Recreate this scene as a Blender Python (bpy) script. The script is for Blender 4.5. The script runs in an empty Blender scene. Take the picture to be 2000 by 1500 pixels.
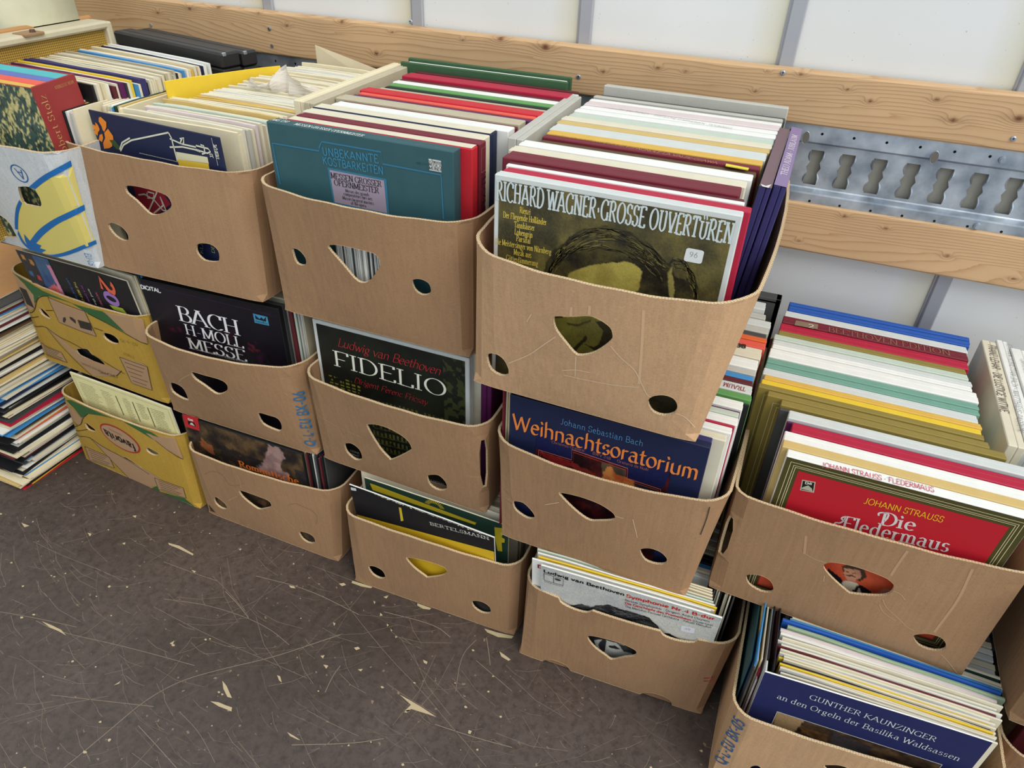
import bpy, math, random
import numpy as np
from mathutils import Vector, Matrix
from mathutils.geometry import delaunay_2d_cdt

# ------------------------------------------------------------ camera, light, exposure
scene = bpy.context.scene
col = scene.collection
cam_d = bpy.data.cameras.new('camera'); cam = bpy.data.objects.new('camera', cam_d); col.objects.link(cam)
CR, CU, CF = ([0.9257,0.377,0.0303], [-0.242436,0.529896,0.812672], [-0.290332,0.759646,-0.581933])
CF = Vector(CF).normalized(); CU = Vector(CU); CR = CF.cross(CU).normalized(); CU = CR.cross(CF)
cam.matrix_world = Matrix(((CR.x, CU.x, -CF.x, 1.6825), (CR.y, CU.y, -CF.y, -0.8504), (CR.z, CU.z, -CF.z, 1.3072), (0, 0, 0, 1)))
cam_d.sensor_width = 36; cam_d.sensor_fit = 'HORIZONTAL'; cam_d.lens = 25.0631
cam_d.clip_start = .01
scene.camera = cam
w = bpy.data.worlds.new('World'); scene.world = w; w.use_nodes = True
nt = w.node_tree; bg = nt.nodes['Background']
bg.inputs[0].default_value = (.83, .92, 1, 1); bg.inputs[1].default_value = .88
sun_d = bpy.data.lights.new('sun', 'SUN'); sun_d.energy = 1.7; sun_d.angle = math.radians(38); sun_d.color = (1, .95, .87)
sun = bpy.data.objects.new('sun', sun_d); col.objects.link(sun)
sun.rotation_euler = Vector((-.7, .42, -.8)).to_track_quat('-Z', 'Y').to_euler()
scene.view_settings.view_transform = 'Standard'; scene.view_settings.look = 'None'
scene.view_settings.gamma = 1; scene.view_settings.exposure = 0.28; scene.view_settings.use_curve_mapping = False
RND = random.Random(7)

# ------------------------------------------------------------ helpers
def lin(c):
    if isinstance(c, str): c = PAL[c]
    return tuple(((v / 255) / 12.92 if v / 255 <= .04045 else ((v / 255 + .055) / 1.055) ** 2.4) for v in c)
PAL = dict(white=(232, 232, 226), cream=(226, 214, 180), ivory=(218, 210, 186), grey=(186, 184, 174), beige=(186, 176, 150), darkgrey=(70, 70, 70),
    black=(20, 20, 23), red=(196, 32, 44), crimson=(176, 26, 58), burgundy=(112, 26, 42), maroon=(92, 30, 36), coral=(222, 90, 74), orange=(218, 100, 46),
    yellow=(226, 192, 50), mustard=(214, 172, 76), tan=(204, 176, 112), gold=(140, 122, 56), olive=(78, 70, 40), brown=(92, 70, 46), green=(96, 152, 84), darkgreen=(34, 62, 50),
    sage=(150, 172, 142), seagreen=(112, 158, 140), palegreen=(190, 202, 186), teal=(46, 86, 92), cyan=(74, 176, 180), skyblue=(64, 138, 196), blue=(32, 84, 168), navy=(20, 29, 64), indigo=(52, 48, 100),
    lilac=(128, 110, 150), mauve=(104, 74, 84), purple=(88, 22, 76), pink=(220, 170, 168), palepink=(214, 200, 198), silver=(204, 208, 204), periwinkle=(92, 108, 176))
MATS = {}
def nodes(m):
    m.use_nodes = True; nt = m.node_tree; return nt, nt.nodes, nt.links, nt.nodes['Principled BSDF']
def paper(c, rough=.55, bump=.15, var=.06, key='paper'):
    k = (key, str(c), rough)
    if k in MATS: return MATS[k]
    m = bpy.data.materials.new('%s_%s' % (key, c if isinstance(c, str) else 'ink')); nt, N, L, P = nodes(m)
    c = lin(c)
    tc = N.new('ShaderNodeTexCoord'); n = N.new('ShaderNodeTexNoise'); n.inputs['Scale'].default_value = 45; n.inputs['Detail'].default_value = 6
    L.new(tc.outputs['Object'], n.inputs['Vector'])
    mx = N.new('ShaderNodeMix'); mx.data_type = 'RGBA'; L.new(n.outputs['Fac'], mx.inputs[0])
    mx.inputs[6].default_value = (*[v * (1 - var * 2) for v in c], 1); mx.inputs[7].default_value = (*[min(1, v * (1 + var) + .004) for v in c], 1)
    L.new(mx.outputs[2], P.inputs['Base Color']); P.inputs['Roughness'].default_value = rough
    P.inputs['Specular IOR Level'].default_value = .35
    b = N.new('ShaderNodeBump'); b.inputs['Strength'].default_value = bump; b.inputs['Distance'].default_value = .0006
    n2 = N.new('ShaderNodeTexNoise'); n2.inputs['Scale'].default_value = 300; L.new(tc.outputs['Object'], n2.inputs['Vector'])
    L.new(n2.outputs['Fac'], b.inputs['Height']); L.new(b.outputs[0], P.inputs['Normal'])
    MATS[k] = m; return m
def ink(c, rough=.5):
    k = ('ink', str(c))
    if k in MATS: return MATS[k]
    m = bpy.data.materials.new('print_ink'); nt, N, L, P = nodes(m)
    P.inputs['Base Color'].default_value = (*lin(c), 1); P.inputs['Roughness'].default_value = rough; P.inputs['Specular IOR Level'].default_value = .3
    MATS[k] = m; return m
def picture_mat():
    if 'pic' in MATS: return MATS['pic']
    m = bpy.data.materials.new('printed_picture'); nt, N, L, P = nodes(m)
    a = N.new('ShaderNodeAttribute'); a.attribute_name = 'Col'; L.new(a.outputs['Color'], P.inputs['Base Color']); P.inputs['Roughness'].default_value = .45
    P.inputs['Specular IOR Level'].default_value = .35
    MATS['pic'] = m; return m
def cardboard(c, key='board'):
    k = (key, str(c))
    if k in MATS: return MATS[k]
    m = bpy.data.materials.new('kraft_cardboard'); nt, N, L, P = nodes(m); c = lin(c)
    tc = N.new('ShaderNodeTexCoord')
    def noise(sc, scale, det=5, rough=.6):
        mp = N.new('ShaderNodeMapping'); mp.inputs['Scale'].default_value = sc; L.new(tc.outputs['Object'], mp.inputs[0])
        n = N.new('ShaderNodeTexNoise'); n.inputs['Scale'].default_value = scale; n.inputs['Detail'].default_value = det; n.inputs['Roughness'].default_value = rough
        L.new(mp.outputs[0], n.inputs['Vector']); return n.outputs['Fac']
    big = noise((1, 1, 1), 5); fib = noise((1, 1, 4), 160, 4, .7); flute = noise((170, 170, 1.5), 1, 1); fine = noise((1, 1, 1), 520, 2)
    def mix(f, a, b, blend='MIX', fac=None):
        x = N.new('ShaderNodeMix'); x.data_type = 'RGBA'; x.blend_type = blend
        if fac is None: L.new(f, x.inputs[0])
        else: x.inputs[0].default_value = fac
        for i, v in ((6, a), (7, b)):
            if isinstance(v, tuple): x.inputs[i].default_value = (*v, 1)
            else: L.new(v, x.inputs[i])
        return x.outputs[2]
    def ramp(f, a, b):
        r = N.new('ShaderNodeMapRange'); r.inputs[1].default_value = a; r.inputs[2].default_value = b; L.new(f, r.inputs[0]); return r.outputs[0]
    base = mix(ramp(big, .3, .7), tuple(v * .86 for v in c), tuple(min(1, v * 1.12) for v in c))
    base = mix(ramp(fib, .52, .75), base, tuple(min(1, v * 1.3) for v in c))
    base = mix(ramp(fine, .5, .8), base, tuple(v * .74 for v in c))
    base = mix(ramp(flute, .35, .75), base, mix(None, base, tuple(min(1, v * 1.18) for v in c), 'MIX', .5))
    L.new(base, P.inputs['Base Color']); P.inputs['Roughness'].default_value = .72; P.inputs['Specular IOR Level'].default_value = .25
    b = N.new('ShaderNodeBump'); b.inputs['Strength'].default_value = .35; b.inputs['Distance'].default_value = .0015
    ad = N.new('ShaderNodeMath'); ad.operation = 'ADD'; L.new(flute, ad.inputs[0]); L.new(big, ad.inputs[1])
    L.new(ad.outputs[0], b.inputs['Height']); L.new(b.outputs[0], P.inputs['Normal'])
    MATS[k] = m; return m
def corrugated():
    if 'corr' in MATS: return MATS['corr']
    m = bpy.data.materials.new('corrugated_edge'); nt, N, L, P = nodes(m)
    uv = N.new('ShaderNodeUVMap'); uv.uv_map = 'UVMap'; sp = N.new('ShaderNodeSeparateXYZ'); L.new(uv.outputs[0], sp.inputs[0])
    def M(op, a, b=None, c=None):
        n = N.new('ShaderNodeMath'); n.operation = op
        for i, v in enumerate((a, b, c)):
            if v is None: continue
            if isinstance(v, (int, float)): n.inputs[i].default_value = v
            else: L.new(v, n.inputs[i])
        return n.outputs[0]
    v2 = M('FRACT', M('MULTIPLY', sp.outputs[1], 2)); tri = M('PINGPONG', M('MULTIPLY', sp.outputs[0], 1 / .0038), 1)
    d = M('ABSOLUTE', M('SUBTRACT', v2, M('MULTIPLY_ADD', tri, .7, .15)))
    liner = M('LESS_THAN', M('MINIMUM', v2, M('SUBTRACT', 1, v2)), .2)
    wavy = M('LESS_THAN', d, .24); solid = M('MAXIMUM', liner, wavy)
    mx = N.new('ShaderNodeMix'); mx.data_type = 'RGBA'; L.new(solid, mx.inputs[0])
    mx.inputs[6].default_value = (*lin((70, 50, 32)), 1); mx.inputs[7].default_value = (*lin((224, 196, 154)), 1)
    L.new(mx.outputs[2], P.inputs['Base Color']); P.inputs['Roughness'].default_value = .8
    MATS['corr'] = m; return m

def tag(o, label=None, cat=None, group=None, kind=None):
    for k, v in (('label', label), ('category', cat), ('group', group), ('kind', kind)):
        if v: o[k] = v
    return o
def link_mesh(name, verts, faces, mats, parent=None, mi=None, loc=None, smooth=False, uvs=None):
    me = bpy.data.meshes.new(name); me.from_pydata([tuple(v) for v in verts], [], faces)
    for m in (mats if isinstance(mats, (list, tuple)) else [mats]): me.materials.append(m)
    if mi is not None: me.polygons.foreach_set('material_index', mi)
    if smooth: me.polygons.foreach_set('use_smooth', [True] * len(me.polygons))
    if uvs is not None:
        l = me.uv_layers.new(name='UVMap')
        l.data.foreach_set('uv', [c for f in uvs for p in f for c in p])
    me.update()
    o = bpy.data.objects.new(name, me); col.objects.link(o)
    if parent: o.parent = parent
    if loc: o.location = loc
    return o
def empty(name, loc, rz=0):
    o = bpy.data.objects.new(name, None); col.objects.link(o); o.location = loc; o.rotation_euler = (0, 0, rz); o.empty_display_size = .05
    return o
def solid_verts(x0, x1, y0, y1, z0, z1, b=.001):
    """a box with chamfered edges: 24 vertices"""
    vs = []; fs = []
    X = (x0, x1); Y = (y0, y1); Z = (z0, z1); b = min(b, (x1 - x0) * .45, (y1 - y0) * .45, (z1 - z0) * .45)
    idx = {}
    for i in (0, 1):
        for j in (0, 1):
            for k in (0, 1):
                sx, sy, sz = (b if i == 0 else -b), (b if j == 0 else -b), (b if k == 0 else -b)
                idx[i, j, k, 0] = len(vs); vs.append((X[i], Y[j] + sy, Z[k] + sz))
                idx[i, j, k, 1] = len(vs); vs.append((X[i] + sx, Y[j], Z[k] + sz))
                idx[i, j, k, 2] = len(vs); vs.append((X[i] + sx, Y[j] + sy, Z[k]))
    R = ((0, 0), (1, 0), (1, 1), (0, 1))
    for i in (0, 1): f = [idx[i, a, c, 0] for a, c in R]; fs.append(f if i else f[::-1])
    for j in (0, 1): f = [idx[a, j, c, 1] for a, c in R]; fs.append(f[::-1] if j else f)
    for k in (0, 1): f = [idx[a, c, k, 2] for a, c in R]; fs.append(f if k else f[::-1])
    for a in (0, 1):
        for c in (0, 1):
            s = (a ^ c)
            f = [idx[a, c, 0, 0], idx[a, c, 0, 1], idx[a, c, 1, 1], idx[a, c, 1, 0]]; fs.append(f if not s else f[::-1])
            f = [idx[a, 0, c, 0], idx[a, 0, c, 2], idx[a, 1, c, 2], idx[a, 1, c, 0]]; fs.append(f[::-1] if not s else f)
            f = [idx[0, a, c, 1], idx[0, a, c, 2], idx[1, a, c, 2], idx[1, a, c, 1]]; fs.append(f if not s else f[::-1])
    for i in (0, 1):
        for j in (0, 1):
            for k in (0, 1):
                f = [idx[i, j, k, 0], idx[i, j, k, 1], idx[i, j, k, 2]]
                fs.append(f if (i + j + k) % 2 else f[::-1])
    return vs, fs
class MB:
    def __init__(s): s.v = []; s.f = []; s.m = []
    def add(s, vs, fs, m=0):
        n = len(s.v); s.v += [tuple(v) for v in vs]; s.f += [[i + n for i in f] for f in fs]; s.m += [m] * len(fs)
    def box(s, *a, m=0, b=.001): s.add(*solid_verts(*a, b=b), m)
    def tube(s, pts, r, n=8, m=0, caps=True):
        pts = [Vector(p) for p in pts]; vs = []; fs = []
        for i, p in enumerate(pts):
            d = (pts[min(i + 1, len(pts) - 1)] - pts[max(i - 1, 0)]).normalized()
            a = d.orthogonal().normalized() if i == 0 else (a - d * a.dot(d)).normalized(); b_ = d.cross(a)
            rr = r[i] if isinstance(r, (list, tuple)) else r
            vs += [p + (a * math.cos(t) + b_ * math.sin(t)) * rr for t in [2 * math.pi * k / n for k in range(n)]]
        for i in range(len(pts) - 1):
            fs += [[i * n + k, i * n + (k + 1) % n, (i + 1) * n + (k + 1) % n, (i + 1) * n + k] for k in range(n)]
        if caps: fs += [list(range(n))[::-1], [(len(pts) - 1) * n + k for k in range(n)]]
        s.add(vs, fs, m)
    def build(s, name, mats, parent=None, loc=None, smooth=False): return link_mesh(name, s.v, s.f, mats, parent, s.m, loc, smooth)

# flat print: frames turn (u, v, off) on a face into a point
def frame(o, ux, vx, nx):
    o, ux, vx, nx = Vector(o), Vector(ux), Vector(vx), Vector(nx)
    return lambda u, v, off=.0004: o + ux * u + vx * v + nx * off
def FRONT(x, y, z): return frame((x, y, z), (1, 0, 0), (0, 0, 1), (0, -1, 0))   # a face looking at -y; u = x, v = z
def TOP(x, y, z): return frame((x, y, z), (1, 0, 0), (0, 1, 0), (0, 0, 1))
def SIDE(x, y, z): return frame((x, y, z), (0, 1, 0), (0, 0, 1), (1, 0, 0))

def flat(name, polys, fr, mat, parent, off=.0004):
    vs = []; fs = []
    for p in polys:
        n = len(vs); vs += [fr(a, b, off) for a, b in p]; fs.append(list(range(n, n + len(p))))
    return link_mesh(name, vs, fs, mat, parent)
def pip(Q, poly):
    """which points lie inside a polygon"""
    Pn = np.array([tuple(p)[:2] for p in poly], float); A, B = Pn, np.roll(Pn, -1, 0); x, y = Q[..., 0:1], Q[..., 1:2]
    c = ((A[:, 1] > y) != (B[:, 1] > y)) & (x < (B[:, 0] - A[:, 0]) * (y - A[:, 1]) / (B[:, 1] - A[:, 1] + 1e-15) + A[:, 0])
    return c.sum(-1) % 2 == 1
def cdt_region(outer, holes, step=None):
    loops = [outer] + holes; vs = []; es = []
    for lp in loops:
        n = len(vs); vs += [Vector(p) for p in lp]; es += [(n + i, n + (i + 1) % len(lp)) for i in range(len(lp))]
    if step:
        xs = [p[0] for p in outer]; ys = [p[1] for p in outer]
        a = min(xs) + step / 2
        while a < max(xs):
            b = min(ys) + step / 2
            while b < max(ys): vs.append(Vector((a, b))); b += step
            a += step
    r = delaunay_2d_cdt(vs, es, [], 0, 1e-7); V_ = r[0]; F_ = [list(f) for f in r[2]]
    if not F_: return V_, F_
    C_ = np.array([[sum(V_[i][k] for i in f) / len(f) for k in (0, 1)] for f in F_]); keep = pip(C_, outer)
    for h in holes: keep &= ~pip(C_, h)
    return V_, [f for f, k in zip(F_, keep) if k]
def decal(name, loops, fr, mat, parent, off=.0005, step=None):
    """filled outlines (first loop outer, rest holes, or many separate outers) printed on a face"""
    vs = []; fs = []
    for lp in loops:
        hs = []
        if isinstance(lp, tuple): lp, hs = lp
        V_, F_ = cdt_region(lp, hs, step); n = len(vs)
        vs += [fr(p[0], p[1], off) for p in V_]; fs += [[i + n for i in f] for f in F_]
    return link_mesh(name, vs, fs, mat, parent)
def stroke_polys(pts, w, sub=None):
    """a line of width w as quads"""
    P = [Vector(p) for p in pts]
    if sub:
        Q = [P[0]]
        for a, b in zip(P, P[1:]):
            n = max(1, int((b - a).length / sub)); Q += [a.lerp(b, (i + 1) / n) for i in range(n)]
        P = Q
    L_ = []
    for i, p in enumerate(P):
        d = (P[min(i + 1, len(P) - 1)] - P[max(i - 1, 0)]); d = d.normalized() if d.length > 1e-9 else Vector((1, 0)); nn = Vector((-d.y, d.x))
        ww = w[min(i, len(w) - 1)] if isinstance(w, (list, tuple)) else w
        L_.append((p - nn * ww / 2, p + nn * ww / 2))
    return [[a[0], b[0], b[1], a[1]] for a, b in zip(L_, L_[1:])]
def ell(cx, cy, rx, ry, n=28, a=0):
    c, s = math.cos(a), math.sin(a)
    return [(cx + rx * math.cos(t) * c - ry * math.sin(t) * s, cy + rx * math.cos(t) * s + ry * math.sin(t) * c) for t in [2 * math.pi * k / n for k in range(n)]]
def smooth_loop(pts, it=2):
    for _ in range(it):
        q = []
        for a, b in zip(pts, pts[1:] + pts[:1]):
            q += [tuple(i * .75 + j * .25 for i, j in zip(a, b)), tuple(i * .25 + j * .75 for i, j in zip(a, b))]
        pts = q
    return pts
def spline_loop(P, k=4):
    out = []; n = len(P)
    for i in range(n):
        a, b, c, d = (Vector(P[(i + j) % n]) for j in (-1, 0, 1, 2))
        for m in range(k):
            t = m / k; p = .5 * ((2 * b) + (c - a) * t + (2 * a - 5 * b + 4 * c - d) * t * t + (3 * b - a - 3 * c + d) * t ** 3); out.append((p.x, p.y))
    return out
def smooth_line(pts, it=2):
    for _ in range(it):
        q = [pts[0]]
        for a, b in zip(pts, pts[1:]):
            q += [tuple(i * .75 + j * .25 for i, j in zip(a, b)), tuple(i * .25 + j * .75 for i, j in zip(a, b))]
        pts = q + [pts[-1]]
    return pts

# ------------------------------------------------------------ lettering
GL = {}
def _g(s):
    for line in s.strip().split('\n'):
        k, w_, st = line.split('|'); strokes = []
        for q in st.split(';'):
            pts = []
            for t in q.split():
                if t.startswith('a'):
                    cx, cy, rx, ry, a0, a1 = map(float, t[1:].split(',')); n = max(5, int(abs(a1 - a0) / 14))
                    pts += [(cx + rx * math.cos(math.radians(a0 + (a1 - a0) * i / n)), cy + ry * math.sin(math.radians(a0 + (a1 - a0) * i / n))) for i in range(n + 1)]
                else: pts.append(tuple(map(float, t.split(','))))
            strokes.append(pts)
        GL[k] = (float(w_), strokes)
_g('''A|.72|0,0 .34,1;.34,1 .7,0;.12,.33 .58,.33
B|.6|.1,0 .1,1;.1,1 .32,1 a.32,.76,.2,.24,90,-90 .1,.52;.1,.52 .34,.52 a.34,.26,.25,.26,90,-90 .1,0
C|.68|a.4,.5,.36,.5,48,312;.64,.98 .64,.72
D|.68|.1,0 .1,1;.1,1 .28,1 a.28,.5,.38,.5,90,-90 .1,0
E|.58|.1,0 .1,1;.1,1 .54,1 .54,.84;.1,.52 .44,.52;.1,0 .56,0 .56,.17
F|.54|.1,0 .1,1;.1,1 .54,1 .54,.82;.1,.5 .42,.5
G|.74|a.4,.5,.36,.5,48,330;.66,.42 .66,0;.64,.98 .64,.74
H|.74|.1,0 .1,1;.62,0 .62,1;.1,.52 .62,.52
I|.24|.12,0 .12,1
J|.4|.28,1 .28,.18 a.12,.18,.16,.18,0,-140
K|.68|.1,0 .1,1;.1,.42 .6,1;.24,.56 .66,0
L|.54|.1,0 .1,1;.1,0 .54,0 .54,.2
M|.86|.1,0 .1,1;.1,1 .43,.1;.43,.1 .76,1;.76,1 .76,0
N|.74|.1,0 .1,1;.1,1 .64,0;.64,0 .64,1
O|.78|a.39,.5,.35,.5,0,360
P|.58|.1,0 .1,1;.1,1 .32,1 a.32,.73,.22,.27,90,-90 .1,.46
Q|.78|a.39,.5,.35,.5,0,360;.42,.2 .74,-.14
R|.66|.1,0 .1,1;.1,1 .32,1 a.32,.75,.2,.25,90,-90 .1,.5;.3,.5 .64,0
S|.54|.46,.98 .46,.78;a.27,.75,.2,.25,40,250;a.27,.26,.22,.26,75,-140;.06,.02 .06,.24
T|.62|.31,0 .31,1;.02,.82 .02,1 .6,1 .6,.82
U|.72|.12,1 .12,.3 a.36,.3,.24,.3,180,360 .6,1
V|.7|.02,1 .36,0;.36,0 .68,1
W|1.0|.03,1 .27,0;.27,0 .49,.92;.49,.92 .72,0;.72,0 .95,1
X|.68|.03,1 .65,0;.65,1 .03,0
Y|.66|.02,1 .33,.48 .33,0;.33,.48 .64,1
Z|.6|.06,.84 .06,1 .56,1 .04,0 .57,0 .57,.18
a|.52|a.23,.2,.17,.2,60,300;a.22,.47,.16,.18,150,0 .38,.12 a.46,.1,.08,.1,180,320
b|.54|.1,0 .1,1.03;a.28,.32,.2,.32,130,-130
c|.46|a.26,.32,.2,.33,50,310
d|.56|.44,0 .44,1.03;a.26,.32,.2,.32,50,310
e|.48|.08,.37 .43,.37 a.25,.37,.18,.28,0,180 a.26,.32,.2,.32,180,315
f|.34|.14,0 .14,.82 a.28,.84,.14,.19,180,60;.02,.62 .3,.62
g|.52|a.24,.4,.16,.24,0,360;.38,.6 .5,.64;.16,.2 .12,.06 .4,.02 a.26,-.12,.2,.14,60,-270
h|.56|.1,0 .1,1.03;.1,.46 a.28,.44,.17,.2,150,0 .45,0
i|.22|.11,0 .11,.64;.09,.86 .13,.9
j|.24|.13,.64 .13,-.12 a.03,-.12,.1,.14,0,-110;.11,.86 .15,.9
k|.54|.1,0 .1,1.03;.12,.28 .42,.64;.22,.4 .5,0
l|.22|.11,0 .11,1.03
m|.82|.1,0 .1,.64;.1,.48 a.25,.46,.15,.19,150,0 .4,0;.4,.48 a.56,.46,.15,.19,150,0 .71,0
n|.56|.1,0 .1,.64;.1,.46 a.28,.44,.17,.2,150,0 .45,0
o|.52|a.26,.32,.21,.33,0,360
p|.54|.1,-.3 .1,.64;a.28,.32,.2,.32,130,-130
r|.38|.1,0 .1,.64;.1,.42 .2,.6 .34,.58
s|.42|a.21,.48,.14,.16,30,240;a.21,.17,.15,.17,70,-150
t|.34|.14,.88 .14,.14 a.25,.13,.11,.13,180,310;.02,.62 .3,.62
u|.56|.1,.64 .1,.2 a.27,.2,.17,.2,180,330;.45,.64 .45,0
v|.48|.02,.64 .24,0;.24,0 .46,.64
w|.7|.02,.64 .2,0;.2,0 .35,.6;.35,.6 .5,0;.5,0 .67,.64
x|.48|.03,.64 .44,0;.44,.64 .03,0
y|.48|.02,.64 .24,.02;.46,.64 .2,-.26 .06,-.3
z|.44|.04,.64 .4,.64 .04,0 .42,0
-|.36|.05,.38 .31,.38
.|.2|.08,.02 .13,.05
,|.2|.1,.05 .06,-.12
*|.3|.11,.42 .18,.46
/|.4|.02,-.05 .38,1
(|.28|a.3,.45,.2,.6,130,230
)|.28|a-.02,.45,.2,.6,50,-50
&|.7|a.3,.76,.16,.22,-60,250 .64,0;a.3,.25,.24,.27,110,320 .66,.5
0|.56|a.28,.5,.22,.5,0,360
1|.36|.06,.8 .2,1 .2,0
2|.54|a.26,.72,.2,.28,160,-40 .06,0 .5,0
3|.52|a.24,.76,.18,.24,150,-80;a.24,.27,.22,.27,80,-150
4|.56|.4,0 .4,1 .04,.3 .52,.3
5|.52|.46,1 .12,1 .1,.56 a.25,.32,.22,.32,130,-140
6|.54|.4,1 .12,.5;a.28,.3,.2,.3,0,360
7|.52|.04,1 .48,1 .18,0
8|.54|a.27,.75,.17,.24,0,360;a.27,.26,.22,.26,0,360
9|.54|a.27,.7,.2,.3,0,360;.47,.7 .36,.2 .14,0''')
STY = dict(  # (thick, thin, nib angle, serif, slant, spacing)
    didone=(.15, .025, 0, .07, 0, .08), roman=(.13, .04, 10, .06, 0, .09), bold=(.19, .055, 6, .05, 0, .09), slab=(.15, .08, 0, .1, 0, .14),
    condensed=(.27, .08, 0, .045, 0, .11), display=(.15, .15, 0, 0, 0, .12), script=(.1, .03, 38, 0, .28, .0), blackletter=(.2, .05, 42, 0, .0, .02), sans=(.1, .1, 0, 0, 0, .06),
    heavy=(.2, .2, 0, 0, 0, .08), light=(.055, .055, 0, 0, 0, .08), italic=(.1, .04, 25, 0, .22, .05), stencil=(.15, .15, 0, 0, 0, .12), fine=(.08, .05, 20, .04, 0, .06))
GC = {}
def glyph(ch, style):
    """one letter as clean triangles: (points, faces, advance)"""
    if (ch, style) in GC: return GC[ch, style]
    thick, thin, ang, serif, slant, sp = STY[style]; polys = []
    nib = Vector((math.cos(math.radians(ang)), math.sin(math.radians(ang)))) * (thick - thin) / 2
    um = ch in 'ÄÖÜäöüéë'; base = {'Ä': 'A', 'Ö': 'O', 'Ü': 'U', 'ä': 'a', 'ö': 'o', 'ü': 'u', 'é': 'e', 'ë': 'e', '·': '*', ':': '.', 'ß': 's'}.get(ch, ch)
    if base not in GL: return (), (), .4
    gw, strokes = GL[base]; strokes = list(strokes)
    if um:
        hy = 1.0 if ch in 'ÄÖÜ' else .84
        if ch in 'ÄÖÜ': strokes = [[(p[0], p[1] * .84) for p in st] for st in strokes]
        strokes += [[(gw * .28, hy), (gw * .28 + .03, hy + .05)], [(gw * .62, hy), (gw * .62 + .03, hy + .05)]]
    for st in strokes:
        P = [Vector(p) for p in st]; dot = len(P) == 2 and (P[1] - P[0]).length < .12; tn = max(thick * .75, .09) if dot else thin
        if dot: P = [P[0] - Vector((tn * .2, 0)), P[1] + Vector((tn * .2, 0))]
        if nib.length > 1e-4 and not dot: polys += [[a - nib, b - nib, b + nib, a + nib] for a, b in zip(P, P[1:])]
        polys += stroke_polys(P, tn + (.03 if dot else 0))
        if serif and not dot:
            for e, o_ in ((P[0], P[1]), (P[-1], P[-2])):
                dy = abs(e.y - o_.y); dx = abs(e.x - o_.x)
                if dy > .25 and dx < dy * .6 and min(abs(e.y - q) for q in (0, 1, .84, 1.03, .64, -.3)) < .02:
                    low = e.y > .5 and base.islower(); w2 = thick / 2 + serif; s1 = thick / 2 if low else w2; h = max(thin, .035); k = 1 if e.y < .3 else -1
                    polys.append([(e.x - w2, e.y), (e.x + s1, e.y), (e.x + s1, e.y + h * k), (e.x - w2, e.y + h * k)])
    vs = []; es = []
    for q in polys:
        n = len(vs); vs += [Vector((p[0], p[1])) for p in q]; es += [(n + i, n + (i + 1) % len(q)) for i in range(len(q))]
    r = delaunay_2d_cdt(vs, es, [], 0, 1e-5); V_ = r[0]; F_ = [list(f) for f in r[2]]
    C_ = np.array([[sum(V_[i][k] for i in f) / len(f) for k in (0, 1)] for f in F_]); keep = np.zeros(len(F_), bool)
    for q in polys: keep |= pip(C_, q)
    out = ([(p[0] + slant * p[1], p[1]) for p in V_], [f for f, k in zip(F_, keep) if k], gw + sp); GC[ch, style] = out
    return out
def lettering(parent, text, fr, a, b, h, style='roman', color='white', off=.0009, name='lettering', up=None):
    """text whose baseline runs from a to b in face coordinates, capitals h high"""
    x = 0; run = []
    for ch in text:
        if ch == ' ': x += .32; continue
        g = glyph(ch, style); run.append((x, g)); x += g[2]
    wd = max(.1, x - STY[style][5]); a = Vector(a); b = Vector(b); d = (b - a) / wd
    n = Vector((-d.y, d.x)).normalized() * h if up is None else Vector(up) * 1.0
    if up is not None: n = n.normalized() * h
    vs = []; fs = []
    for x, (gv, gf, _) in run:
        k = len(vs); vs += [fr(*(a + d * (x + p[0]) + n * p[1]), off) for p in gv]; fs += [[i + k for i in f] for f in gf]
    return link_mesh(name, vs, fs, ink(color), parent)
def shuffled_lines(parent, fr, x0, x1, ys, h, color, seed=1, name='small_print', off=.0008):
    """rows of print too small to read"""
    r = random.Random(seed); q = []
    for y in ys:
        x = x0 + r.random() * .004; e = x1 - r.random() * (x1 - x0) * .3
        while x < e:
            w_ = r.uniform(.8, 3.5) * h; q.append([(x, y), (min(x + w_, e), y), (min(x + w_, e), y + h * .6), (x, y + h * .6)]); x += w_ + h * .6
    return flat(name, q, fr, ink(color), parent, off)

def rounded(q, k=.14):
    out = []
    for i, p in enumerate(q):
        a, b = Vector(q[i - 1]), Vector(q[(i + 1) % len(q)]); p = Vector(p); out += [p.lerp(a, k), p.lerp(a, k * .3).lerp(b, k * .3), p.lerp(b, k)]
    return out
# numpy painting
def vnoise(U, V, seed=0):
    r = np.random.RandomState(seed); T = r.rand(64, 64)
    u = np.floor(U).astype(int); v = np.floor(V).astype(int); fu = U - u; fv = V - v
    fu = fu * fu * (3 - 2 * fu); fv = fv * fv * (3 - 2 * fv); g = lambda i, j: T[i % 64, j % 64]
    return (g(u, v) * (1 - fu) + g(u + 1, v) * fu) * (1 - fv) + (g(u, v + 1) * (1 - fu) + g(u + 1, v + 1) * fu) * fv
def fbm(U, V, s, seed=0, o=4):
    t = 0; a = .5
    for i in range(o): t = t + a * vnoise(U * s * 2 ** i + 7.3 * i, V * s * 2 ** i + 3.1 * i, seed + i); a *= .5
    return t / (1 - .5 ** o)
def mixc(A, c, m): return A * (1 - m[..., None]) + np.array(c, float) * m[..., None]
def sstep(x, a, b): t = np.clip((x - a) / (b - a), 0, 1); return t * t * (3 - 2 * t)
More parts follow.
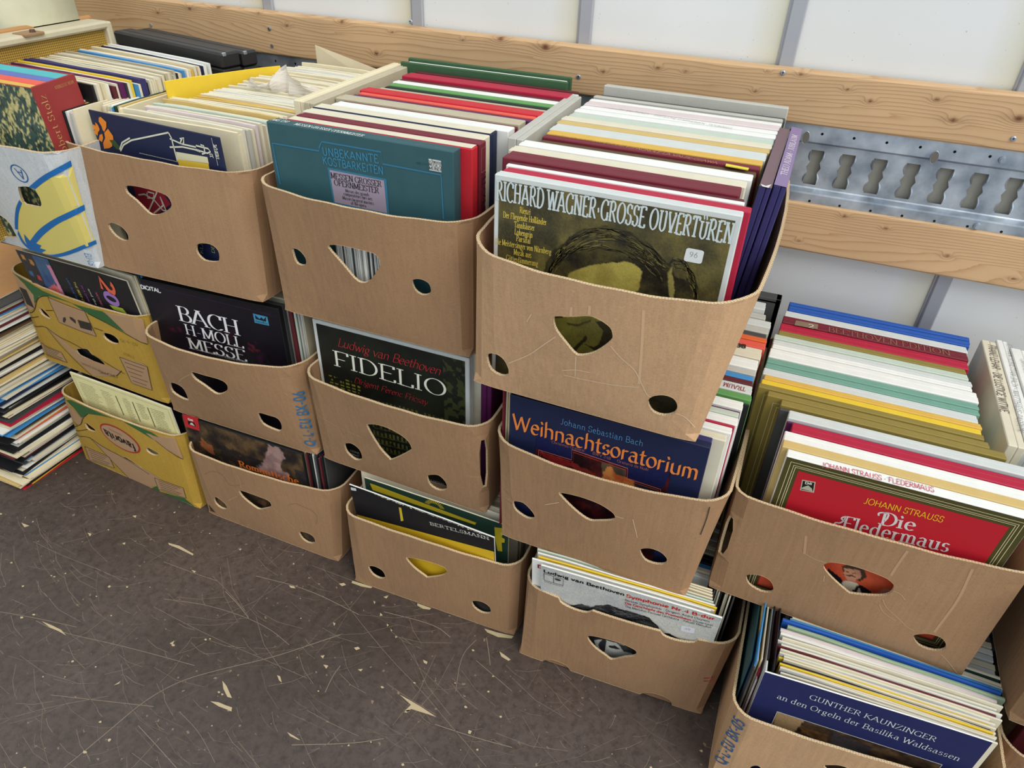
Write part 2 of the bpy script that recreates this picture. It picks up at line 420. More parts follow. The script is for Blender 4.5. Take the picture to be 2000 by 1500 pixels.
def painted(base, layers, grain=10, scale=5, seed=1, warp=.012, wscale=22):
    """base = two colours mixed by noise; layers = [(outline in 0..1, colour or (a, b) mixed by noise, opacity, warp factor)]"""
    def fn(U, V):
        n = fbm(U, V, scale, seed, 5); n = np.clip((n - .5) * 2.6 + .5, 0, 1); A = mixc(np.zeros(U.shape + (3,)) + np.array(base[0], float), base[1], n)
        wu = (fbm(U, V, wscale, seed + 9, 3) - .5) * 2; wv_ = (fbm(U, V, wscale, seed + 19, 3) - .5) * 2
        for L_ in layers:
            pl, c = L_[0], L_[1]; op = L_[2] if len(L_) > 2 else 1; k = warp * (L_[3] if len(L_) > 3 else 1)
            m = np.zeros(U.shape)
            for s_ in (-.3, 0, .3): m += pip(np.stack([U + wu * k * (1 + s_) + s_ * k * .4, V + wv_ * k * (1 + s_)], -1), pl) / 3.
            cc = np.array(c, float) if not isinstance(c[0], tuple) else mixc(np.zeros(U.shape + (3,)) + np.array(c[0], float), c[1], np.clip((fbm(U, V, 14, seed + 5, 4) - .5) * 3 + .5, 0, 1))
            A = A * (1 - (m * op)[..., None]) + cc * (m * op)[..., None]
        r = np.random.RandomState(seed); return A + (r.rand(*U.shape)[..., None] - .5) * grain * 2
    return fn
def picture(parent, fr, u0, u1, v0, v1, n, m, fn, off=.0005, name='cover_picture'):
    """v0 is the lower edge; fn(U, V) with V = 0 at the top gives sRGB 0..255"""
    a, b = np.meshgrid(np.linspace(0, 1, n), np.linspace(0, 1, m))
    rgb = np.clip(fn(a, b), 0, 255) / 255.; rgb = np.where(rgb <= .04045, rgb / 12.92, ((rgb + .055) / 1.055) ** 2.4)
    vs = [fr(u0 + (u1 - u0) * i / (n - 1), v1 + (v0 - v1) * j / (m - 1), off) for j in range(m) for i in range(n)]
    fs = [[j * n + i, (j + 1) * n + i, (j + 1) * n + i + 1, j * n + i + 1] for j in range(m - 1) for i in range(n - 1)]
    o = link_mesh(name, vs, fs, picture_mat(), parent)
    at = o.data.color_attributes.new('Col', 'FLOAT_COLOR', 'POINT')
    at.data.foreach_set('color', np.concatenate([rgb.reshape(-1, 3), np.ones((n * m, 1))], 1).ravel())
    return o

# ------------------------------------------------------------ the setting: inside of a goods vehicle
def floor_mat():
    m = bpy.data.materials.new('phenolic_plywood'); nt, N, L, P = nodes(m)
    tc = N.new('ShaderNodeTexCoord')
    def noise(sc, scale, det=5, rough=.6, rot=0):
        mp = N.new('ShaderNodeMapping'); mp.inputs['Scale'].default_value = sc; mp.inputs['Rotation'].default_value = (0, 0, rot); L.new(tc.outputs['Object'], mp.inputs[0])
        n = N.new('ShaderNodeTexNoise'); n.inputs['Scale'].default_value = scale; n.inputs['Detail'].default_value = det; n.inputs['Roughness'].default_value = rough
        L.new(mp.outputs[0], n.inputs['Vector']); return n.outputs['Fac']
    def rng(f, a, b, c=0, d=1):
        r = N.new('ShaderNodeMapRange'); r.inputs[1].default_value = a; r.inputs[2].default_value = b; r.inputs[3].default_value = c; r.inputs[4].default_value = d; L.new(f, r.inputs[0]); return r.outputs[0]
    def mix(f, a, b):
        x = N.new('ShaderNodeMix'); x.data_type = 'RGBA'; L.new(f, x.inputs[0])
        for i, v in ((6, a), (7, b)):
            if isinstance(v, tuple): x.inputs[i].default_value = (*v, 1)
            else: L.new(v, x.inputs[i])
        return x.outputs[2]
    c = mix(rng(noise((1, 1, 1), 2.2), .35, .65), lin((72, 62, 56)), lin((92, 80, 74)))
    c = mix(rng(noise((1, 1, 1), 60, 6, .75), .45, .75), c, lin((52, 44, 39)))
    for rot, seed, thr in ((.35, 1, .66), (-.5, 2, .67), (1.2, 3, .69), (.1, 4, .66)):
        s = noise((1, 55, 1), 3.0 + seed * .37, 6, .72, rot)
        c = mix(rng(s, thr, thr + .06, 0, .75), c, lin((150, 134, 116)))
    c = mix(rng(noise((1, 1, 1), 75, 3, .5), .68, .72, 0, .8), c, lin((150, 132, 108)))
    # fine mesh imprint
    wv = N.new('ShaderNodeTexChecker'); wv.inputs['Scale'].default_value = 420; L.new(tc.outputs['Object'], wv.inputs['Vector'])
    c = mix(rng(wv.outputs['Fac'], 0, 1, 0, .16), c, lin((42, 34, 34)))
    L.new(c, P.inputs['Base Color'])
    L.new(rng(noise((1, 1, 1), 8), .3, .7, .34, .52), P.inputs['Roughness']); P.inputs['Specular IOR Level'].default_value = .5
    b = N.new('ShaderNodeBump'); b.inputs['Strength'].default_value = .2; b.inputs['Distance'].default_value = .001; L.new(noise((1, 1, 1), 180, 3), b.inputs['Height']); L.new(b.outputs[0], P.inputs['Normal'])
    return m
fm = MB(); fm.box(-1.6, 4.2, -3.2, .62, -.03, 0, b=.001)
floor = tag(fm.build('floor', floor_mat()), 'dark brown scratched phenolic plywood floor', kind='structure')
FL = TOP(0, 0, 0)
scr = [[(0.2471,-0.1992),(0.3417,-0.2041),(0.4617,-0.2001),(0.5255,-0.2036)],[(0.4413,-0.3531),(0.4862,-0.3541),(0.5373,-0.3487),(0.6184,-0.3334),(0.7121,-0.3187),(0.817,-0.3049)],[(0.7494,-0.5518),(0.7675,-0.4738),(0.7818,-0.4025),(0.8132,-0.3428),(0.8692,-0.2916),(0.9459,-0.2307),(1.0103,-0.1642),(1.0436,-0.1298)],[(0.6381,-0.229),(0.7562,-0.2372),(0.8509,-0.2396),(0.9336,-0.2391),(1.0387,-0.24)],[(0.6433,-0.205),(0.7332,-0.1805),(0.8349,-0.172),(0.9044,-0.1765),(0.961,-0.192)],[(0.7505,-0.136),(0.7985,-0.1521),(0.8465,-0.174)],[(0.9895,-0.047),(1.086,-0.098),(1.1793,-0.1427),(1.2533,-0.1717),(1.3274,-0.2081),(1.4344,-0.2584)],[(0.8095,-0.4427),(0.8664,-0.4575),(0.93,-0.4751)],[(1.0914,-0.3617),(1.1928,-0.3159),(1.2396,-0.2856)],[(1.0779,-0.2954),(1.138,-0.2998),(1.1937,-0.2999)],[(1.3292,-0.0719),(1.3764,-0.0889),(1.4219,-0.1053)],[(1.3266,-0.0143),(1.3461,-0.0454),(1.3602,-0.0711)],[(0.883,0.0001),(0.9383,0.0001),(0.9924,0.0001)],[(0.5676,-0.1257),(0.6544,-0.1239),(0.7161,-0.1204)],[(1.0832,-0.1903),(1.0818,-0.2155),(1.0881,-0.2513)],[(0.696,-0.1136),(0.7653,-0.1371),(0.8265,-0.1616)],[(0.3537,-0.3667),(0.4233,-0.3505),(0.5316,-0.331)],[(1.0975,-0.044),(1.2137,-0.0289),(1.2576,-0.0441)],[(1.1879,-0.1879),(1.2452,-0.1984),(1.3049,-0.2067)],[(0.6121,-0.4611),(0.72,-0.429),(0.8073,-0.4029)],[(0.7847,-0.0749),(0.9106,-0.0587),(1.0506,-0.0715)],[(0.5887,-0.5183),(0.6319,-0.4779),(0.7117,-0.4212)],[(1.3094,-0.0284),(1.2955,-0.0737),(1.3202,-0.1489)],[(1.3141,-0.2246),(1.3908,-0.2185),(1.4638,-0.2082)],[(0.8587,-0.3919),(0.9216,-0.4081),(0.9858,-0.4416)]]
chips = [[(0.5251,-0.0771),(0.5635,-0.0731),(0.6232,-0.0808),(0.6242,-0.0861),(0.5719,-0.0822),(0.5336,-0.082)],[(0.4434,-0.3487),(0.4783,-0.3473),(0.5114,-0.3479),(0.5376,-0.3552),(0.5107,-0.3535),(0.4788,-0.3539)],[(0.8847,-0.3062),(0.903,-0.3131),(0.9366,-0.3335),(0.925,-0.3356),(0.9017,-0.3225)],[(0.891,-0.353),(0.9106,-0.3474),(0.9315,-0.3469),(0.9482,-0.3453),(0.9537,-0.3541),(0.9406,-0.3542),(0.9177,-0.3556)],[(1.2122,-0.1952),(1.2394,-0.1981),(1.2753,-0.2026),(1.3117,-0.2093),(1.3207,-0.2109),(1.2972,-0.2128),(1.2553,-0.2168),(1.2545,-0.2255),(1.2443,-0.227),(1.2503,-0.2077)],[(0.9649,-0.0197),(0.9764,-0.0116),(0.9855,-0.0153),(0.9774,-0.0235)],[(1.0846,-0.1452),(1.0926,-0.1385),(1.1006,-0.1416),(1.0932,-0.1493)],[(1.0487,-0.2021),(1.0621,-0.1994),(1.0622,-0.2086)],[(1.1184,-0.1845),(1.1292,-0.178),(1.1284,-0.1863)],[(0.9783,-0.2569),(0.9869,-0.2562),(1.0008,-0.2682),(0.9914,-0.2663)],[(1.0113,-0.1096),(1.019,-0.1097),(1.0202,-0.1182)],[(1.0906,-0.0484),(1.1011,-0.0531),(1.095,-0.0579)],[(1.1174,-0.0671),(1.1246,-0.0688),(1.1232,-0.075)],[(1.1313,-0.0749),(1.1386,-0.0779),(1.1364,-0.0816)],[(1.1496,-0.0854),(1.1564,-0.0878),(1.152,-0.0917)],[(1.2275,-0.1125),(1.2407,-0.1132),(1.242,-0.1201),(1.2339,-0.1192)],[(1.3759,-0.209),(1.3836,-0.2084),(1.3836,-0.2164),(1.3773,-0.2164)],[(1.0646,-0.3445),(1.0856,-0.346),(1.1042,-0.3485),(1.0969,-0.35),(1.077,-0.3497)],[(1.3608,-0.0326),(1.3799,-0.0373),(1.3965,-0.0429),(1.393,-0.0482),(1.3714,-0.0442)],[(0.3914,-0.0459),(0.4007,-0.039),(0.4064,-0.0486)],[(0.6389,-0.1188),(0.6545,-0.1175),(0.6544,-0.1239)],[(0.1998,-0.1672),(0.167,-0.168),(0.1912,-0.1773)],[(0.4372,-0.1217),(0.4439,-0.1153),(0.449,-0.1234)],[(0.6962,-0.0277),(0.7028,-0.0222),(0.7052,-0.0297)],[(0.8655,-0.0669),(0.8806,-0.0642),(0.8889,-0.0682),(0.8762,-0.0722)],[(1.0751,-0.0113),(1.0856,-0.0015),(1.0856,-0.0126)],[(1.033,-0.1881),(1.0411,-0.182),(1.043,-0.192)],[(1.0607,-0.0272),(1.0682,-0.0291),(1.0687,-0.0362)],[(0.3372,-0.129),(0.3514,-0.1272),(0.3555,-0.1368)],[(1.2598,-0.2149),(1.2545,-0.2255),(1.2478,-0.2283),(1.2498,-0.2219)],[(0.7345,-0.2865),(0.7398,-0.2744),(0.7438,-0.2858)],[(0.7039,-0.4015),(0.7103,-0.3858),(0.7117,-0.3935)]]
def strip_polys(pts, wd):
    return stroke_polys(smooth_line([tuple(p) for p in pts], 2), wd)
sp = []
for k, p in enumerate(scr): sp += strip_polys(p, .0006 + .0006 * ((k * 7) % 3) / 2)
rr_ = random.Random(4)
for k in range(1500):
    x, y = rr_.uniform(.1, 2.3), rr_.uniform(-1.0, .02); a = rr_.choice((-.55, -.35, -.45, -.5, .5, 1.2, .2)) + rr_.uniform(-.3, .3); l = rr_.uniform(.01, .2) * rr_.random(); w_ = rr_.uniform(.0002, .0006)
    sp += stroke_polys([(x, y), (x + l * .5 * math.cos(a), y + l * .5 * math.sin(a)), (x + l * math.cos(a + .12), y + l * math.sin(a + .12))], w_)
tag(flat('scratch', sp, FL, ink((146, 131, 114), .7), floor, .0003), 'pale scratches across the floor', kind='stuff')
cp = []
for p in chips:
    mx_, my_ = sum(q[0] for q in p) / len(p), sum(q[1] for q in p) / len(p); cp.append([(mx_ + (q[0] - mx_) * .8, my_ + (q[1] - my_) * .8) for q in p])
for k in range(230):
    x, y = rr_.uniform(.1, 2.3), rr_.uniform(-1.0, .02); s_ = rr_.uniform(.0008, .0042); n_ = rr_.randint(4, 6)
    cp.append([(x + s_ * rr_.uniform(.5, 1.3) * math.cos(t * 6.283 / n_), y + s_ * rr_.uniform(.4, 1) * math.sin(t * 6.283 / n_)) for t in range(n_)])
tag(flat('worn_chip', cp, FL, ink((190, 172, 138), .8), floor, .0005), 'bare pale chips in the dark floor coating', kind='stuff')

def wall_mat():
    m = bpy.data.materials.new('white_panel'); nt, N, L, P = nodes(m); tc = N.new('ShaderNodeTexCoord')
    n = N.new('ShaderNodeTexNoise'); n.inputs['Scale'].default_value = 190; n.inputs['Detail'].default_value = 2; L.new(tc.outputs['Object'], n.inputs['Vector'])
    r = N.new('ShaderNodeMapRange'); r.inputs[1].default_value = .735; r.inputs[2].default_value = .76; r.inputs[4].default_value = .6; L.new(n.outputs['Fac'], r.inputs[0])
    n2 = N.new('ShaderNodeTexNoise'); n2.inputs['Scale'].default_value = 2.5; n2.inputs['Detail'].default_value = 5; L.new(tc.outputs['Object'], n2.inputs['Vector'])
    mx = N.new('ShaderNodeMix'); mx.data_type = 'RGBA'; L.new(n2.outputs['Fac'], mx.inputs[0]); mx.inputs[6].default_value = (*lin((214, 214, 208)), 1); mx.inputs[7].default_value = (*lin((232, 234, 236)), 1)
    m2 = N.new('ShaderNodeMix'); m2.data_type = 'RGBA'; L.new(r.outputs[0], m2.inputs[0]); L.new(mx.outputs[2], m2.inputs[6]); m2.inputs[7].default_value = (*lin((90, 88, 84)), 1)
    # yellowed sealant beside the ribs
    sx = N.new('ShaderNodeSeparateXYZ'); L.new(tc.outputs['Object'], sx.inputs[0])
    f = N.new('ShaderNodeMath'); f.operation = 'MULTIPLY_ADD'; f.inputs[1].default_value = 1 / .37; f.inputs[2].default_value = -(1.257 - .37 * 4) / .37; L.new(sx.outputs[0], f.inputs[0])
    fr_ = N.new('ShaderNodeMath'); fr_.operation = 'FRACT'; L.new(f.outputs[0], fr_.inputs[0])
    r2 = N.new('ShaderNodeMapRange'); r2.inputs[1].default_value = .8; r2.inputs[2].default_value = 1.0; r2.inputs[4].default_value = .75; L.new(fr_.outputs[0], r2.inputs[0])
    m3 = N.new('ShaderNodeMix'); m3.data_type = 'RGBA'; L.new(r2.outputs[0], m3.inputs[0]); L.new(m2.outputs[2], m3.inputs[6]); m3.inputs[7].default_value = (*lin((206, 198, 158)), 1)
    L.new(m3.outputs[2], P.inputs['Base Color']); P.inputs['Roughness'].default_value = .5
    b = N.new('ShaderNodeBump'); b.inputs['Strength'].default_value = .25; b.inputs['Distance'].default_value = .002; L.new(n2.outputs['Fac'], b.inputs['Height']); L.new(b.outputs[0], P.inputs['Normal'])
    return m
lw_ = MB(); lw_.box(-.8, -.76, -3.2, .585, 0, 2.3); tag(lw_.build('wall_left_light_block', paper((206, 204, 198))), 'pale unseen wall added at the left to block light', kind='structure')  # unseen wall added to keep light off the left side
wm = MB(); wm.box(-1.6, 4.2, .585, .62, 0, 2.3)
wall = tag(wm.build('wall_back', wall_mat()), 'speckled white painted side wall', kind='structure')
alu = bpy.data.materials.new('dull_aluminium'); nt, N, L, P = nodes(alu); P.inputs['Base Color'].default_value = (*lin((168, 170, 176)), 1); P.inputs['Metallic'].default_value = .35; P.inputs['Roughness'].default_value = .5
for i, x in enumerate((.529, .9, 1.257, 1.628, 1.999, 2.37)):
    r = MB(); r.box(x - .0125, x + .0125, .577, .586, 0, 2.3, b=.002); r.box(x - .017, x - .0115, .582, .586, 0, 2.3, b=.001); r.build('rib', alu, wall)
mk_ = MB()
def wood_mat():
    m = bpy.data.materials.new('knotty_pine'); nt, N, L, P = nodes(m)
    a = N.new('ShaderNodeAttribute'); a.attribute_name = 'ring'; k = N.new('ShaderNodeAttribute'); k.attribute_name = 'knot'
    tc = N.new('ShaderNodeTexCoord'); mp = N.new('ShaderNodeMapping'); mp.inputs['Scale'].default_value = (3, 60, 60); L.new(tc.outputs['Object'], mp.inputs[0])
    n = N.new('ShaderNodeTexNoise'); n.inputs['Scale'].default_value = 2; n.inputs['Detail'].default_value = 6; L.new(mp.outputs[0], n.inputs['Vector'])
    def M(op, x, y=None, z=None):
        q = N.new('ShaderNodeMath'); q.operation = op
        for i, v in enumerate((x, y, z)):
            if v is None: continue
            if isinstance(v, (int, float)): q.inputs[i].default_value = v
            else: L.new(v, q.inputs[i])
        return q.outputs[0]
    ph = M('FRACT', M('MULTIPLY_ADD', n.outputs['Fac'], .35, a.outputs['Fac'])); line = M('POWER', ph, 5)
    mx = N.new('ShaderNodeMix'); mx.data_type = 'RGBA'; L.new(M('MULTIPLY', line, .5), mx.inputs[0]); mx.inputs[6].default_value = (*lin((206, 170, 128)), 1); mx.inputs[7].default_value = (*lin((158, 108, 66)), 1)
    n3 = N.new('ShaderNodeTexNoise'); n3.inputs['Scale'].default_value = 6; n3.inputs['Detail'].default_value = 5; L.new(tc.outputs['Object'], n3.inputs['Vector'])
    m4 = N.new('ShaderNodeMix'); m4.data_type = 'RGBA'; m4.blend_type = 'MULTIPLY'; m4.inputs[0].default_value = .5; L.new(mx.outputs[2], m4.inputs[6]); L.new(n3.outputs['Color'], m4.inputs[7])
    cr = N.new('ShaderNodeMapRange'); cr.inputs[1].default_value = .35; cr.inputs[2].default_value = .65; cr.inputs[3].default_value = .82; cr.inputs[4].default_value = 1.05; L.new(n3.outputs['Fac'], cr.inputs[0]); L.new(cr.outputs[0], m4.inputs[7])
    m2 = N.new('ShaderNodeMix'); m2.data_type = 'RGBA'; L.new(k.outputs['Fac'], m2.inputs[0]); L.new(m4.outputs[2], m2.inputs[6]); m2.inputs[7].default_value = (*lin((104, 58, 32)), 1)
    L.new(m2.outputs[2], P.inputs['Base Color']); P.inputs['Roughness'].default_value = .6; P.inputs['Specular IOR Level'].default_value = .3
    b = N.new('ShaderNodeBump'); b.inputs['Strength'].default_value = .3; b.inputs['Distance'].default_value = .001; L.new(line, b.inputs['Height']); L.new(b.outputs[0], P.inputs['Normal'])
    return m
WOOD = wood_mat()
def plank(name, label, x0, x1, z0, z1, knots, seed):
    nx = int((x1 - x0) / .004); nz = 30; rs = np.random.RandomState(seed)
    X, Z = np.meshgrid(np.linspace(x0, x1, nx), np.linspace(z0, z1, nz))
    ring = (Z - z0) * 130 + fbm(X, Z * 6, 1.3, seed) * 12 + np.abs((Z - (z0 + z1) / 2 + .02 * np.sin(X * 2 + seed))) ** .5 * 10
    kn = np.zeros_like(X)
    for kx, kz, r in knots:
        d = np.sqrt(((X - kx) * .7) ** 2 + (Z - kz) ** 2); ring += 2.3 * np.exp(-(d / (r * 2.2)) ** 2); kn = np.maximum(kn, np.clip(1.25 - d / r, 0, 1) ** .7)
        kn = np.maximum(kn, .35 * np.exp(-(((X - kx) / (r * 5)) ** 2 + ((Z - kz) / (r * 1.1)) ** 2)))
    Y = .55 + .0012 * fbm(X, Z, 3, seed + 3)
    edge = np.minimum(Z - z0, z1 - Z); Y = Y + .003 * np.exp(-edge / .0015)
    vs = [(a, b, c) for a, b, c in zip(X.ravel(), Y.ravel(), Z.ravel())]; n = len(vs)
    fs = [[j * nx + i, j * nx + i + 1, (j + 1) * nx + i + 1, (j + 1) * nx + i] for j in range(nz - 1) for i in range(nx - 1)]
    vs += [(a, .577, z0) for a in X[0]] + [(a, .577, z1) for a in X[0]]
    for i in range(nx - 1):
        fs.append([n + i, n + i + 1, i + 1, i]); t = (nz - 1) * nx + i; fs.append([t, t + 1, n + nx + i + 1, n + nx + i]); fs.append([n + i + 1, n + i, n + nx + i, n + nx + i + 1])
    ring = np.concatenate([ring.ravel(), ring[0], ring[-1]]); kn = np.concatenate([kn.ravel(), kn[0] * 0, kn[-1] * 0])
    o = link_mesh(name, vs, fs, WOOD, smooth=False)
    for nm, arr in (('ring', ring), ('knot', kn)):
        at = o.data.attributes.new(nm, 'FLOAT', 'POINT'); at.data.foreach_set('value', arr.astype(np.float32))
    tag(o, label, kind='structure'); return o
K1 = [(x, z, r) for (x, z), r in zip([(1.5886,1.0062),(1.7779,1.0119),(1.8756,1.0262),(1.9099,0.998),(1.658,1.0419),(1.5388,0.9629),(1.4622,1.0249),(1.1621,1.0655),(1.096,1.046),(1.1896,1.0395),(1.2664,1.0731),(1.3079,1.0083),(0.9573,1.0564),(0.8544,1.0351),(0.7354,1.0448),(0.5943,1.0247),(0.4146,1.0481),(0.3324,1.0365),(0.2351,1.0202),(0.814,0.9903),(2.0,1.0122),(1.38,0.9661),(1.2307,0.9038),(1.4103,1.0255),(1.0145,1.0356),(0.524,1.0428),(1.7371,1.0261),(1.6028,1.0401)], (.0022, .003, .003, .0042, .0025, .002, .0022, .004, .005, .0065, .003, .003, .003, .002, .004, .003, .0055, .004, .003, .004, .006, .004, .002, .003, .002, .002, .0025, .0016))]
plank1 = plank('trim_1', 'upper knotty pine rubbing board screwed along the white wall', -.7, 2.9, .961, 1.047, K1, 3)
K2 = [(x, z, r) for (x, z), r in zip([(1.7946,0.8093),(1.8682,0.7991),(2.0958,0.7474),(1.7282,0.7482),(1.981,0.7683)], (.003, .0025, .003, .002, .003))]
plank2 = plank('trim_2', 'lower pine rubbing board under the metal cargo rail', -.7, 2.9, .728, .822, K2, 9)
steel = bpy.data.materials.new('zinc_steel'); nt, N, L, P = nodes(steel)
tc = N.new('ShaderNodeTexCoord'); n = N.new('ShaderNodeTexNoise'); n.inputs['Scale'].default_value = 22; n.inputs['Detail'].default_value = 6; L.new(tc.outputs['Object'], n.inputs['Vector'])
cr = N.new('ShaderNodeValToRGB'); cr.color_ramp.elements[0].position = .35; cr.color_ramp.elements[0].color = (*lin((140, 150, 162)), 1); cr.color_ramp.elements[1].position = .7; cr.color_ramp.elements[1].color = (*lin((200, 208, 216)), 1)
L.new(n.outputs['Fac'], cr.inputs[0]); L.new(cr.outputs[0], P.inputs['Base Color']); P.inputs['Metallic'].default_value = .75; P.inputs['Roughness'].default_value = .36
darkm = ink((34, 34, 36), .8)
def screw(x, z, y, parent, r=.0042):
    s = MB(); s.tube([(x, y + .001, z), (x, y - .0012, z)], r, 16); s.tube([(x, y - .0012, z), (x, y - .002, z)], [r, r * .7], 16)
    o = s.build('screw', steel, parent); c = MB(); c.box(x - r * .55, x + r * .55, y - .0024, y - .0018, z - .0005, z + .0005); c.box(x - .0005, x + .0005, y - .0024, y - .0018, z - r * .55, z + r * .55); c.build('cross_recess', darkm, o)
for x, z in [(1.6276,1.0411),(2.0041,0.9812),(0.8997,1.0589),(1.2604,0.9939),(0.5466,1.0145),(-0.1896,1.1128)]: screw(x, z, .55, plank1)
# cargo rail
rail = tag(empty('cargo_rail', (1.2, .56, .82)), 'galvanised steel cargo rail with wavy slots between the two pine boards', 'rail'); RO = rail.location
def rel(vs, o=RO): return [(v[0] - o[0], v[1] - o[1], v[2] - o[2]) for v in vs]
def rail_piece(x0, x1, z0, z1, y, holes, step=None):
    V_, F_ = cdt_region([(x0, z0), (x1, z0), (x1, z1), (x0, z1)], holes)
    return rel([(p[0], y, p[1]) for p in V_]), [list(f) for f in F_]
slots = []; cx = []
x = 1.7174 - .05325 * 45
while x < 2.85: cx.append(x); x += .05325
def slot(cx_, s=1):
    t = np.linspace(0, 1, 25); hw = np.interp(t, [0, .2, .33, .42, .5, .58, .67, .8, 1], [.0112, .0108, .0082, .0105, .0128, .0105, .0082, .0108, .0112])
    L_ = [(cx_ + .001 + h, .9155 - k * .0625) for h, k in zip(hw, t)]; R_ = [(cx_ + .001 - h, .9155 - k * .0625) for h, k in zip(hw, t)]
    return L_ + R_[::-1]
rb = MB()
prev = -.7
for c in cx:
    a, b_ = max(prev, c - .026625), c + .026625
    v, f = rail_piece(c - .026625, c + .026625, .848, .926, .5665, [slot(c)]); rb.add(v, f)
    lipr = slot(c); n = len(lipr); lip = slot(c, 1.0)
    for q, pts in enumerate((lip[1:9], lip[16:24], lip[26:34], lip[41:49])):
        sg = 1 if q < 2 else -1; n0 = len(pts); vv = []
        for i, p in enumerate(pts):
            k = math.sin(math.pi * (i + .5) / n0) ** .5
            vv += [(p[0], .5665, p[1]), (p[0] - sg * .0008 * k, .5665 + .002, p[1]), (p[0] + sg * .0014 * k - sg * .001, .5665 + .0062 * k, p[1])]
        rb.add(rel(vv), [[3 * i + j, 3 * i + j + 1, 3 * i + j + 4, 3 * i + j + 3] for i in range(n0 - 1) for j in (0, 1)])
        wv_ = [(p[0] + sg * (.0035 * math.sin(math.pi * (i + .5) / n0) ** .5), .5665, p[1]) for i, p in enumerate(pts)]; cr_ = [(p[0] + sg * .0008, .5665 - .0016 * math.sin(math.pi * (i + .5) / n0) ** .5, p[1]) for i, p in enumerate(pts)]
        vv = [v for tr in zip([(p[0], .5665, p[1]) for p in pts], cr_, wv_) for v in tr]
        rb.add(rel(vv), [[3 * i + j, 3 * i + j + 1, 3 * i + j + 4, 3 * i + j + 3] for i in range(n0 - 1) for j in (0, 1)])
    v, f = rail_piece(c - .026625, c + .026625, .932, .963, .5555, [ell(c + .0, .9475, .0024, .0024, 12)]); rb.add(v, f)
    v, f = rail_piece(c - .026625, c + .026625, .817, .838, .5555, [ell(c + .01, .8255, .0024, .0024, 12)]); rb.add(v, f)
X0, X1 = cx[0] - .026625, cx[-1] + .026625
for (za, ya, zb, yb) in ((.926, .5665, .928, .5645), (.928, .5645, .9305, .5565), (.9305, .5565, .932, .5555), (.848, .5665, .846, .5645), (.846, .5645, .841, .556), (.841, .556, .838, .5555), (.963, .5555, .964, .575), (.817, .5555, .816, .575)):
    rb.add(rel([(X0, ya, za), (X1, ya, za), (X1, yb, zb), (X0, yb, zb)]), [[0, 1, 2, 3]])
rb.build('slotted_plate', steel, rail)
bk = MB(); bk.box(X0 - RO[0], X1 - RO[0], .5765 - RO[1], .5795 - RO[1], .825 - RO[2], .955 - RO[2]); bk.build('wall_shade_strip', ink((150, 148, 138), .7), rail)  # added sheet; shade on the wall behind the slots is in its colour
for (x, z) in [(1.6917,0.9382),(1.9035,0.934)] + [(1.26, .936), (.85, .936), (.63, .937)]:
    flat('keyhole', [ell(x - RO[0], z - RO[2], .0058, .0105, 20)], FRONT(0, .5545 - RO[1], 0), ink((104, 100, 92)), rail, .0003)
    q = MB(); q.tube([(x - RO[0] + .0062 * math.cos(t), .5545 - RO[1], z - RO[2] + .0108 * math.sin(t)) for t in np.linspace(0, 6.283, 21)], .0005, 5, caps=False); q.build('keyhole_rim', steel, rail)
for (x, z) in [(2.0025,0.945),(2.0072,0.829)] + [(0.5471,0.98),(0.2051,0.9916),(0.4186,0.9676)]:
    q = MB(); xx, yy, zz = x - RO[0], .5545 - RO[1], z - RO[2]
    q.tube([(xx, yy + .002, zz), (xx, yy - .0035, zz)], [.0065, .005], 20); q.tube([(xx, yy - .003, zz), (xx, yy - .006, zz)], .0035, 12); q.build('bolt', steel, rail)
for i, (x, z) in enumerate([(1.7462,0.8675),(1.957,0.8617)]):
    lettering(rail, 'L02(07)', FRONT(-RO[0], .5665 - RO[1], -RO[2]), (x - .002, z + .012), (x - .001, z - .02) if 0 else (x, z - .016), .004, 'light', (200, 206, 212), name='embossed_marks')

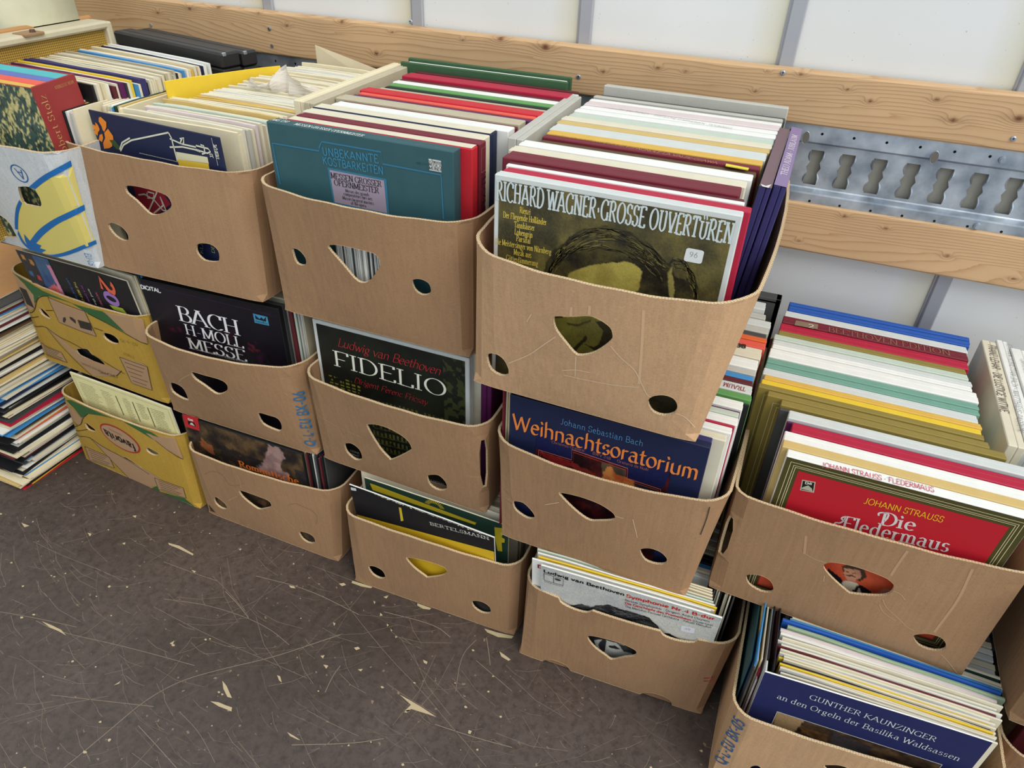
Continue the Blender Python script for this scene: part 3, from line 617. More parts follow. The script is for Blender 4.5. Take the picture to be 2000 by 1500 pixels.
# ------------------------------------------------------------ fruit cartons
class Carton:
    """open tray of double-wall cardboard; S(u, v, off) is a point on its skin: u runs round it (0 = middle of the front), v up"""
    W, D = .38, .5
    def __init__(s, z0, base, top, H=.235, bulge=.03, sb=0.0, r=.034, depth=.5):
        s.z0, s.H, s.bulge, s.sb, s.r, s.D = z0, H, bulge, sb, r, depth
        bx0, bx1, byl, byr = base; tx0, tx1, tyl, tyr = top; s.b = (bx0, bx1, byl, byr); s.t = (tx0, tx1, tyl, tyr)
        s.P = 2 * (s.W + s.D) - 8 * r + 2 * math.pi * r
        s.org = Vector(((bx0 + bx1) / 2, (byl + byr) / 2 + depth / 2, z0))
    def plan(s, u, k):
        r, W, D = s.r, s.W, s.D; sg = -1 if u < 0 else 1; u = abs(u); a = W / 2 - r; q = math.pi / 2 * r; b = D - 2 * r
        if u < a: p, y, cp = u, -D / 2, None
        elif u < a + q:
            t = (u - a) / r; p, y = a + r * math.sin(t), -D / 2 + r - r * math.cos(t); e = (u - a) / q
            cp = (a + r * min(1, 2 * e), -D / 2 + r * max(0, 2 * e - 1))
        elif u < a + q + b: p, y, cp = W / 2, -D / 2 + r + (u - a - q), None
        elif u < a + 2 * q + b:
            t = (u - a - q - b) / r; p, y = a + r * math.cos(t), D / 2 - r + r * math.sin(t); cp = None
        else: p, y, cp = a - (u - a - 2 * q - b), D / 2, None
        if cp: p, y = p * k + cp[0] * (1 - k), y * k + cp[1] * (1 - k)
        return sg * p / (W / 2), y / (D / 2)
    def pt(s, u, v):
        t = v / s.H; p, q = s.plan(u, .25 + .75 * min(1, max(0, t)))
        x0, x1, yl, yr = [a + (b - a) * t for a, b in zip(s.b, s.t)]
        x = (x0 + x1) / 2 + p * (x1 - x0) / 2; yf = yl + (yr - yl) * (p + 1) / 2; yb = s.b[2] * .5 + s.b[3] * .5 + s.D
        y = yf + (yb - yf) * (q + 1) / 2
        tt = max(0, min(1, t)) ** .8
        y -= s.bulge * tt * (1 - p * p) * max(0, -q) ** 3
        x += s.sb * tt * (1 - q * q) * (abs(p) ** 5) * (1 if p > 0 else -1)
        return Vector((x, y, s.z0 + v)) - s.org
    def __call__(s, u, v, off=0):
        P_ = s.pt(u, v); e = 1e-3; n = (s.pt(u + e, v) - s.pt(u - e, v)).cross(s.pt(u, v + e) - s.pt(u, v - e)).normalized()
        return P_ + n * off
    def build(s, name, label, mat, holes=(), rim=None, foot=None, group=None, thick=.0038, edge=True):
        P2 = s.P / 2; rimf = rim or (lambda u: 0); footf = foot or (lambda u: 0); st = .0125
        us = [-P2 + s.P * i / 140 for i in range(141)]
        low = [(u, .0005 + footf(u)) for u in us]; hi = [(u, s.H + rimf(u) + .0012 * math.sin(u * 61) * math.sin(u * 23)) for u in us[::-1]]
        if rim or foot:
            us2 = [-.19 + .38 * i / 90 for i in range(91)]
            low = sorted([p for p in low if abs(p[0]) > .19] + [(u, .0005 + footf(u)) for u in us2]); hi = sorted([p for p in hi if abs(p[0]) > .19] + [(u, s.H + rimf(u)) for u in us2], reverse=True)
        V_, F_ = cdt_region(low + hi, list(holes), .022); n = len(V_)
        vs = [s(p[0], p[1], 0) for p in V_] + [s(p[0], p[1], -thick) for p in V_]
        fs = [list(f) for f in F_] + [[i + n for i in f][::-1] for f in F_]
        root = tag(empty(name, s.org), label, 'box', group)
        mb = MB(); mb.add(vs, fs)
        bt = [s(-P2 + s.P * i / 60, .004, -.002) for i in range(60)]; mb.add(bt + [Vector((p.x, p.y, .009)) for p in bt], [list(range(60))[::-1], list(range(60, 120))])
        mb.build('carton_body', mat, root)
        ev = []; ef = []; uvs = []
        def strip(loop, closed):
            pts = loop + ([loop[0]] if closed else []); L_ = 0; n0 = len(ev); acc = []
            for i, p in enumerate(pts):
                if i: L_ += (Vector(p) - Vector(pts[i - 1])).length
                acc.append(L_); j = .0004 * math.sin(i * 2.3)
                ev.extend([s(p[0], p[1], .0003), s(p[0], p[1], -thick - .0003)])
            for i in range(len(pts) - 1):
                a = n0 + 2 * i; ef.append([a, a + 2, a + 3, a + 1]); uvs.append([(acc[i], 0), (acc[i + 1], 0), (acc[i + 1], 1), (acc[i], 1)])
        strip(hi, False); strip(low, False)
        for h in holes: strip(list(h), True)
        link_mesh('corrugated_edge', ev, ef, corrugated(), root, uvs=uvs)
        s.root = root; return root
    def px(s, pts):
        """points measured near the front (x, z, y) -> (u, v) on the skin along the line of sight they were measured on"""
        out = []; eye = cam.matrix_world.translation
        def proj(P): d = P + s.org - eye; k = d.dot(CF); return Vector((d.dot(CR) / k, d.dot(CU) / k))
        for x, z, y in pts:
            tg = proj(Vector((x, y, z)) - s.org); t = (z - s.z0) / s.H; x0, x1 = s.b[0] + (s.t[0] - s.b[0]) * t, s.b[1] + (s.t[1] - s.b[1]) * t
            u, v = (x - (x0 + x1) / 2) / (x1 - x0) * s.W, z - s.z0; e = 1e-4
            for _ in range(7):
                f = proj(s.pt(u, v)); du = (proj(s.pt(u + e, v)) - f) / e; dv = (proj(s.pt(u, v + e)) - f) / e; r = tg - f; det = du.x * dv.y - du.y * dv.x
                if abs(det) < 1e-6: break
                a_, b_ = (r.x * dv.y - r.y * dv.x) / det, (du.x * r.y - du.y * r.x) / det
                u += max(-.02, min(.02, a_)); v += max(-.02, min(.02, b_)); u = max(-.3, min(.3, u)); v = max(.001, min(s.H - .001 if v > s.H else v, s.H))
            out.append((u, v))
        return out
    def lines(s, name, strokes, wd, color, off=.0005, smooth=2, label=None):
        for st in strokes: flat(name, stroke_polys(smooth_line([tuple(p) for p in st], smooth), wd, .012), s, ink(color, .8), s.root, off)


T1, T2 = 0.3136, 0.6664
KR = cardboard((155, 121, 89)); KRD = cardboard((134, 104, 76)); KRL = cardboard((188, 151, 114)); KY = cardboard((170, 136, 54)); KW = cardboard((196, 200, 200))
def hole(c, pts, it=1): return spline_loop(c.px(pts), 3)
def slot_side(c, u0, u1, v0, v1): return smooth_loop([(u0, v0), (u1, v0), (u1, v1), (u0, v1)], 1)

c_rom = Carton(0, (.549, .933, .038, .033), (.564, .962, .014, .028), bulge=.014)
c_rom.build('cardboard_carton', 'brown floor carton with a water stain, under the carton stamped BX-06', KR,
    [hole(c_rom, p, i) for p, i in zip([[(0.6887,0.1407,0.025),(0.7189,0.1432,0.025),(0.7503,0.1425,0.025),(0.7698,0.1408,0.025),(0.7762,0.1321,0.025),(0.7723,0.1209,0.025),(0.7511,0.1064,0.025),(0.7343,0.0987,0.025),(0.7141,0.1067,0.025),(0.6938,0.1217,0.025)],[(0.602,0.0811,0.025),(0.6109,0.0878,0.025),(0.6237,0.0826,0.025),(0.6338,0.074,0.025),(0.635,0.0605,0.025),(0.6251,0.0536,0.025),(0.6112,0.0547,0.025),(0.6013,0.0648,0.025)],[(0.8394,0.0653,0.025),(0.8456,0.0728,0.025),(0.864,0.0761,0.025),(0.878,0.0723,0.025),(0.8826,0.0605,0.025),(0.8775,0.0481,0.025),(0.8618,0.0423,0.025),(0.8464,0.0483,0.025)]], (1, 1, 1))])
c_ber = Carton(0, (.991, 1.38, .003, .012), (1.0, 1.39, -.02, -.012), bulge=.006, H=.243)
c_ber.build('cardboard_carton', 'brown floor carton whose cut-out shows bright yellow, torn base corners', KR,
    [hole(c_ber, p) for p in [[(1.1341,0.1373,0.004),(1.141,0.1448,0.004),(1.1812,0.1531,0.004),(1.2188,0.1541,0.004),(1.2285,0.1461,0.004),(1.2277,0.1372,0.004),(1.2147,0.1224,0.004),(1.1837,0.1016,0.004),(1.1758,0.1034,0.004),(1.1507,0.1173,0.004)],[(1.0351,0.062,0.004),(1.0403,0.0699,0.004),(1.0545,0.0748,0.004),(1.0711,0.0703,0.004),(1.0773,0.0552,0.004),(1.0741,0.0455,0.004),(1.0615,0.0393,0.004),(1.0447,0.0439,0.004)],[(1.2844,0.072,0.004),(1.2907,0.0811,0.004),(1.3077,0.0864,0.004),(1.3231,0.0811,0.004),(1.3279,0.068,0.004),(1.3249,0.0574,0.004),(1.3079,0.0505,0.004),(1.2907,0.0573,0.004)]]])
def be4_rim(u):
    d = 0
    for c0, w_, h in ((-.088, .03, .016), (.096, .03, .016)): d -= h * (max(0, 1 - ((u - c0) / w_) ** 2) ** .35 if abs(u - c0) < w_ else 0)
    return d
def be4_foot(u):
    d = 0
    for c0, w_, h in ((-.105, .027, .02), (.1, .03, .022)): d += h * (max(0, 1 - ((u - c0) / w_) ** 2) ** .4 if abs(u - c0) < w_ else 0)
    return d
c_be4 = Carton(0, (1.4, 1.778, -.022, -.007), (1.404, 1.796, -.03, -.01), bulge=.018)
c_be4.build('cardboard_carton', 'brown floor carton with half-round notches and red ticks at its right corner', KR,
    [hole(c_be4, p) for p in [[(1.5397,0.1392,-0.028),(1.5442,0.1481,-0.028),(1.5701,0.1545,-0.028),(1.6012,0.1576,-0.028),(1.6275,0.1541,-0.028),(1.6332,0.1468,-0.028),(1.6314,0.1351,-0.028),(1.6137,0.1202,-0.028),(1.5922,0.0998,-0.028),(1.5782,0.1055,-0.028),(1.5582,0.1155,-0.028),(1.5447,0.1292,-0.028)]]],
    rim=be4_rim, foot=be4_foot)
c_kau = Carton(0, (1.805, 2.18, -.118, -.105), (1.8, 2.2, -.135, -.1), bulge=.01)
c_kau.build('cardboard_carton', 'brown floor carton stamped EU BX-05 at its left corner, packed with loose sleeves', KRL,
    [hole(c_kau, p) for p in [[(1.8622,0.0954,-0.13),(1.8643,0.1043,-0.13),(1.871,0.1108,-0.13),(1.8772,0.1074,-0.13),(1.8855,0.0945,-0.13),(1.8785,0.0774,-0.13),(1.867,0.0795,-0.13)],[(1.9573,0.1767,-0.13),(1.9634,0.1862,-0.13),(1.978,0.1957,-0.13),(1.9929,0.1946,-0.13),(2.0062,0.182,-0.13),(2.0034,0.1583,-0.13),(1.9783,0.1591,-0.13)]]])
c_fav = Carton(0, (.117, .528, .063, .038), (.135, .54, .053, .036), bulge=.012, r=.03)
c_fav.build('cardboard_carton', 'yellow and green printed banana carton on the floor with an upside-down red oval', KY,
    [hole(c_fav, p) for p in [[(0.2875,0.0804,0.04),(0.2968,0.0872,0.04),(0.3181,0.0949,0.04),(0.3403,0.0877,0.04),(0.3661,0.0767,0.04),(0.3707,0.0664,0.04),(0.3634,0.055,0.04),(0.3361,0.0482,0.04),(0.303,0.0498,0.04),(0.2885,0.0653,0.04)],[(0.2136,0.1667,0.04),(0.2222,0.1734,0.04),(0.2315,0.1678,0.04),(0.2436,0.1604,0.04),(0.2436,0.1522,0.04),(0.2304,0.1487,0.04),(0.2162,0.1512,0.04)],[(0.4043,0.1539,0.04),(0.4109,0.1595,0.04),(0.4264,0.1585,0.04),(0.4406,0.1539,0.04),(0.4393,0.1453,0.04),(0.4231,0.1395,0.04),(0.407,0.1435,0.04)]]])
c_20 = Carton(T1, (.111, .514, .072, .052), (.095, .54, .08, .038), bulge=.02, r=.03)
c_20.build('cardboard_carton', 'yellow and green banana carton stacked second from the floor at the left', KY,
    [hole(c_20, p) for p in [[(0.2793,0.4004,0.045),(0.288,0.4047,0.045),(0.3192,0.4132,0.045),(0.3297,0.4018,0.045),(0.3529,0.3917,0.045),(0.3594,0.3853,0.045),(0.3559,0.3782,0.045),(0.3375,0.3763,0.045),(0.3058,0.3814,0.045),(0.2831,0.3862,0.045)],[(0.2093,0.4909,0.045),(0.2163,0.4944,0.045),(0.2268,0.4874,0.045),(0.2355,0.4765,0.045),(0.2359,0.4708,0.045),(0.2274,0.4692,0.045),(0.212,0.4759,0.045)],[(0.3892,0.4711,0.045),(0.3984,0.4761,0.045),(0.4187,0.4762,0.045),(0.4303,0.4689,0.045),(0.4297,0.4597,0.045),(0.4216,0.4536,0.045),(0.4038,0.4528,0.045),(0.3894,0.4608,0.045)]]])
c_bac = Carton(T1, (.533, .916, .04, .042), (.562, .924, .0, .02), bulge=.032)
c_bac.build('cardboard_carton', 'brown carton stamped Q-L-EU BX-06 in blue up its right edge', KR,
    [hole(c_bac, p) for p in [[(0.6648,0.4727,0.005),(0.6723,0.4778,0.005),(0.7037,0.4782,0.005),(0.7363,0.4791,0.005),(0.7513,0.4748,0.005),(0.7548,0.4658,0.005),(0.7489,0.4537,0.005),(0.7325,0.4413,0.005),(0.7167,0.438,0.005),(0.693,0.4501,0.005),(0.6717,0.4601,0.005)],[(0.5959,0.4256,0.005),(0.6014,0.4312,0.005),(0.6202,0.4314,0.005),(0.6333,0.4231,0.005),(0.6373,0.3998,0.005),(0.6343,0.3951,0.005),(0.6158,0.3962,0.005),(0.5966,0.4059,0.005)]] + [[(0.8064,0.408,0.015),(0.8134,0.4127,0.015),(0.8334,0.4133,0.015),(0.8561,0.412,0.015),(0.8624,0.3967,0.015),(0.8567,0.3806,0.015),(0.8428,0.3778,0.015),(0.814,0.3841,0.015)]]])
c_fid = Carton(T1, (.928, 1.303, .042, .031), (.937, 1.314, .008, -.002), bulge=.016)
c_fid.build('cardboard_carton', 'brown middle carton with black side slots, below the teal opera carton', KR,
    [hole(c_fid, p) for p in [[(1.0705,0.4678,0.008),(1.0765,0.4757,0.008),(1.0971,0.4806,0.008),(1.1254,0.4782,0.008),(1.1528,0.4666,0.008),(1.1625,0.4505,0.008),(1.1581,0.4391,0.008),(1.1198,0.4051,0.008),(1.1111,0.406,0.008),(1.0922,0.4257,0.008)]]] + [hole(c_fid, p) for p in [[(1.0085,0.3969,0.015),(1.0149,0.4032,0.015),(1.0275,0.4062,0.015),(1.0418,0.3982,0.015),(1.0468,0.3826,0.015),(1.0434,0.3708,0.015),(1.029,0.3662,0.015),(1.0119,0.3788,0.015)],[(1.1879,0.3806,0.015),(1.1946,0.3884,0.015),(1.2119,0.3942,0.015),(1.2244,0.3859,0.015),(1.2294,0.3739,0.015),(1.2266,0.3622,0.015),(1.2106,0.3552,0.015),(1.1935,0.3617,0.015)]]]
    + [slot_side(c_fid, .176, .191, .075, .2), slot_side(c_fid, -.205, -.19, .1, .19)])
c_wei = Carton(T1, (1.345, 1.693, -.005, -.01), (1.331, 1.716, -.014, -.012), bulge=.026, sb=.006)
c_wei.build('cardboard_carton', 'pale brown carton split down its right corner, left of the red operetta carton', KR,
    [hole(c_wei, p) for p in [[(1.4593,0.4828,-0.03),(1.4636,0.4887,-0.03),(1.4949,0.4918,-0.03),(1.5262,0.4889,-0.03),(1.5476,0.4804,-0.03),(1.5543,0.4727,-0.03),(1.5534,0.4635,-0.03),(1.5301,0.4512,-0.03),(1.5123,0.4461,-0.03),(1.4872,0.4589,-0.03)],[(1.3783,0.4324,-0.03),(1.383,0.4372,-0.03),(1.3984,0.4387,-0.03),(1.4145,0.4251,-0.03),(1.4198,0.4143,-0.03),(1.4154,0.4076,-0.03),(1.4027,0.406,-0.03),(1.3837,0.4161,-0.03)]] + [[(1.6032,0.4003,-0.02),(1.6055,0.4087,-0.02),(1.6183,0.4155,-0.02),(1.6343,0.4146,-0.02),(1.6457,0.4066,-0.02),(1.6486,0.398,-0.02),(1.6451,0.3889,-0.02),(1.63,0.3824,-0.02),(1.6135,0.3848,-0.02)]]])
c_fle = Carton(T1, (1.722, 2.12, .03, .013), (1.72, 2.13, .016, .02), bulge=.012, r=.022)
c_fle.build('cardboard_carton', 'large creased brown carton at the right holding the red operetta box set', KR,
    [hole(c_fle, p) for p in [[(1.8756,0.4563,0.012),(1.8776,0.4668,0.012),(1.889,0.4734,0.012),(1.9187,0.4769,0.012),(1.9545,0.4735,0.012),(1.9691,0.4674,0.012),(1.9748,0.4588,0.012),(1.9734,0.4426,0.012),(1.9605,0.4313,0.012),(1.9283,0.4195,0.012),(1.9178,0.4222,0.012),(1.8909,0.4404,0.012)],[(1.7751,0.3836,0.012),(1.7784,0.3927,0.012),(1.7957,0.3978,0.012),(1.8111,0.3931,0.012),(1.8197,0.3787,0.012),(1.8184,0.3676,0.012),(1.8038,0.3622,0.012),(1.7836,0.369,0.012)],[(2.0313,0.368,0.012),(2.0341,0.3772,0.012),(2.0476,0.3857,0.012),(2.0637,0.3857,0.012),(2.074,0.3757,0.012),(2.0764,0.3623,0.012),(2.0635,0.3525,0.012),(2.0441,0.3541,0.012)]]]
    + [slot_side(c_fle, -.193, -.176, .088, .178)])
c_A = Carton(T2, (.494, .862, .018, .031), (.466, .874, .03, .035), bulge=.016)
c_A.build('cardboard_carton', 'brown carton of cream sleeves behind a dark blue cover with an orange flower', KR,
    [hole(c_A, p) for p in [[(0.6126,0.8401,0.022),(0.62,0.846,0.022),(0.645,0.8483,0.022),(0.6786,0.8471,0.022),(0.7043,0.8433,0.022),(0.7119,0.8338,0.022),(0.7082,0.8221,0.022),(0.6821,0.8062,0.022),(0.6628,0.7999,0.022),(0.65,0.8033,0.022),(0.6314,0.8197,0.022),(0.6144,0.8307,0.022)]]] + [hole(c_A, p) for p in [[(0.5411,0.7568,0.022),(0.5536,0.7652,0.022),(0.5743,0.7616,0.022),(0.5847,0.7501,0.022),(0.5819,0.7375,0.022),(0.5673,0.7331,0.022),(0.5496,0.7403,0.022)],[(0.7446,0.7565,0.022),(0.7542,0.7643,0.022),(0.7786,0.7677,0.022),(0.7929,0.759,0.022),(0.7909,0.7411,0.022),(0.7798,0.7343,0.022),(0.7555,0.7321,0.022),(0.7431,0.743,0.022)]]]
    + [slot_side(c_A, -.2, -.186, .185, .215), slot_side(c_A, -.2, -.186, .1, .13), slot_side(c_A, -.2, -.186, .045, .075)])
c_mes = Carton(T2, (.908, 1.274, .026, .024), (.902, 1.278, .018, .012), bulge=.026, sb=.01)
c_mes.build('cardboard_carton', 'brown carton holding the teal opera mass box set at its front', KR,
    [hole(c_mes, p) for p in [[(1.0396,0.8221,0.003),(1.0461,0.8281,0.003),(1.066,0.8308,0.003),(1.099,0.8303,0.003),(1.1233,0.8289,0.003),(1.1319,0.8191,0.003),(1.1293,0.8056,0.003),(1.1104,0.7802,0.003),(1.0956,0.7729,0.003),(1.0821,0.778,0.003),(1.062,0.7991,0.003)],[(0.9687,0.8038,0.003),(0.9738,0.8075,0.003),(0.9837,0.8055,0.003),(0.9929,0.7953,0.003),(0.9923,0.7843,0.003),(0.9837,0.7792,0.003),(0.9724,0.7828,0.003)]] + [[(1.1823,0.7907,0.01),(1.1869,0.7964,0.01),(1.1988,0.799,0.01),(1.2115,0.7949,0.01),(1.215,0.784,0.01),(1.2107,0.7759,0.01),(1.1986,0.7719,0.01),(1.187,0.7775,0.01)]]])
c_wag = Carton(T2, (1.302, 1.653, -.034, -.04), (1.304, 1.68, -.052, -.058), bulge=.034, sb=.012, r=.05)
c_wag.build('cardboard_carton', 'light brown bulging carton with torn creases round its cut-out', KRL,
    [hole(c_wag, p) for p in [[(1.4386,0.8282,-0.068),(1.4419,0.8353,-0.068),(1.4629,0.8396,-0.068),(1.4852,0.8467,-0.068),(1.4999,0.8447,-0.068),(1.5151,0.837,-0.068),(1.5199,0.8267,-0.068),(1.5193,0.8184,-0.068),(1.5103,0.8053,-0.068),(1.4969,0.792,-0.068),(1.4805,0.7838,-0.068),(1.4718,0.7851,-0.068),(1.4576,0.7984,-0.068),(1.4434,0.814,-0.068)],[(1.343,0.7432,-0.068),(1.347,0.7503,-0.068),(1.3577,0.7525,-0.068),(1.3696,0.7466,-0.068),(1.3771,0.7329,-0.068),(1.3763,0.722,-0.068),(1.3656,0.7175,-0.068),(1.3498,0.7238,-0.068)],[(1.5796,0.7359,-0.068),(1.5836,0.7469,-0.068),(1.598,0.7539,-0.068),(1.6116,0.7523,-0.068),(1.6182,0.743,-0.068),(1.6164,0.7295,-0.068),(1.6031,0.7213,-0.068),(1.5882,0.723,-0.068)]]])
c_eu = Carton(T2, (.105, .498, .018, .006), (.1, .535, -.045, -.034), bulge=.0, r=.03, depth=.5, H=.235)
c_eu.build('cardboard_carton', 'white printed carton with blue arcs and a yellow banana shape, top left', KW,
    [hole(c_eu, p) for p in [[(0.3721,0.8088,-0.005),(0.381,0.8132,-0.005),(0.4,0.8164,-0.005),(0.4177,0.8136,-0.005),(0.4226,0.7985,-0.005),(0.4207,0.7864,-0.005),(0.4133,0.7792,-0.005),(0.3885,0.7778,-0.005),(0.3702,0.7805,-0.005)],[(0.2634,0.74,-0.005),(0.2893,0.7416,-0.005),(0.3074,0.7293,-0.005),(0.3133,0.705,-0.005),(0.3083,0.6992,-0.005),(0.2624,0.6919,-0.005),(0.2418,0.7009,-0.005)]]])
c_far = Carton(T1, (2.174, 2.55, -.038, -.04), (2.165, 2.56, -.04, -.04), bulge=.01, r=.02)
c_far.build('cardboard_carton', 'brown carton cut off by the right edge of the picture, above the floor', KRD, [])
c_farlow = Carton(0, (2.205, 2.6, -.02, -.03), (2.2, 2.6, -.03, -.04), bulge=.01)
c_farlow.build('cardboard_carton', 'brown carton low in the bottom right corner with a thick raw rim', KR, [])

# ------------------------------------------------------------ records
ORD = ['', 'second', 'third', 'fourth', 'fifth', 'sixth', 'seventh', 'eighth', 'ninth', 'tenth', 'eleventh', 'twelfth', 'thirteenth', 'fourteenth', 'fifteenth', 'sixteenth', 'seventeenth', 'eighteenth', 'nineteenth', 'twentieth', 'twenty-first', 'twenty-second', 'twenty-third', 'twenty-fourth', 'twenty-fifth', 'twenty-sixth']
NM = dict(silver='off-white', gold='olive gold', grey='pale grey', darkgrey='dark grey', sage='sage green', seagreen='sea green', palegreen='pale green', skyblue='sky blue', darkgreen='dark green', palepink='pale pink')
def cname(c): return NM.get(c, c)
def box_set(x, y, z, w, t, h, c, label, c2=None, group=None, along='x', rz=0, tilt=0, cut=.55, cs=None):
    """lid and tray of a record box standing upright; origin at its base centre. along='x': cover looks at -y; 'y': cover looks at -x"""
    if along == 'x': a0, a1, b0, b1 = -w / 2, w / 2, -t / 2, t / 2
    else: a0, a1, b0, b1 = -t / 2, t / 2, -w / 2, w / 2
    root = tag(empty('record_box_set', (x + (w / 2 if along == 'x' else t / 2), y + (t / 2 if along == 'x' else w / 2), z), rz), label, 'box set', group)
    root.rotation_euler.x = tilt
    m1, m2 = paper(c), paper(c2 or c)
    lid, tr = MB(), MB()
    if t < .014: lid.box(a0, a1, b0, b1, 0, h, b=.0012); lid.build('case', m1, root)
    elif along == 'x':
        k = b0 + (b1 - b0) * cut; lid.box(a0, a1, b0, k, 0, h, b=.0013); tr.box(a0 + .0006, a1 - .0006, k + .0003, b1, .0006, h - .0007, b=.0012)
        lid.build('lid', m1, root); tr.build('tray', m2, root)
    else:
        k = a0 + (a1 - a0) * cut; lid.box(a0, k, b0, b1, 0, h, b=.0013); tr.box(k + .0003, a1, b0 + .0006, b1 - .0006, .0006, h - .0007, b=.0012)
        lid.build('lid', m1, root); tr.build('tray', m2, root)
    return root
SL = {}
def sleeve_mesh(w, t, h, c, edge, var):
    k = (w, t, h, str(c), str(edge), var)
    if k in SL: return SL[k]
    r = random.Random(var * 13 + 1); n = 6; vs = []; fs = []; mi = []
    ph = r.random() * 6; am = 0 if var == 9 else r.uniform(.0, .0012)
    for i in range(n + 1):
        x = -w / 2 + w * i / n; dy = am * math.sin(ph + x * 14)
        for z, e in ((0, 0), (h * .5, 0), (h - .0006, r.uniform(-.0006, .0004) if 0 < i < n else -.0012)):
            vs.append((x, -t / 2 + dy, z + e)); vs.append((x, t / 2 + dy, z + e))
        vs.append((x, dy, h + (0 if 0 < i < n else -.001)))
    K = 7
    for i in range(n):
        a, b = i * K, (i + 1) * K
        for j in (0, 2): fs += [[a + j, b + j, b + j + 2, a + j + 2], [a + j + 1, a + j + 3, b + j + 3, b + j + 1]]; mi += [0, 0]
        fs += [[a + 4, b + 4, b + 6, a + 6], [a + 6, b + 6, b + 5, a + 5], [a, a + 1, b + 1, b]]; mi += [1, 1, 1]
    e = n * K
    fs += [[0, 2, 3, 1], [2, 4, 6, 5, 3], [e, e + 1, e + 3, e + 2], [e + 2, e + 3, e + 5, e + 6, e + 4]]; mi += [1, 1, 1, 1]
    me = bpy.data.meshes.new('record_sleeve'); me.from_pydata(vs, [], fs); me.materials.append(paper(c)); me.materials.append(paper(edge, .7)); me.polygons.foreach_set('material_index', mi); me.update()
    SL[k] = me; return me
def sleeve(x, y, z, label, group, c='cream', edge='ivory', w=.313, t=.0035, h=.313, rz=0, rx=0, ry=0, var=0, name='record_sleeve'):
    """origin at base centre"""
    o = bpy.data.objects.new(name, sleeve_mesh(w, t, h, c, edge, var)); col.objects.link(o); o.location = (x, y, z); o.rotation_euler = (rx, ry, rz)
    tag(o, label, 'record', group); return o
def row(items, where, zbase, group, wdef=.315):
    """items front to back: (x_left, y_front, height, colour, kind, extra)"""
    out = []
    for i, it in enumerate(items):
        x, y, h, c = it[:4]; ex = it[4] if len(it) > 4 else {}
        yn = ex.get('yn') or (items[i + 1][1] if i + 1 < len(items) else y + .012)
        t = max(.003, yn - y - .0012); w_ = ex.get('w', wdef); o = ORD[i] + ' from the front' if i else 'foremost'
        lab = ex.get('label') or '%s box set, %s %s' % (cname(c), o, where)
        if ex.get('kind') == 'sleeve':
            ob = sleeve(x + w_ / 2, y + t / 2, zbase, ex.get('label') or '%s record sleeve, %s %s' % (cname(c), o, where), group, c, ex.get('edge', c), w_, t, h, var=i % 5, rz=ex.get('rz', 0))
        else: tl = ex.get('tilt', 0); ob = box_set(x, y + h * math.sin(tl), zbase, w_, t, h, c, lab, ex.get('c2'), group, rz=ex.get('rz', 0), tilt=tl, cut=ex.get('cut', .55))
        out.append(ob)
    return out
ZT2, HT2 = T2 + .009, .991 - T2 - .009
def P_(z, *pts): return pts
M = [(0.9181,0.047),(0.9401,0.0685),(0.9328,0.084),(0.9409,0.129),(0.9392,0.1654),(0.9577,0.1867),(0.9395,0.2282),(0.9514,0.2529),(0.9578,0.2725),(0.9521,0.2969),(0.9647,0.3235),(0.9703,0.3466),(0.9717,0.361),(0.9672,0.3861),(0.9626,0.4091),(0.9464,0.4473),(0.9419,0.4678),(0.9216,0.5373)]
ym = [p[1] for p in M]
R_mes = row([
    (.927, .0405, HT2, 'teal', {'label': 'teal record box set with blue frame lines and a pale mauve title panel'}),
    (.944, .0665, HT2 - .001, 'red', {'label': 'cream-topped red leatherette box set right behind the teal one', 'yn': .088}),
    (.946, .089, HT2, 'burgundy', {'label': 'dark red box set with a ruled end panel, behind the cream-topped red one'}),
    (.9409, .113, HT2, 'ivory', {}), (.941, .139, HT2, 'navy', {'cut': .3, 'label': 'cream-topped navy record box set in the teal one\'s row'}),
    (.9577, .1665, HT2, 'white', {}), (.9577, .196, HT2 - .003, 'burgundy', {}),
    (.9395, .2075, HT2, 'beige', {'w': .335}), (.9514, .238, HT2 - .002, 'purple', {'w': .33}), (.9578, .2505, HT2, 'coral', {'w': .325}), (.9521, .263, HT2 + .002, 'red', {'w': .335}),
    (.9647, .2935, HT2 - .002, 'beige', {'w': .32}), (.9703, .3165, HT2 - .002, 'black', {'w': .318}), (.9717, .3295, HT2, 'green', {'w': .316}),
    (.9672, .3505, HT2, 'white', {'w': .323}), (.9686, .372, HT2 - .001, 'maroon', {'w': .322}), (.9646, .39, HT2 + .003, 'crimson', {'w': .326}), (.9646, .425, HT2 - .004, 'silver', {'w': .33}),
    (.96, .452, HT2 - .002, 'maroon', {'w': .33}), (.9216, .462, HT2 + .01, (52, 88, 56), {'w': .345, 'yn': .472, 'label': 'dark green cloth board in front of the white album pages at the row\'s back'}),
    (.93, .4735, HT2 + .008, 'white', {'w': .33, 'yn': .486}), (.925, .4875, HT2 + .013, (52, 88, 56), {'w': .34, 'yn': .498, 'label': 'dark green cloth album, rearmost before the pine board'})],
    'in the carton with the teal box set', ZT2, 'box sets in the carton with the teal cover')
# records standing edge-on along the left side of that carton
for i, (x, y, t, c, lab, h, w_) in enumerate(((.893, .155, .022, 'cream', 'cream lidded box standing edge-on between the cream sleeves and the red box sets', HT2 + .002, .33),
        (.9175, .15, .019, 'beige', 'worn beige cloth box set standing edge-on beside the lidded cream box', HT2 + .003, .315))):
    box_set(x, y, ZT2, w_, t, h, c, lab, along='y', group='box sets in the carton with the teal cover')

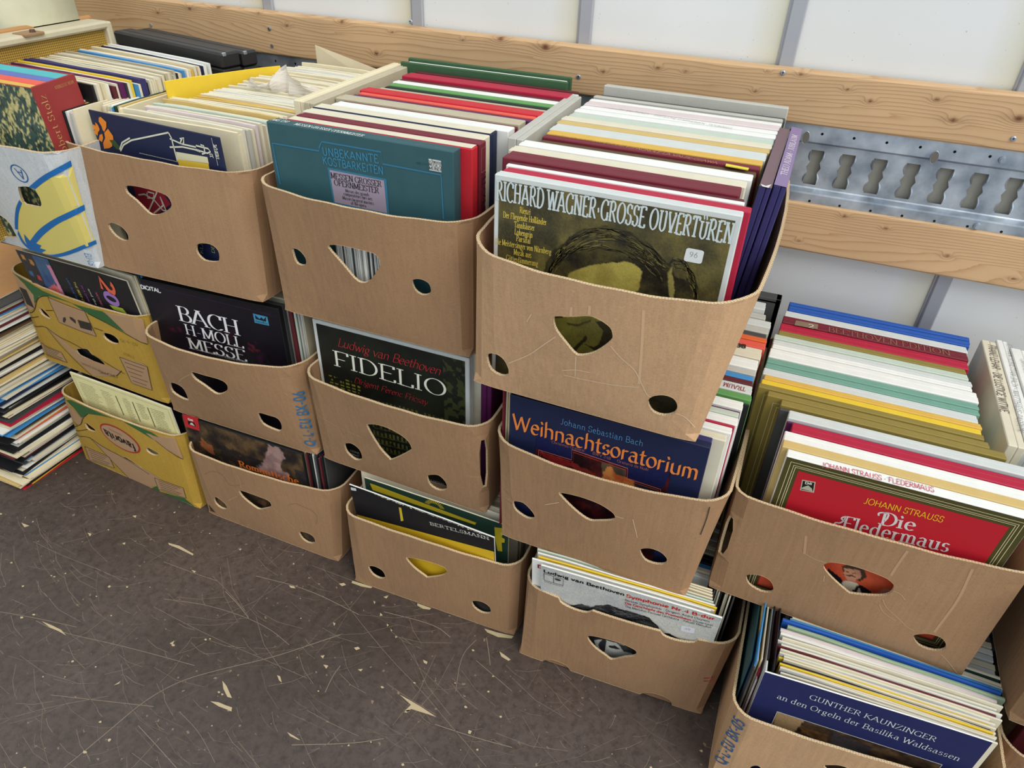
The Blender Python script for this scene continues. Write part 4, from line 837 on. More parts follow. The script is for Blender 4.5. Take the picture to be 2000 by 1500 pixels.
R_wag = row([
    (1.328, -.0145, HT2, 'silver', {'label': 'white-edged box set with a moss-green portrait cover and a price sticker'}),
    (1.331, .0045, HT2 - .001, 'crimson', {'w': .319}), (1.3276, .0245, HT2, 'white', {'w': .312, 'yn': .034}), (1.3245, .035, HT2 - .002, 'maroon', {'w': .313}),
    (1.3121, .0489, HT2 + .001, 'burgundy', {'w': .318, 'yn': .085}), (1.3059, .086, HT2, 'ivory', {'w': .328, 'yn': .112}), (1.3101, .113, HT2 + .001, 'white', {'w': .328, 'yn': .14}),
    (1.3289, .1415, HT2 - .003, 'brown', {'w': .311}), (1.3273, .165, HT2, 'burgundy', {'w': .315, 'yn': .1835, 'label': 'burgundy-spined box set lettered in gold with a small yellow label'}),
    (1.3275, .184, HT2 + .001, 'mustard', {'w': .316, 'yn': .207}), (1.3231, .208, HT2, 'silver', {'w': .322, 'yn': .247}), (1.3209, .248, HT2, 'tan', {'w': .326, 'yn': .268}),
    (1.3209, .269, HT2 + .0005, 'ivory', {'w': .327, 'yn': .293}), (1.3244, .294, HT2 - .001, 'palegreen', {'w': .324}), (1.3254, .323, HT2 + .001, 'white', {'w': .323, 'yn': .345}),
    (1.3264, .351, HT2, 'white', {'w': .323, 'yn': .371, 'label': 'white box set with small black composer lettering along its spine'}), (1.3275, .3715, HT2 + .001, 'palepink', {'w': .322, 'yn': .402}),
    (1.3268, .403, HT2, 'white', {'w': .323, 'yn': .418}), (1.328, .419, HT2 - .004, 'darkgrey', {'w': .322, 'yn': .428}), (1.3268, .4285, HT2 + .001, 'grey', {'w': .323, 'yn': .445}), (1.33, .446, HT2 - .003, 'darkgrey', {'w': .323, 'yn': .468}),
    (1.3332, .469, HT2 + .012, 'grey', {'w': .32, 'yn': .488, 'label': 'tall mottled grey box set rearmost in the portrait box set\'s carton'})],
    'in the portrait cover\'s carton', ZT2, 'box sets in the carton with the portrait cover')
box_set(1.2845, .135, ZT2, .285, .024, HT2 + .001, 'grey', 'light grey box set standing edge-on between the two right-hand top cartons', along='y', group='box sets in the carton with the portrait cover')
S1 = box_set(1.6225, .098, ZT2, .29, .0155, HT2 + .001, 'indigo', 'brownish purple spined indigo box set standing edge-on with a torn front corner', 'indigo', along='y'); S1.rotation_euler.y = .084
S2 = box_set(1.6395, .108, ZT2, .29, .0165, HT2 + .002, 'indigo', 'lilac-spined purple box set with white title lettering running towards the wall', 'indigo', along='y'); S2.rotation_euler.y = .084
ZT1, HT1 = T1 + .009, .6386 - T1 - .009
ZT1, HT1 = T1 + .009, .6386 - T1 - .009
R_fle = row([
    (1.7755, .0242, HT1, 'white', {'tilt': .06, 'label': 'white-spined box set with a red operetta cover and olive border'}),
    (1.7675, .0428, HT1 + .0005, 'tan', {'w': .33, 'tilt': .045}), (1.768, .0622, HT1 - .0005, 'white', {'w': .33, 'yn': .0855, 'tilt': .03}), (1.7771, .086, HT1, 'crimson', {'w': .325, 'yn': .111, 'c2': 'crimson'}), (1.7697, .1115, HT1 - .004, 'purple', {'w': .325}),
    (1.7697, .1165, HT1 + .001, 'silver', {'w': .33, 'yn': .14}), (1.7561, .1405, HT1 - .004, 'darkgrey', {'w': .32, 'yn': .147}), (1.7561, .1477, HT1, 'gold', {'w': .318}), (1.7339, .1655, HT1, 'gold', {'w': .32, 'yn': .182}),
    (1.718, .1825, HT1 + .001, 'gold', {'w': .33, 'yn': .196}), (1.7209, .1965, HT1 + .0005, 'yellow', {'w': .325, 'yn': .21}), (1.7234, .2105, HT1 + .001, 'mustard', {'w': .325, 'yn': .226}), (1.7202, .2265, HT1, 'silver', {'w': .325, 'yn': .249}),
    (1.7218, .2495, HT1, 'seagreen', {'w': .328, 'yn': .266}), (1.7227, .2665, HT1, 'seagreen', {'w': .328, 'yn': .284}), (1.7238, .2845, HT1 + .001, 'white', {'w': .328, 'yn': .3165}), (1.7263, .319, HT1, 'white', {'w': .32, 'yn': .3355}), (1.7263, .336, HT1 - .0005, 'silver', {'w': .322, 'yn': .352}),
    (1.7262, .3525, HT1, 'palegreen', {'w': .318, 'yn': .3715}), (1.7324, .372, HT1, 'gold', {'w': .31, 'yn': .389}), (1.7333, .3895, HT1 - .0005, 'crimson', {'w': .315, 'yn': .4185}), (1.7353, .419, HT1 + .0005, 'burgundy', {'w': .315, 'yn': .4475, 'label': 'burgundy box set with a gilt-lettered spine and a 2 in a small panel'}),
    (1.7372, .448, HT1, 'silver', {'w': .315, 'yn': .471}), (1.7418, .4715, HT1 + .001, 'blue', {'w': .315, 'yn': .482}), (1.7418, .4825, HT1 + .001, 'blue', {'w': .317, 'yn': .4925}), (1.7418, .493, HT1 + .002, 'blue', {'w': .317, 'yn': .506})],
    'in the red operetta cover\'s carton', ZT1, 'box sets in the right-hand carton')
E1 = box_set(2.0795, .185, ZT1, .325, .024, HT1 + .001, 'ivory', 'cream box set standing edge-on, lettered in thin dark capitals, beside the row of box sets', 'ivory', along='y')
E2 = box_set(2.1045, .195, ZT1, .325, .018, HT1 + .002, 'white', 'white box set standing edge-on with italic capitals, outside the cream one', 'white', along='y')
E3 = box_set(2.1235, .17, ZT1, .325, .03, HT1 + .004, 'white', 'white box set at the right picture edge with tiny slanted print', 'white', along='y')
zc = T1 + .009
R_wei = row([
    (1.3564, -.0049, HT1 + .0, 'navy', {'tilt': .04, 'label': 'dark blue box set with orange blackletter title', 'c2': 'indigo'}),
    (1.36, .022, HT1 - .002, 'ivory', {'w': .33, 'yn': .04}), (1.365, .0405, HT1, 'white', {'w': .33, 'yn': .058}), (1.372, .0585, HT1, 'crimson', {'w': .325, 'yn': .064}), (1.372, .0645, HT1, 'white', {'w': .328, 'yn': .086}), (1.376, .0865, HT1, 'palegreen', {'w': .323, 'yn': .1}), (1.378, .1, HT1 - .003, 'purple', {'w': .322, 'yn': .107}),
    (1.383, .1075, HT1, 'white', {'w': .319, 'yn': .132}), (1.392, .1325, HT1 - .006, 'black', {'w': .319, 'yn': .137}), (1.392, .1375, HT1, 'green', {'w': .32, 'yn': .155}), (1.395, .1555, HT1, 'silver', {'w': .315, 'yn': .182, 'label': 'white box set with red upside-down spine capitals, half hidden behind the bulging carton'}),
    (1.393, .1825, HT1, 'maroon', {'w': .315, 'yn': .196}), (1.393, .1965, HT1, 'skyblue', {'w': .315, 'yn': .212}), (1.395, .213, HT1, 'grey', {'w': .315, 'yn': .229}), (1.395, .2295, HT1 + .002, 'white', {'w': .315, 'yn': .262}),
    (1.396, .268, HT1, 'ivory', {'w': .316, 'yn': .305, 'label': 'cream box set with black upside-down spine capitals, half hidden behind the bulging carton'}), (1.4, .306, HT1, 'coral', {'w': .316, 'yn': .328}), (1.4, .3285, HT1 + .001, 'orange', {'w': .316, 'yn': .345}), (1.4, .3455, HT1, 'darkgrey', {'w': .313, 'yn': .36}),
    (1.4, .3605, HT1 + .001, 'grey', {'w': .315, 'yn': .385}), (1.4, .3855, HT1, 'silver', {'w': .317, 'yn': .412}), (1.39, .4125, HT1 + .002, 'grey', {'w': .315, 'yn': .432}), (1.385, .433, HT1 + .01, 'silver', {'w': .315, 'yn': .465})],
    'in the carton with the blackletter cover', zc, 'box sets in the carton with the blackletter cover')
bf = tag(empty('picture_frame', (1.56, .48, zc)), 'dark grey shallow frame standing rearmost in the carton with the blackletter cover', 'frame')
fb = MB(); fb.box(-.15, .165, -.012, -.009, 0, .33); fb.box(-.15, -.14, -.012, .012, 0, .335); fb.box(.155, .165, -.012, .012, 0, .335); fb.box(-.15, .165, -.012, .012, .325, .335); fb.build('frame_board', paper('darkgrey', .4), bf)
# things beside the front sleeves in the mid and low cartons
def edge_on(specs, y, zb, where, group, w_=.31):
    for i, (x, t, c, h) in enumerate(specs):
        tag(box_set(x, y + .004 * (i % 3), zb, w_, t, h, c, '%s edge-on cover, %s %s' % (cname(c), ('first' if i == 0 else ORD[i]) + ' from the left', where), along='y', group=group))
R_bac = row([(.5505, .0529, HT1 + .001, 'black', {'rz': .0525, 'label': 'glossy black box set with tall white condensed serif title', 'c2': 'darkgrey', 'yn': .0779}), (.557, .081, HT1 - .004, 'palegreen', {'w': .315, 'yn': .1, 'rz': .045})] +
    [(.562, .101 + .033 * i, HT1 - .002, c, {'w': .31}) for i, c in enumerate(('ivory', 'white', 'maroon', 'beige', 'cream', 'grey', 'burgundy', 'ivory', 'white', 'brown', 'silver', 'cream'))],
    'in the carton stamped BX-06', zc, 'box sets in the carton stamped BX-06')
edge_on([(.8745, .008, 'maroon', .318), (.8835, .005, 'palegreen', .316), (.889, .006, 'black', .316), (.8955, .003, 'grey', .314), (.899, .003, 'silver', .314), (.9025, .003, 'grey', .313), (.906, .003, 'beige', .314)], .075, zc, 'in the carton stamped BX-06', 'edge-on covers in the carton stamped BX-06')
R_fid = row([(.9413, .0587, HT1 + .001, 'silver', {'label': 'pale-edged box set with a night theatre cover, red script and white roman capitals', 'yn': .079})] +
    [(.955, .08 + .036 * i, HT1 - .002, c, {'w': .315}) for i, c in enumerate(('ivory', 'purple', 'black', 'beige', 'white', 'burgundy', 'ivory', 'grey', 'white', 'brown', 'silver', 'cream'))], 'in the carton with the night theatre cover', zc, 'box sets in the carton with the night theatre cover')
edge_on([(1.272, .02, 'purple', .316)], .072, zc, 'in the carton with the night theatre cover', None)
edge_on([(1.338, .004, 'burgundy', .318), (1.3425, .0028, 'cream', .315), (1.3457, .0028, 'ivory', .314), (1.3488, .0028, 'cream', .315), (1.352, .0028, 'ivory', .314)], .01, zc, 'left of the blackletter cover', 'edge-on covers left of the blackletter cover')

# ---- supports: packing boards lying on the lower records keep the upper cartons level
CNT = {}
def nth(where, c):
    k = CNT[where, c] = CNT.get((where, c), -1) + 1
    return ORD[k] if k < len(ORD) and k else ('first' if k == 0 else '%dth' % (k + 1))
def packed(x, y0, y1, zb, h, n, where, cols, w_, seed):
    r = random.Random(seed); st = (y1 - y0) / n; mb = MB(); keys = sorted(set(cols), key=cols.index)
    for i in range(n):
        dx = r.uniform(-.003, .003); hh = h + r.uniform(-.002, .002); mb.box(x + dx, x + dx + w_, y0 + st * i, y0 + st * (i + .8), zb, zb + hh, m=keys.index(cols[r.randrange(len(cols))]), b=.0006)
    o = mb.build('record_sleeves', [paper(k) for k in keys]); tag(o, 'tightly packed record sleeves ' + where, 'record', kind='stuff')
def thin_row(x, y0, y1, zb, h, n, where, group, cols, w_=.313, dx=.002, seed=1, lean=0, edge='ivory', lab=None):
    if n > 10: return packed(x, y0, y1, zb, h, n, where, cols, w_, seed)
    r = random.Random(seed); st = (y1 - y0) / n
    for i in range(n):
        c = cols[r.randrange(len(cols))]
        sleeve(x + w_ / 2 + r.uniform(-dx, dx), y0 + st * (i + .5), zb, '%s sleeve, %s such %s' % (cname(c), nth(where, c), where), 'sleeves ' + where, c, edge if r.random() < .7 else c, w_, st * .8, h + r.uniform(-.002, .002), var=r.randrange(5), rz=r.uniform(-.008, .008) * lean)
MIXC = ['cream', 'ivory', 'white', 'beige', 'grey', 'darkgrey', 'black', 'maroon', 'skyblue', 'tan', 'silver', 'ivory', 'cream', 'white', 'mauve']
CR_ = ['cream', 'ivory', 'cream', 'ivory', 'white', 'tan', 'beige', 'cream']
zf = .009
# floor cartons
sl_rom = box_set(.562, .037, zf, .318, .008, .3, 'black', 'thin box with a dark forest landscape cover and orange title')
thin_row(.575, .05, .52, zf, .3, 30, 'behind the forest landscape cover', '', MIXC, .305, .002, 2)
edge_on([(.883 + .0036 * i, .0033, c, .298 + .001 * (i % 3)) for i, c in enumerate(['maroon', 'black', 'white', 'black', 'white', 'black', 'darkgrey', 'black', 'navy', 'maroon', 'black', 'darkgrey'])], .042, zf, 'beside the forest landscape cover', 'edge-on covers beside the forest landscape cover')
s_ber = sleeve(1.1825, .0225, zf, 'black sleeve with white slab title and a yellow band, foremost in its carton', None, 'black', 'white', .318, .003, .3085, rz=-.039, rx=.105, var=9)
s_ber2 = sleeve(1.195, .035, zf, 'dark green sleeve with yellow scroll ornament just behind the black sleeve', None, 'darkgreen', 'ivory', .316, .003, .304, rz=-.015, rx=.03, var=9)
thin_row(1.02, .04, .06, zf, .306, 6, 'behind the dark green ornament sleeve', '', CR_, .31, .003, 3)
thin_row(1.046, .066, .52, zf, .298, 34, 'in the carton with the yellow cut-out', '', CR_ + ['beige', 'grey'], .313, .003, 4)
s_be4 = sleeve(1.597, .007, zf, 'grey sleeve with a curly-haired head, black and red heading and a small price sticker', None, 'silver', 'white', .314, .0035, .312, rz=.05, rx=.136, var=9)
s_be4b = sleeve(1.577, .013, zf, 'white sleeve with a small red label peeping out left of the curly-haired cover', None, 'white', 'white', .314, .003, .311, rz=.05, rx=.13, var=9)
for i, (c, h, x_) in enumerate((('ivory', .3095, 1.583), ('yellow', .3105, 1.586), ('white', .3095, 1.582), ('palegreen', .311, 1.579), ('ivory', .3105, 1.577), ('cream', .3115, 1.576), ('ivory', .3115, 1.575), ('cream', .3125, 1.574))):
    sleeve(x_, .0165 + .0042 * i, zf, '%s sleeve leaning behind the curly-haired cover, %s of them' % (cname(c), ORD[i] if i else 'first'), None, c, c, .314, .0032, h, rz=.05 - .004 * i, rx=.132 - .006 * i, var=i % 5)
thin_row(1.412, .052, .5, zf, .298, 38, 'in the notched floor carton', '', MIXC, .313, .003, 7)
for i in range(11):
    c = ['darkgrey', 'ivory', 'white', 'grey', 'black', 'cream', 'beige', 'grey', 'brown', 'ivory', 'darkgrey'][i]
    sleeve(1.7365 + i * .0032, .185 + .004 * (i % 3), zf, '%s edge-on sleeve, %s such at the right of the notched carton' % (cname(c), nth('be4', c)), 'edge-on sleeves in the notched floor carton', c, c, .31, .0026, .3, rz=math.pi / 2 + .01 * ((i * 7) % 3 - 1), var=i % 5)
sl_fav = sleeve(.368, .066, zf, 'cream printed text sheet sleeve in the yellow carton with the red oval', None, (226, 218, 160), 'ivory', .316, .004, .305, rz=-.041, rx=.05, var=9)
thin_row(.222, .076, .082, zf, .303, 2, 'right behind the cream text sheet', '', ['black', 'darkgrey'], .31, .002, 8)
thin_row(.225, .084, .53, zf, .3, 30, 'in the yellow carton with the red oval', '', MIXC, .305, .003, 9)
# second tier, left
sl_20 = sleeve(.362, .074, zc, 'black sleeve with a rainbow number 20 lying sideways', None, 'black', 'ivory', .316, .003, .31, rz=-.03, rx=.09, var=9)
for i, c in enumerate(('ivory', 'cream', 'darkgrey', 'skyblue', 'brown', 'maroon', 'black')):
    sleeve(.364 + .0038 * i, .081 + .0042 * i, zc, '%s sleeve stepping out right behind the rainbow number sleeve' % cname(c), None, c, c, .316, .0032, .314 - .001 * i, rz=-.03, rx=.07)
thin_row(.235, .112, .53, zc, .316, 30, 'in the upper yellow carton', '', MIXC, .31, .003, 12)

# ---- top left: case of singles and long players
z2 = T2 + .009
stz = tag(empty('record_box_set', (.335, .0652, z2)), 'thick slipcase box set with a rocky landscape cover and a dusty red spine', 'box set'); stz.rotation_euler.x = .07
b = MB(); b.box(-.1575, .1575, -.044, -.041, 0, .325); b.box(-.1575, .1575, .041, .044, 0, .324); b.box(.1545, .1575, -.042, .042, 0, .326, b=.001); b.box(-.1575, -.1545, -.042, .042, 0, .324); b.box(-.156, .156, -.042, .042, .0, .003); b.build('slipcase', paper((150, 52, 50)), stz)
for i, (c, y0, y1, h) in enumerate((('mustard', -.0405, -.0235, .323), ('coral', -.023, -.004, .3235), ('periwinkle', -.0035, .0155, .3235), ('cyan', .016, .0405, .3235))):
    q = MB(); q.box(-.154, .154, y0, y1, .004, h, b=.0012); tag(q.build('inner_box', paper(c), stz), cname(c) + ' inner box')
LC = [('ivory', .073, 1), ('beige', .085, 1)]
rr2 = random.Random(21); y = .105; i = 0
pal_lc = ['ivory', 'cream', 'black', 'white', 'beige', 'ivory', 'darkgrey', 'cream', 'white', 'grey', 'ivory', 'maroon', 'skyblue', 'white', 'cream', 'black', 'ivory', 'white', 'darkgrey', 'cream']
fixed = {0: 'black', 1: 'ivory', 7: 'purple', 9: 'yellow', 11: 'indigo', 12: 'indigo', 27: 'skyblue', 32: 'mustard', 33: 'tan', 38: 'navy', 39: 'white', 40: 'white', 41: 'white'}
while y < .362:
    t = rr2.uniform(.0045, .0075) if i not in (7, 11, 12) else .008
    c = fixed.get(i) or pal_lc[rr2.randrange(len(pal_lc))]; z_top = .982 + rr2.uniform(-.004, .004) + (.006 if i in (7, 11) else 0)
    sleeve(.348 + min(.052, (y - .105) * .8) + rr2.uniform(-.004, .004), y + t / 2, z2, '%s sleeve, %s %s one behind the thick slipcase' % (cname(c), nth('slip', c), cname(c)), 'sleeves behind the thick slipcase', c, c if i in fixed or rr2.random() < .6 else 'ivory', .315, t * .8, z_top - z2, rz=-.03 - .12 * ((y - .1) / .262) ** 1.2 + rr2.uniform(-.008, .008), var=i % 5)
    y += t; i += 1
# black singles cases at the back
for i, (x0, x1, y0, y1, h) in enumerate(((.226, .59, .385, .43, 1.0 - z2), (.236, .6, .434, .472, .996 - z2))):
    k = tag(empty('record_case', ((x0 + x1) / 2, (y0 + y1) / 2, z2)), ('black record case nearer the sleeves, closed, with a dark groove', 'black record case against the metal rail, rearmost at top left')[i], 'case'); k.rotation_euler.z = -.2
    q = MB(); a, b_ = (x1 - x0) / 2, (y1 - y0) / 2; q.box(-a, a, -b_, b_, 0, h - .03, b=.003); q.build('case_body', paper((32, 32, 34), .45), k)
    q = MB(); q.box(-a, a, -b_, b_, h - .029, h, b=.004); q.build('lid', paper((40, 40, 42), .42), k)
    q = MB(); q.box(-a + .01, a - .01, -b_ * .15 - .001, -b_ * .15 + .001, h - .001, h + .0005); q.build('seam', darkm, k)
    q = MB(); q.box(a - .004, a + .001, -b_ + .004, -b_ + .012, h - .006, h + .001); q.build('corner_rivet', steel, k)
# open suitcase-like record case: its lid stands upright at the left
lid = tag(empty('record_case', (.26, .18, z2)), 'open record case with a cream rim and golden woven lining, its lid upright', 'case')
q = MB(); hz = 1.027 - z2
for (y0, y1, a, b_) in ((-.33, .205, hz - .015, hz), ): q.box(-.055, .0, y0, y1, a, b_, b=.004)
q.box(-.055, .0, .2, .215, 0, hz - .002, b=.003); q.box(-.055, -.05, -.33, .21, 0, hz, b=.002); q.build('lid_frame', paper((196, 186, 158)), lid)
q = MB(); q.box(-.062, -.05, -.33, .213, hz - .006, hz + .006, b=.004); q.build('tan_piping', paper((176, 130, 80)), lid)
wv = bpy.data.materials.new('woven_gold'); nt, N, L, P = nodes(wv); tc = N.new('ShaderNodeTexCoord'); mp = N.new('ShaderNodeMapping'); mp.inputs['Rotation'].default_value = (math.radians(45), 0, 0); L.new(tc.outputs['Object'], mp.inputs[0])
ck = N.new('ShaderNodeTexChecker'); ck.inputs['Scale'].default_value = 330; L.new(mp.outputs[0], ck.inputs['Vector']); ck.inputs['Color1'].default_value = (*lin((178, 144, 58)), 1); ck.inputs['Color2'].default_value = (*lin((120, 92, 34)), 1); L.new(ck.outputs['Color'], P.inputs['Base Color']); P.inputs['Roughness'].default_value = .8
q = MB(); q.box(-.022, -.012, -.325, .2, .0, hz - .0155); q.build('woven_lining', wv, lid)
q = MB(); yy = 0.2059 - .18
q.box(-.03, .006, yy - .02, yy + .022, hz - .003, hz + .002, b=.001); q.build('closing_tab', paper((150, 118, 84)), lid); q = MB(); q.tube([(-.006, yy + .006, hz + .002), (-.006, yy + .006, hz + .007)], [.006, .0045], 14); q.build('snap_button', paper((84, 54, 40), .3), lid)
bag = tag(empty('seat_cushion', (.02, .3, .75)), 'cream stitched imitation-leather cushion at the top left corner behind the open case', 'cushion')
def cushion(nx=26, nz=22):
    vs = []; fs = []
    for j in range(nz + 1):
        for i in range(nx + 1):
            a = -1 + 2 * i / nx; b_ = -1 + 2 * j / nz; rnd = (1 - abs(a) ** 6) ** .35 * (1 - abs(b_) ** 6) ** .35
            vs.append((.5 * a * .38 - .0, -.05 - .05 * rnd - .006 * math.sin(a * 9) * math.sin(b_ * 4) * rnd, .24 + b_ * .235))
    n = len(vs); vs += [(v[0], .06, v[2]) for v in vs]
    for j in range(nz):
        for i in range(nx):
            p = j * (nx + 1) + i; fs += [[p, p + 1, p + nx + 2, p + nx + 1], [n + p, n + p + nx + 1, n + p + nx + 2, n + p + 1]]
    rim_ = [i for i in range(nx + 1)] + [(j + 1) * (nx + 1) - 1 for j in range(1, nz + 1)] + [nz * (nx + 1) + i for i in range(nx - 1, -1, -1)] + [j * (nx + 1) for j in range(nz - 1, 0, -1)]
    for a, b_ in zip(rim_, rim_[1:] + rim_[:1]): fs.append([a, n + a, n + b_, b_])
    return vs, fs
v, f = cushion(); link_mesh('cover', v, f, paper((206, 204, 176), .4), bag, smooth=True)
q = MB(); q.tube([(.13 - .012, -.092, .05), (.135, -.085, .15), (.13, -.088, .3), (.125, -.088, .44)], .0012, 6); q.tube([(-.18, -.1, .035), (0, -.105, .03), (.13, -.095, .045)], .0014, 6); q.build('stitched_seam', paper((150, 146, 116)), bag)

# ---- carton with the cream sleeves
a_bl = tag(empty('record_sleeve', (.68, .052, z2), -.073), 'dark blue sleeve with an orange flower and white line drawing', 'record')
q = MB(); q.box(-.1505, .1505, -.0017, .0017, 0, .953 - z2); q.build('cover_board', paper('navy'), a_bl)
rr3 = random.Random(5); y = .072; i = 0; fa = {0: 'cream', 1: 'ivory', 2: 'ivory', 3: 'grey', 5: 'palepink', 8: 'palegreen', 9: 'palegreen', 11: 'tan', 16: 'tan', 17: 'mustard', 31: 'tan'}
while y < .445:
    t = rr3.uniform(.005, .009); c = fa.get(i) or ['cream', 'ivory', 'ivory', 'white', 'cream', 'beige'][rr3.randrange(6)]
    xr = .838 + .034 * min(1, (y - .07) / .12) - .006 * rr3.random(); xl = .565 if y < .09 else (.605 + .01 * rr3.random() if y < .17 else .637 + .36 * (min(y, .36) - .17)); w3 = xr - xl
    zt = .95 + .03 * min(1, (y - .07) / .3) + rr3.uniform(-.003, .004)
    sleeve(xl + w3 / 2, y + t / 2, z2, '%s sleeve, %s %s one behind the dark blue flower cover' % (cname(c), nth('A', c), cname(c)), 'sleeves behind the dark blue flower cover', c, c if i in fa else ('ivory' if rr3.random() < .6 else 'cream'), round(w3, 2), t * .72, zt - z2, rz=rr3.uniform(-.025, .02), var=i % 5)
    y += t; i += 1
for i, (c, h) in enumerate((('ivory', .954), ('mauve', .952), ('yellow', .951), ('black', .952), ('white', .951), ('white', .952), ('grey', .951), ('cream', .956), ('ivory', .957), ('cream', .956), ('ivory', .955), ('white', .956), ('skyblue', .956), ('darkgreen', .957), ('tan', .9565), ('cream', .955))):
    sleeve(.477 + .0056 * i if i < 8 else .5315 + .006 * (i - 8), (.175 if i < 8 else .222) + .004 * (i % 3), z2, '%s edge-on sleeve, %s from the left beside the blue flower cover' % (cname(c), ORD[i] if i else 'first'), None, c, c if c != 'skyblue' else 'palegreen', .27, .0045, h - z2, rz=math.pi / 2 - .01 * (i % 3), var=i % 5)
sleeve(.655, .27, z2, 'bright yellow sleeve standing askew behind the edge-on cream sleeves', None, 'yellow', 'yellow', .225, .0025, .988 - z2, rz=1.122)
ps = tag(empty('paper_inner_sleeve', (.79, .47, z2 + .29)), 'crumpled cream paper inner sleeve sticking up askew before the rail', 'paper')
vs = [(-.07, .0, -.05), (.1, .02, -.05), (.1, .02, .0), (-.07, 0, .045), (-.07, .0012, -.05), (.1, .0212, -.05), (.1, .0212, .0), (-.07, .0012, .045), (0, .006, .01), (0, .0072, .01)]
link_mesh('paper_sheet', vs, [[0, 1, 8], [1, 2, 8], [2, 3, 8], [3, 0, 8], [5, 4, 9], [6, 5, 9], [7, 6, 9], [4, 7, 9], [3, 2, 6, 7]], paper((214, 200, 168)), ps)
pb = tag(empty('polythene_inner_sleeve', (.8, .26, z2 + .295)), 'crumpled milky plastic inner bag rising from the cream sleeves', 'bag')
vs = []; fs = []
for j in range(7):
    for i in range(15):
        a = i / 14; b_ = j / 6; vs.append((-.09 + .17 * a, .012 * math.sin(a * 11 + b_ * 3) * b_ + .006 * math.sin(a * 29), b_ * (.012 + .034 * max(0, 1 - abs(a - .55) * 3) + .006 * math.sin(a * 17))))
for j in range(6):
    for i in range(14): p = j * 15 + i; fs.append([p, p + 1, p + 16, p + 15])
mlk = bpy.data.materials.new('milky_film'); nt, N, L, P = nodes(mlk); P.inputs['Base Color'].default_value = (*lin((214, 206, 196)), 1); P.inputs['Roughness'].default_value = .25; P.inputs['Alpha'].default_value = .75
link_mesh('film', vs, fs, mlk, pb)

# ---- floor pile of sleeves at the left
rp = random.Random(31); z = .0; i = 0; pal_p = ['cream', 'ivory', 'white', 'black', 'darkgrey', 'cream', 'ivory', 'white', 'silver', 'maroon', 'brown', 'black', 'ivory', 'cream', 'skyblue', 'white', 'grey', 'tan', 'navy', 'cream', 'black']
fp = {0: 'red', 1: 'yellow', 2: 'black', 3: 'cream', 12: 'skyblue', 30: 'maroon', 42: 'orange', 55: 'crimson'}
base_offs = 0
while z < .475:
    t = rp.uniform(.0022, .0052); c = fp.get(i) or pal_p[rp.randrange(len(pal_p))]
    ox = rp.uniform(-.012, .008) + (-.012 if .035 < z < .06 else 0) + (.02 * z); oy = rp.uniform(-.02, .012) + (.03 * (z > .06)) * rp.random(); rz = rp.uniform(-.06, .06)
    o = sleeve(.09 - .157 + ox, .085 + oy, z + t / 2, '%s sleeve lying in the floor pile, %s %s one from the floor' % (cname(c), nth('pile', c), cname(c)), 'sleeves in the tall floor pile', c, c, .313, t * .9, .313, rz=0, var=i % 5, name='record_sleeve')
    o.rotation_euler = (-math.pi / 2, 0, rz); o.location = (.09 - .157 + ox - math.sin(rz) * 0, .085 - .157 + oy, z + t / 2)
    z += t; i += 1
top_c = sleeve(.09 - .157 - .01, -.05, z + .003, 'orange-brown sleeve with dark lettering on top of the tall floor pile', None, (206, 150, 92), 'ivory', .313, .003, .313); top_c.rotation_euler = (-math.pi / 2, 0, .05)

# ---- loose sleeves in the carton stamped BX-05
zk = zf
s_kau = sleeve(1.989, -.096, zk, 'navy sleeve with white titles and a photo of carved wood, frontmost at the bottom right', None, (30, 36, 84), 'white', .315, .003, .318 - zk + .004, rz=.0466, var=9)
kk = [('ivory', -.088, .313), ('black', -.084, .308), ('white', -.08, .312), ('white', -.0755, .309), ('yellow', -.071, .31), ('white', -.067, .306), ('black', -.063, .304), ('ivory', -.0595, .308), ('yellow', -.056, .305), ('white', -.052, .306), ('silver', -.0485, .309), ('ivory', -.045, .312), ('maroon', -.0415, .313), ('white', -.038, .315), ('silver', -.034, .317), ('ivory', -.029, .322)]
for i, (c, y, h) in enumerate(kk): sleeve(1.848 + .157 + .004 * math.sin(i * 3), y, zk, '%s sleeve upright, %s behind the navy organ cover' % (cname(c), ORD[i] if i else 'first'), None, c, c if c in ('yellow', 'black', 'maroon') else 'ivory', .3 if i < 11 else .315, .0032, h - zk + .004, rz=.02 + .006 * math.sin(i * 5), var=i % 5)
for i, (c, y, h, x_, w_) in enumerate((('white', -.0225, .328, 1.848, .315), ('palepink', -.0165, .329, 1.847, .313), ('sage', -.009, .331, 1.857, .314), ('blue', .0, .333, 1.848, .318), ('skyblue', .008, .328, 1.86, .31), ('olive', .016, .322, 1.862, .313), ('black', .024, .32, 1.865, .313), ('darkgreen', .033, .325, 1.862, .31))):
    sleeve(x_ + w_ / 2, y, zk, '%s cover in the BX-05 carton\'s back group, %s from its front' % (cname(c), ORD[i] if i else 'first'), None, c, 'ivory' if c in ('black', 'olive', 'darkgreen') else c, w_, .006, h - zk - .006, var=i % 5, rz=-.01)
thin_row(1.86, .04, .4, zk, .298, 26, 'at the back of the carton stamped BX-05', '', MIXC, .313, .003, 14)
for i, (c, x) in enumerate((('teal', 1.813), ('tan', 1.8157), ('skyblue', 1.8184), ('darkgrey', 1.8211), ('cream', 1.8238), ('crimson', 1.8265), ('palepink', 1.8292), ('white', 1.8319), ('black', 1.8346), ('white', 1.8373), ('maroon', 1.84), ('black', 1.8427))):
    sleeve(x, .075 - .006 * (i % 4), zk, '%s edge-on sleeve at the left of the BX-05 carton, %s from its wall' % (cname(c), ORD[i] if i else 'first'), None, c, c, .31, .0024, .30 + .008 * (i % 3) - (.03 if i in (5, 6) else 0), rz=math.pi / 2 + .02 * ((i * 5) % 3 - 1), var=i % 5)
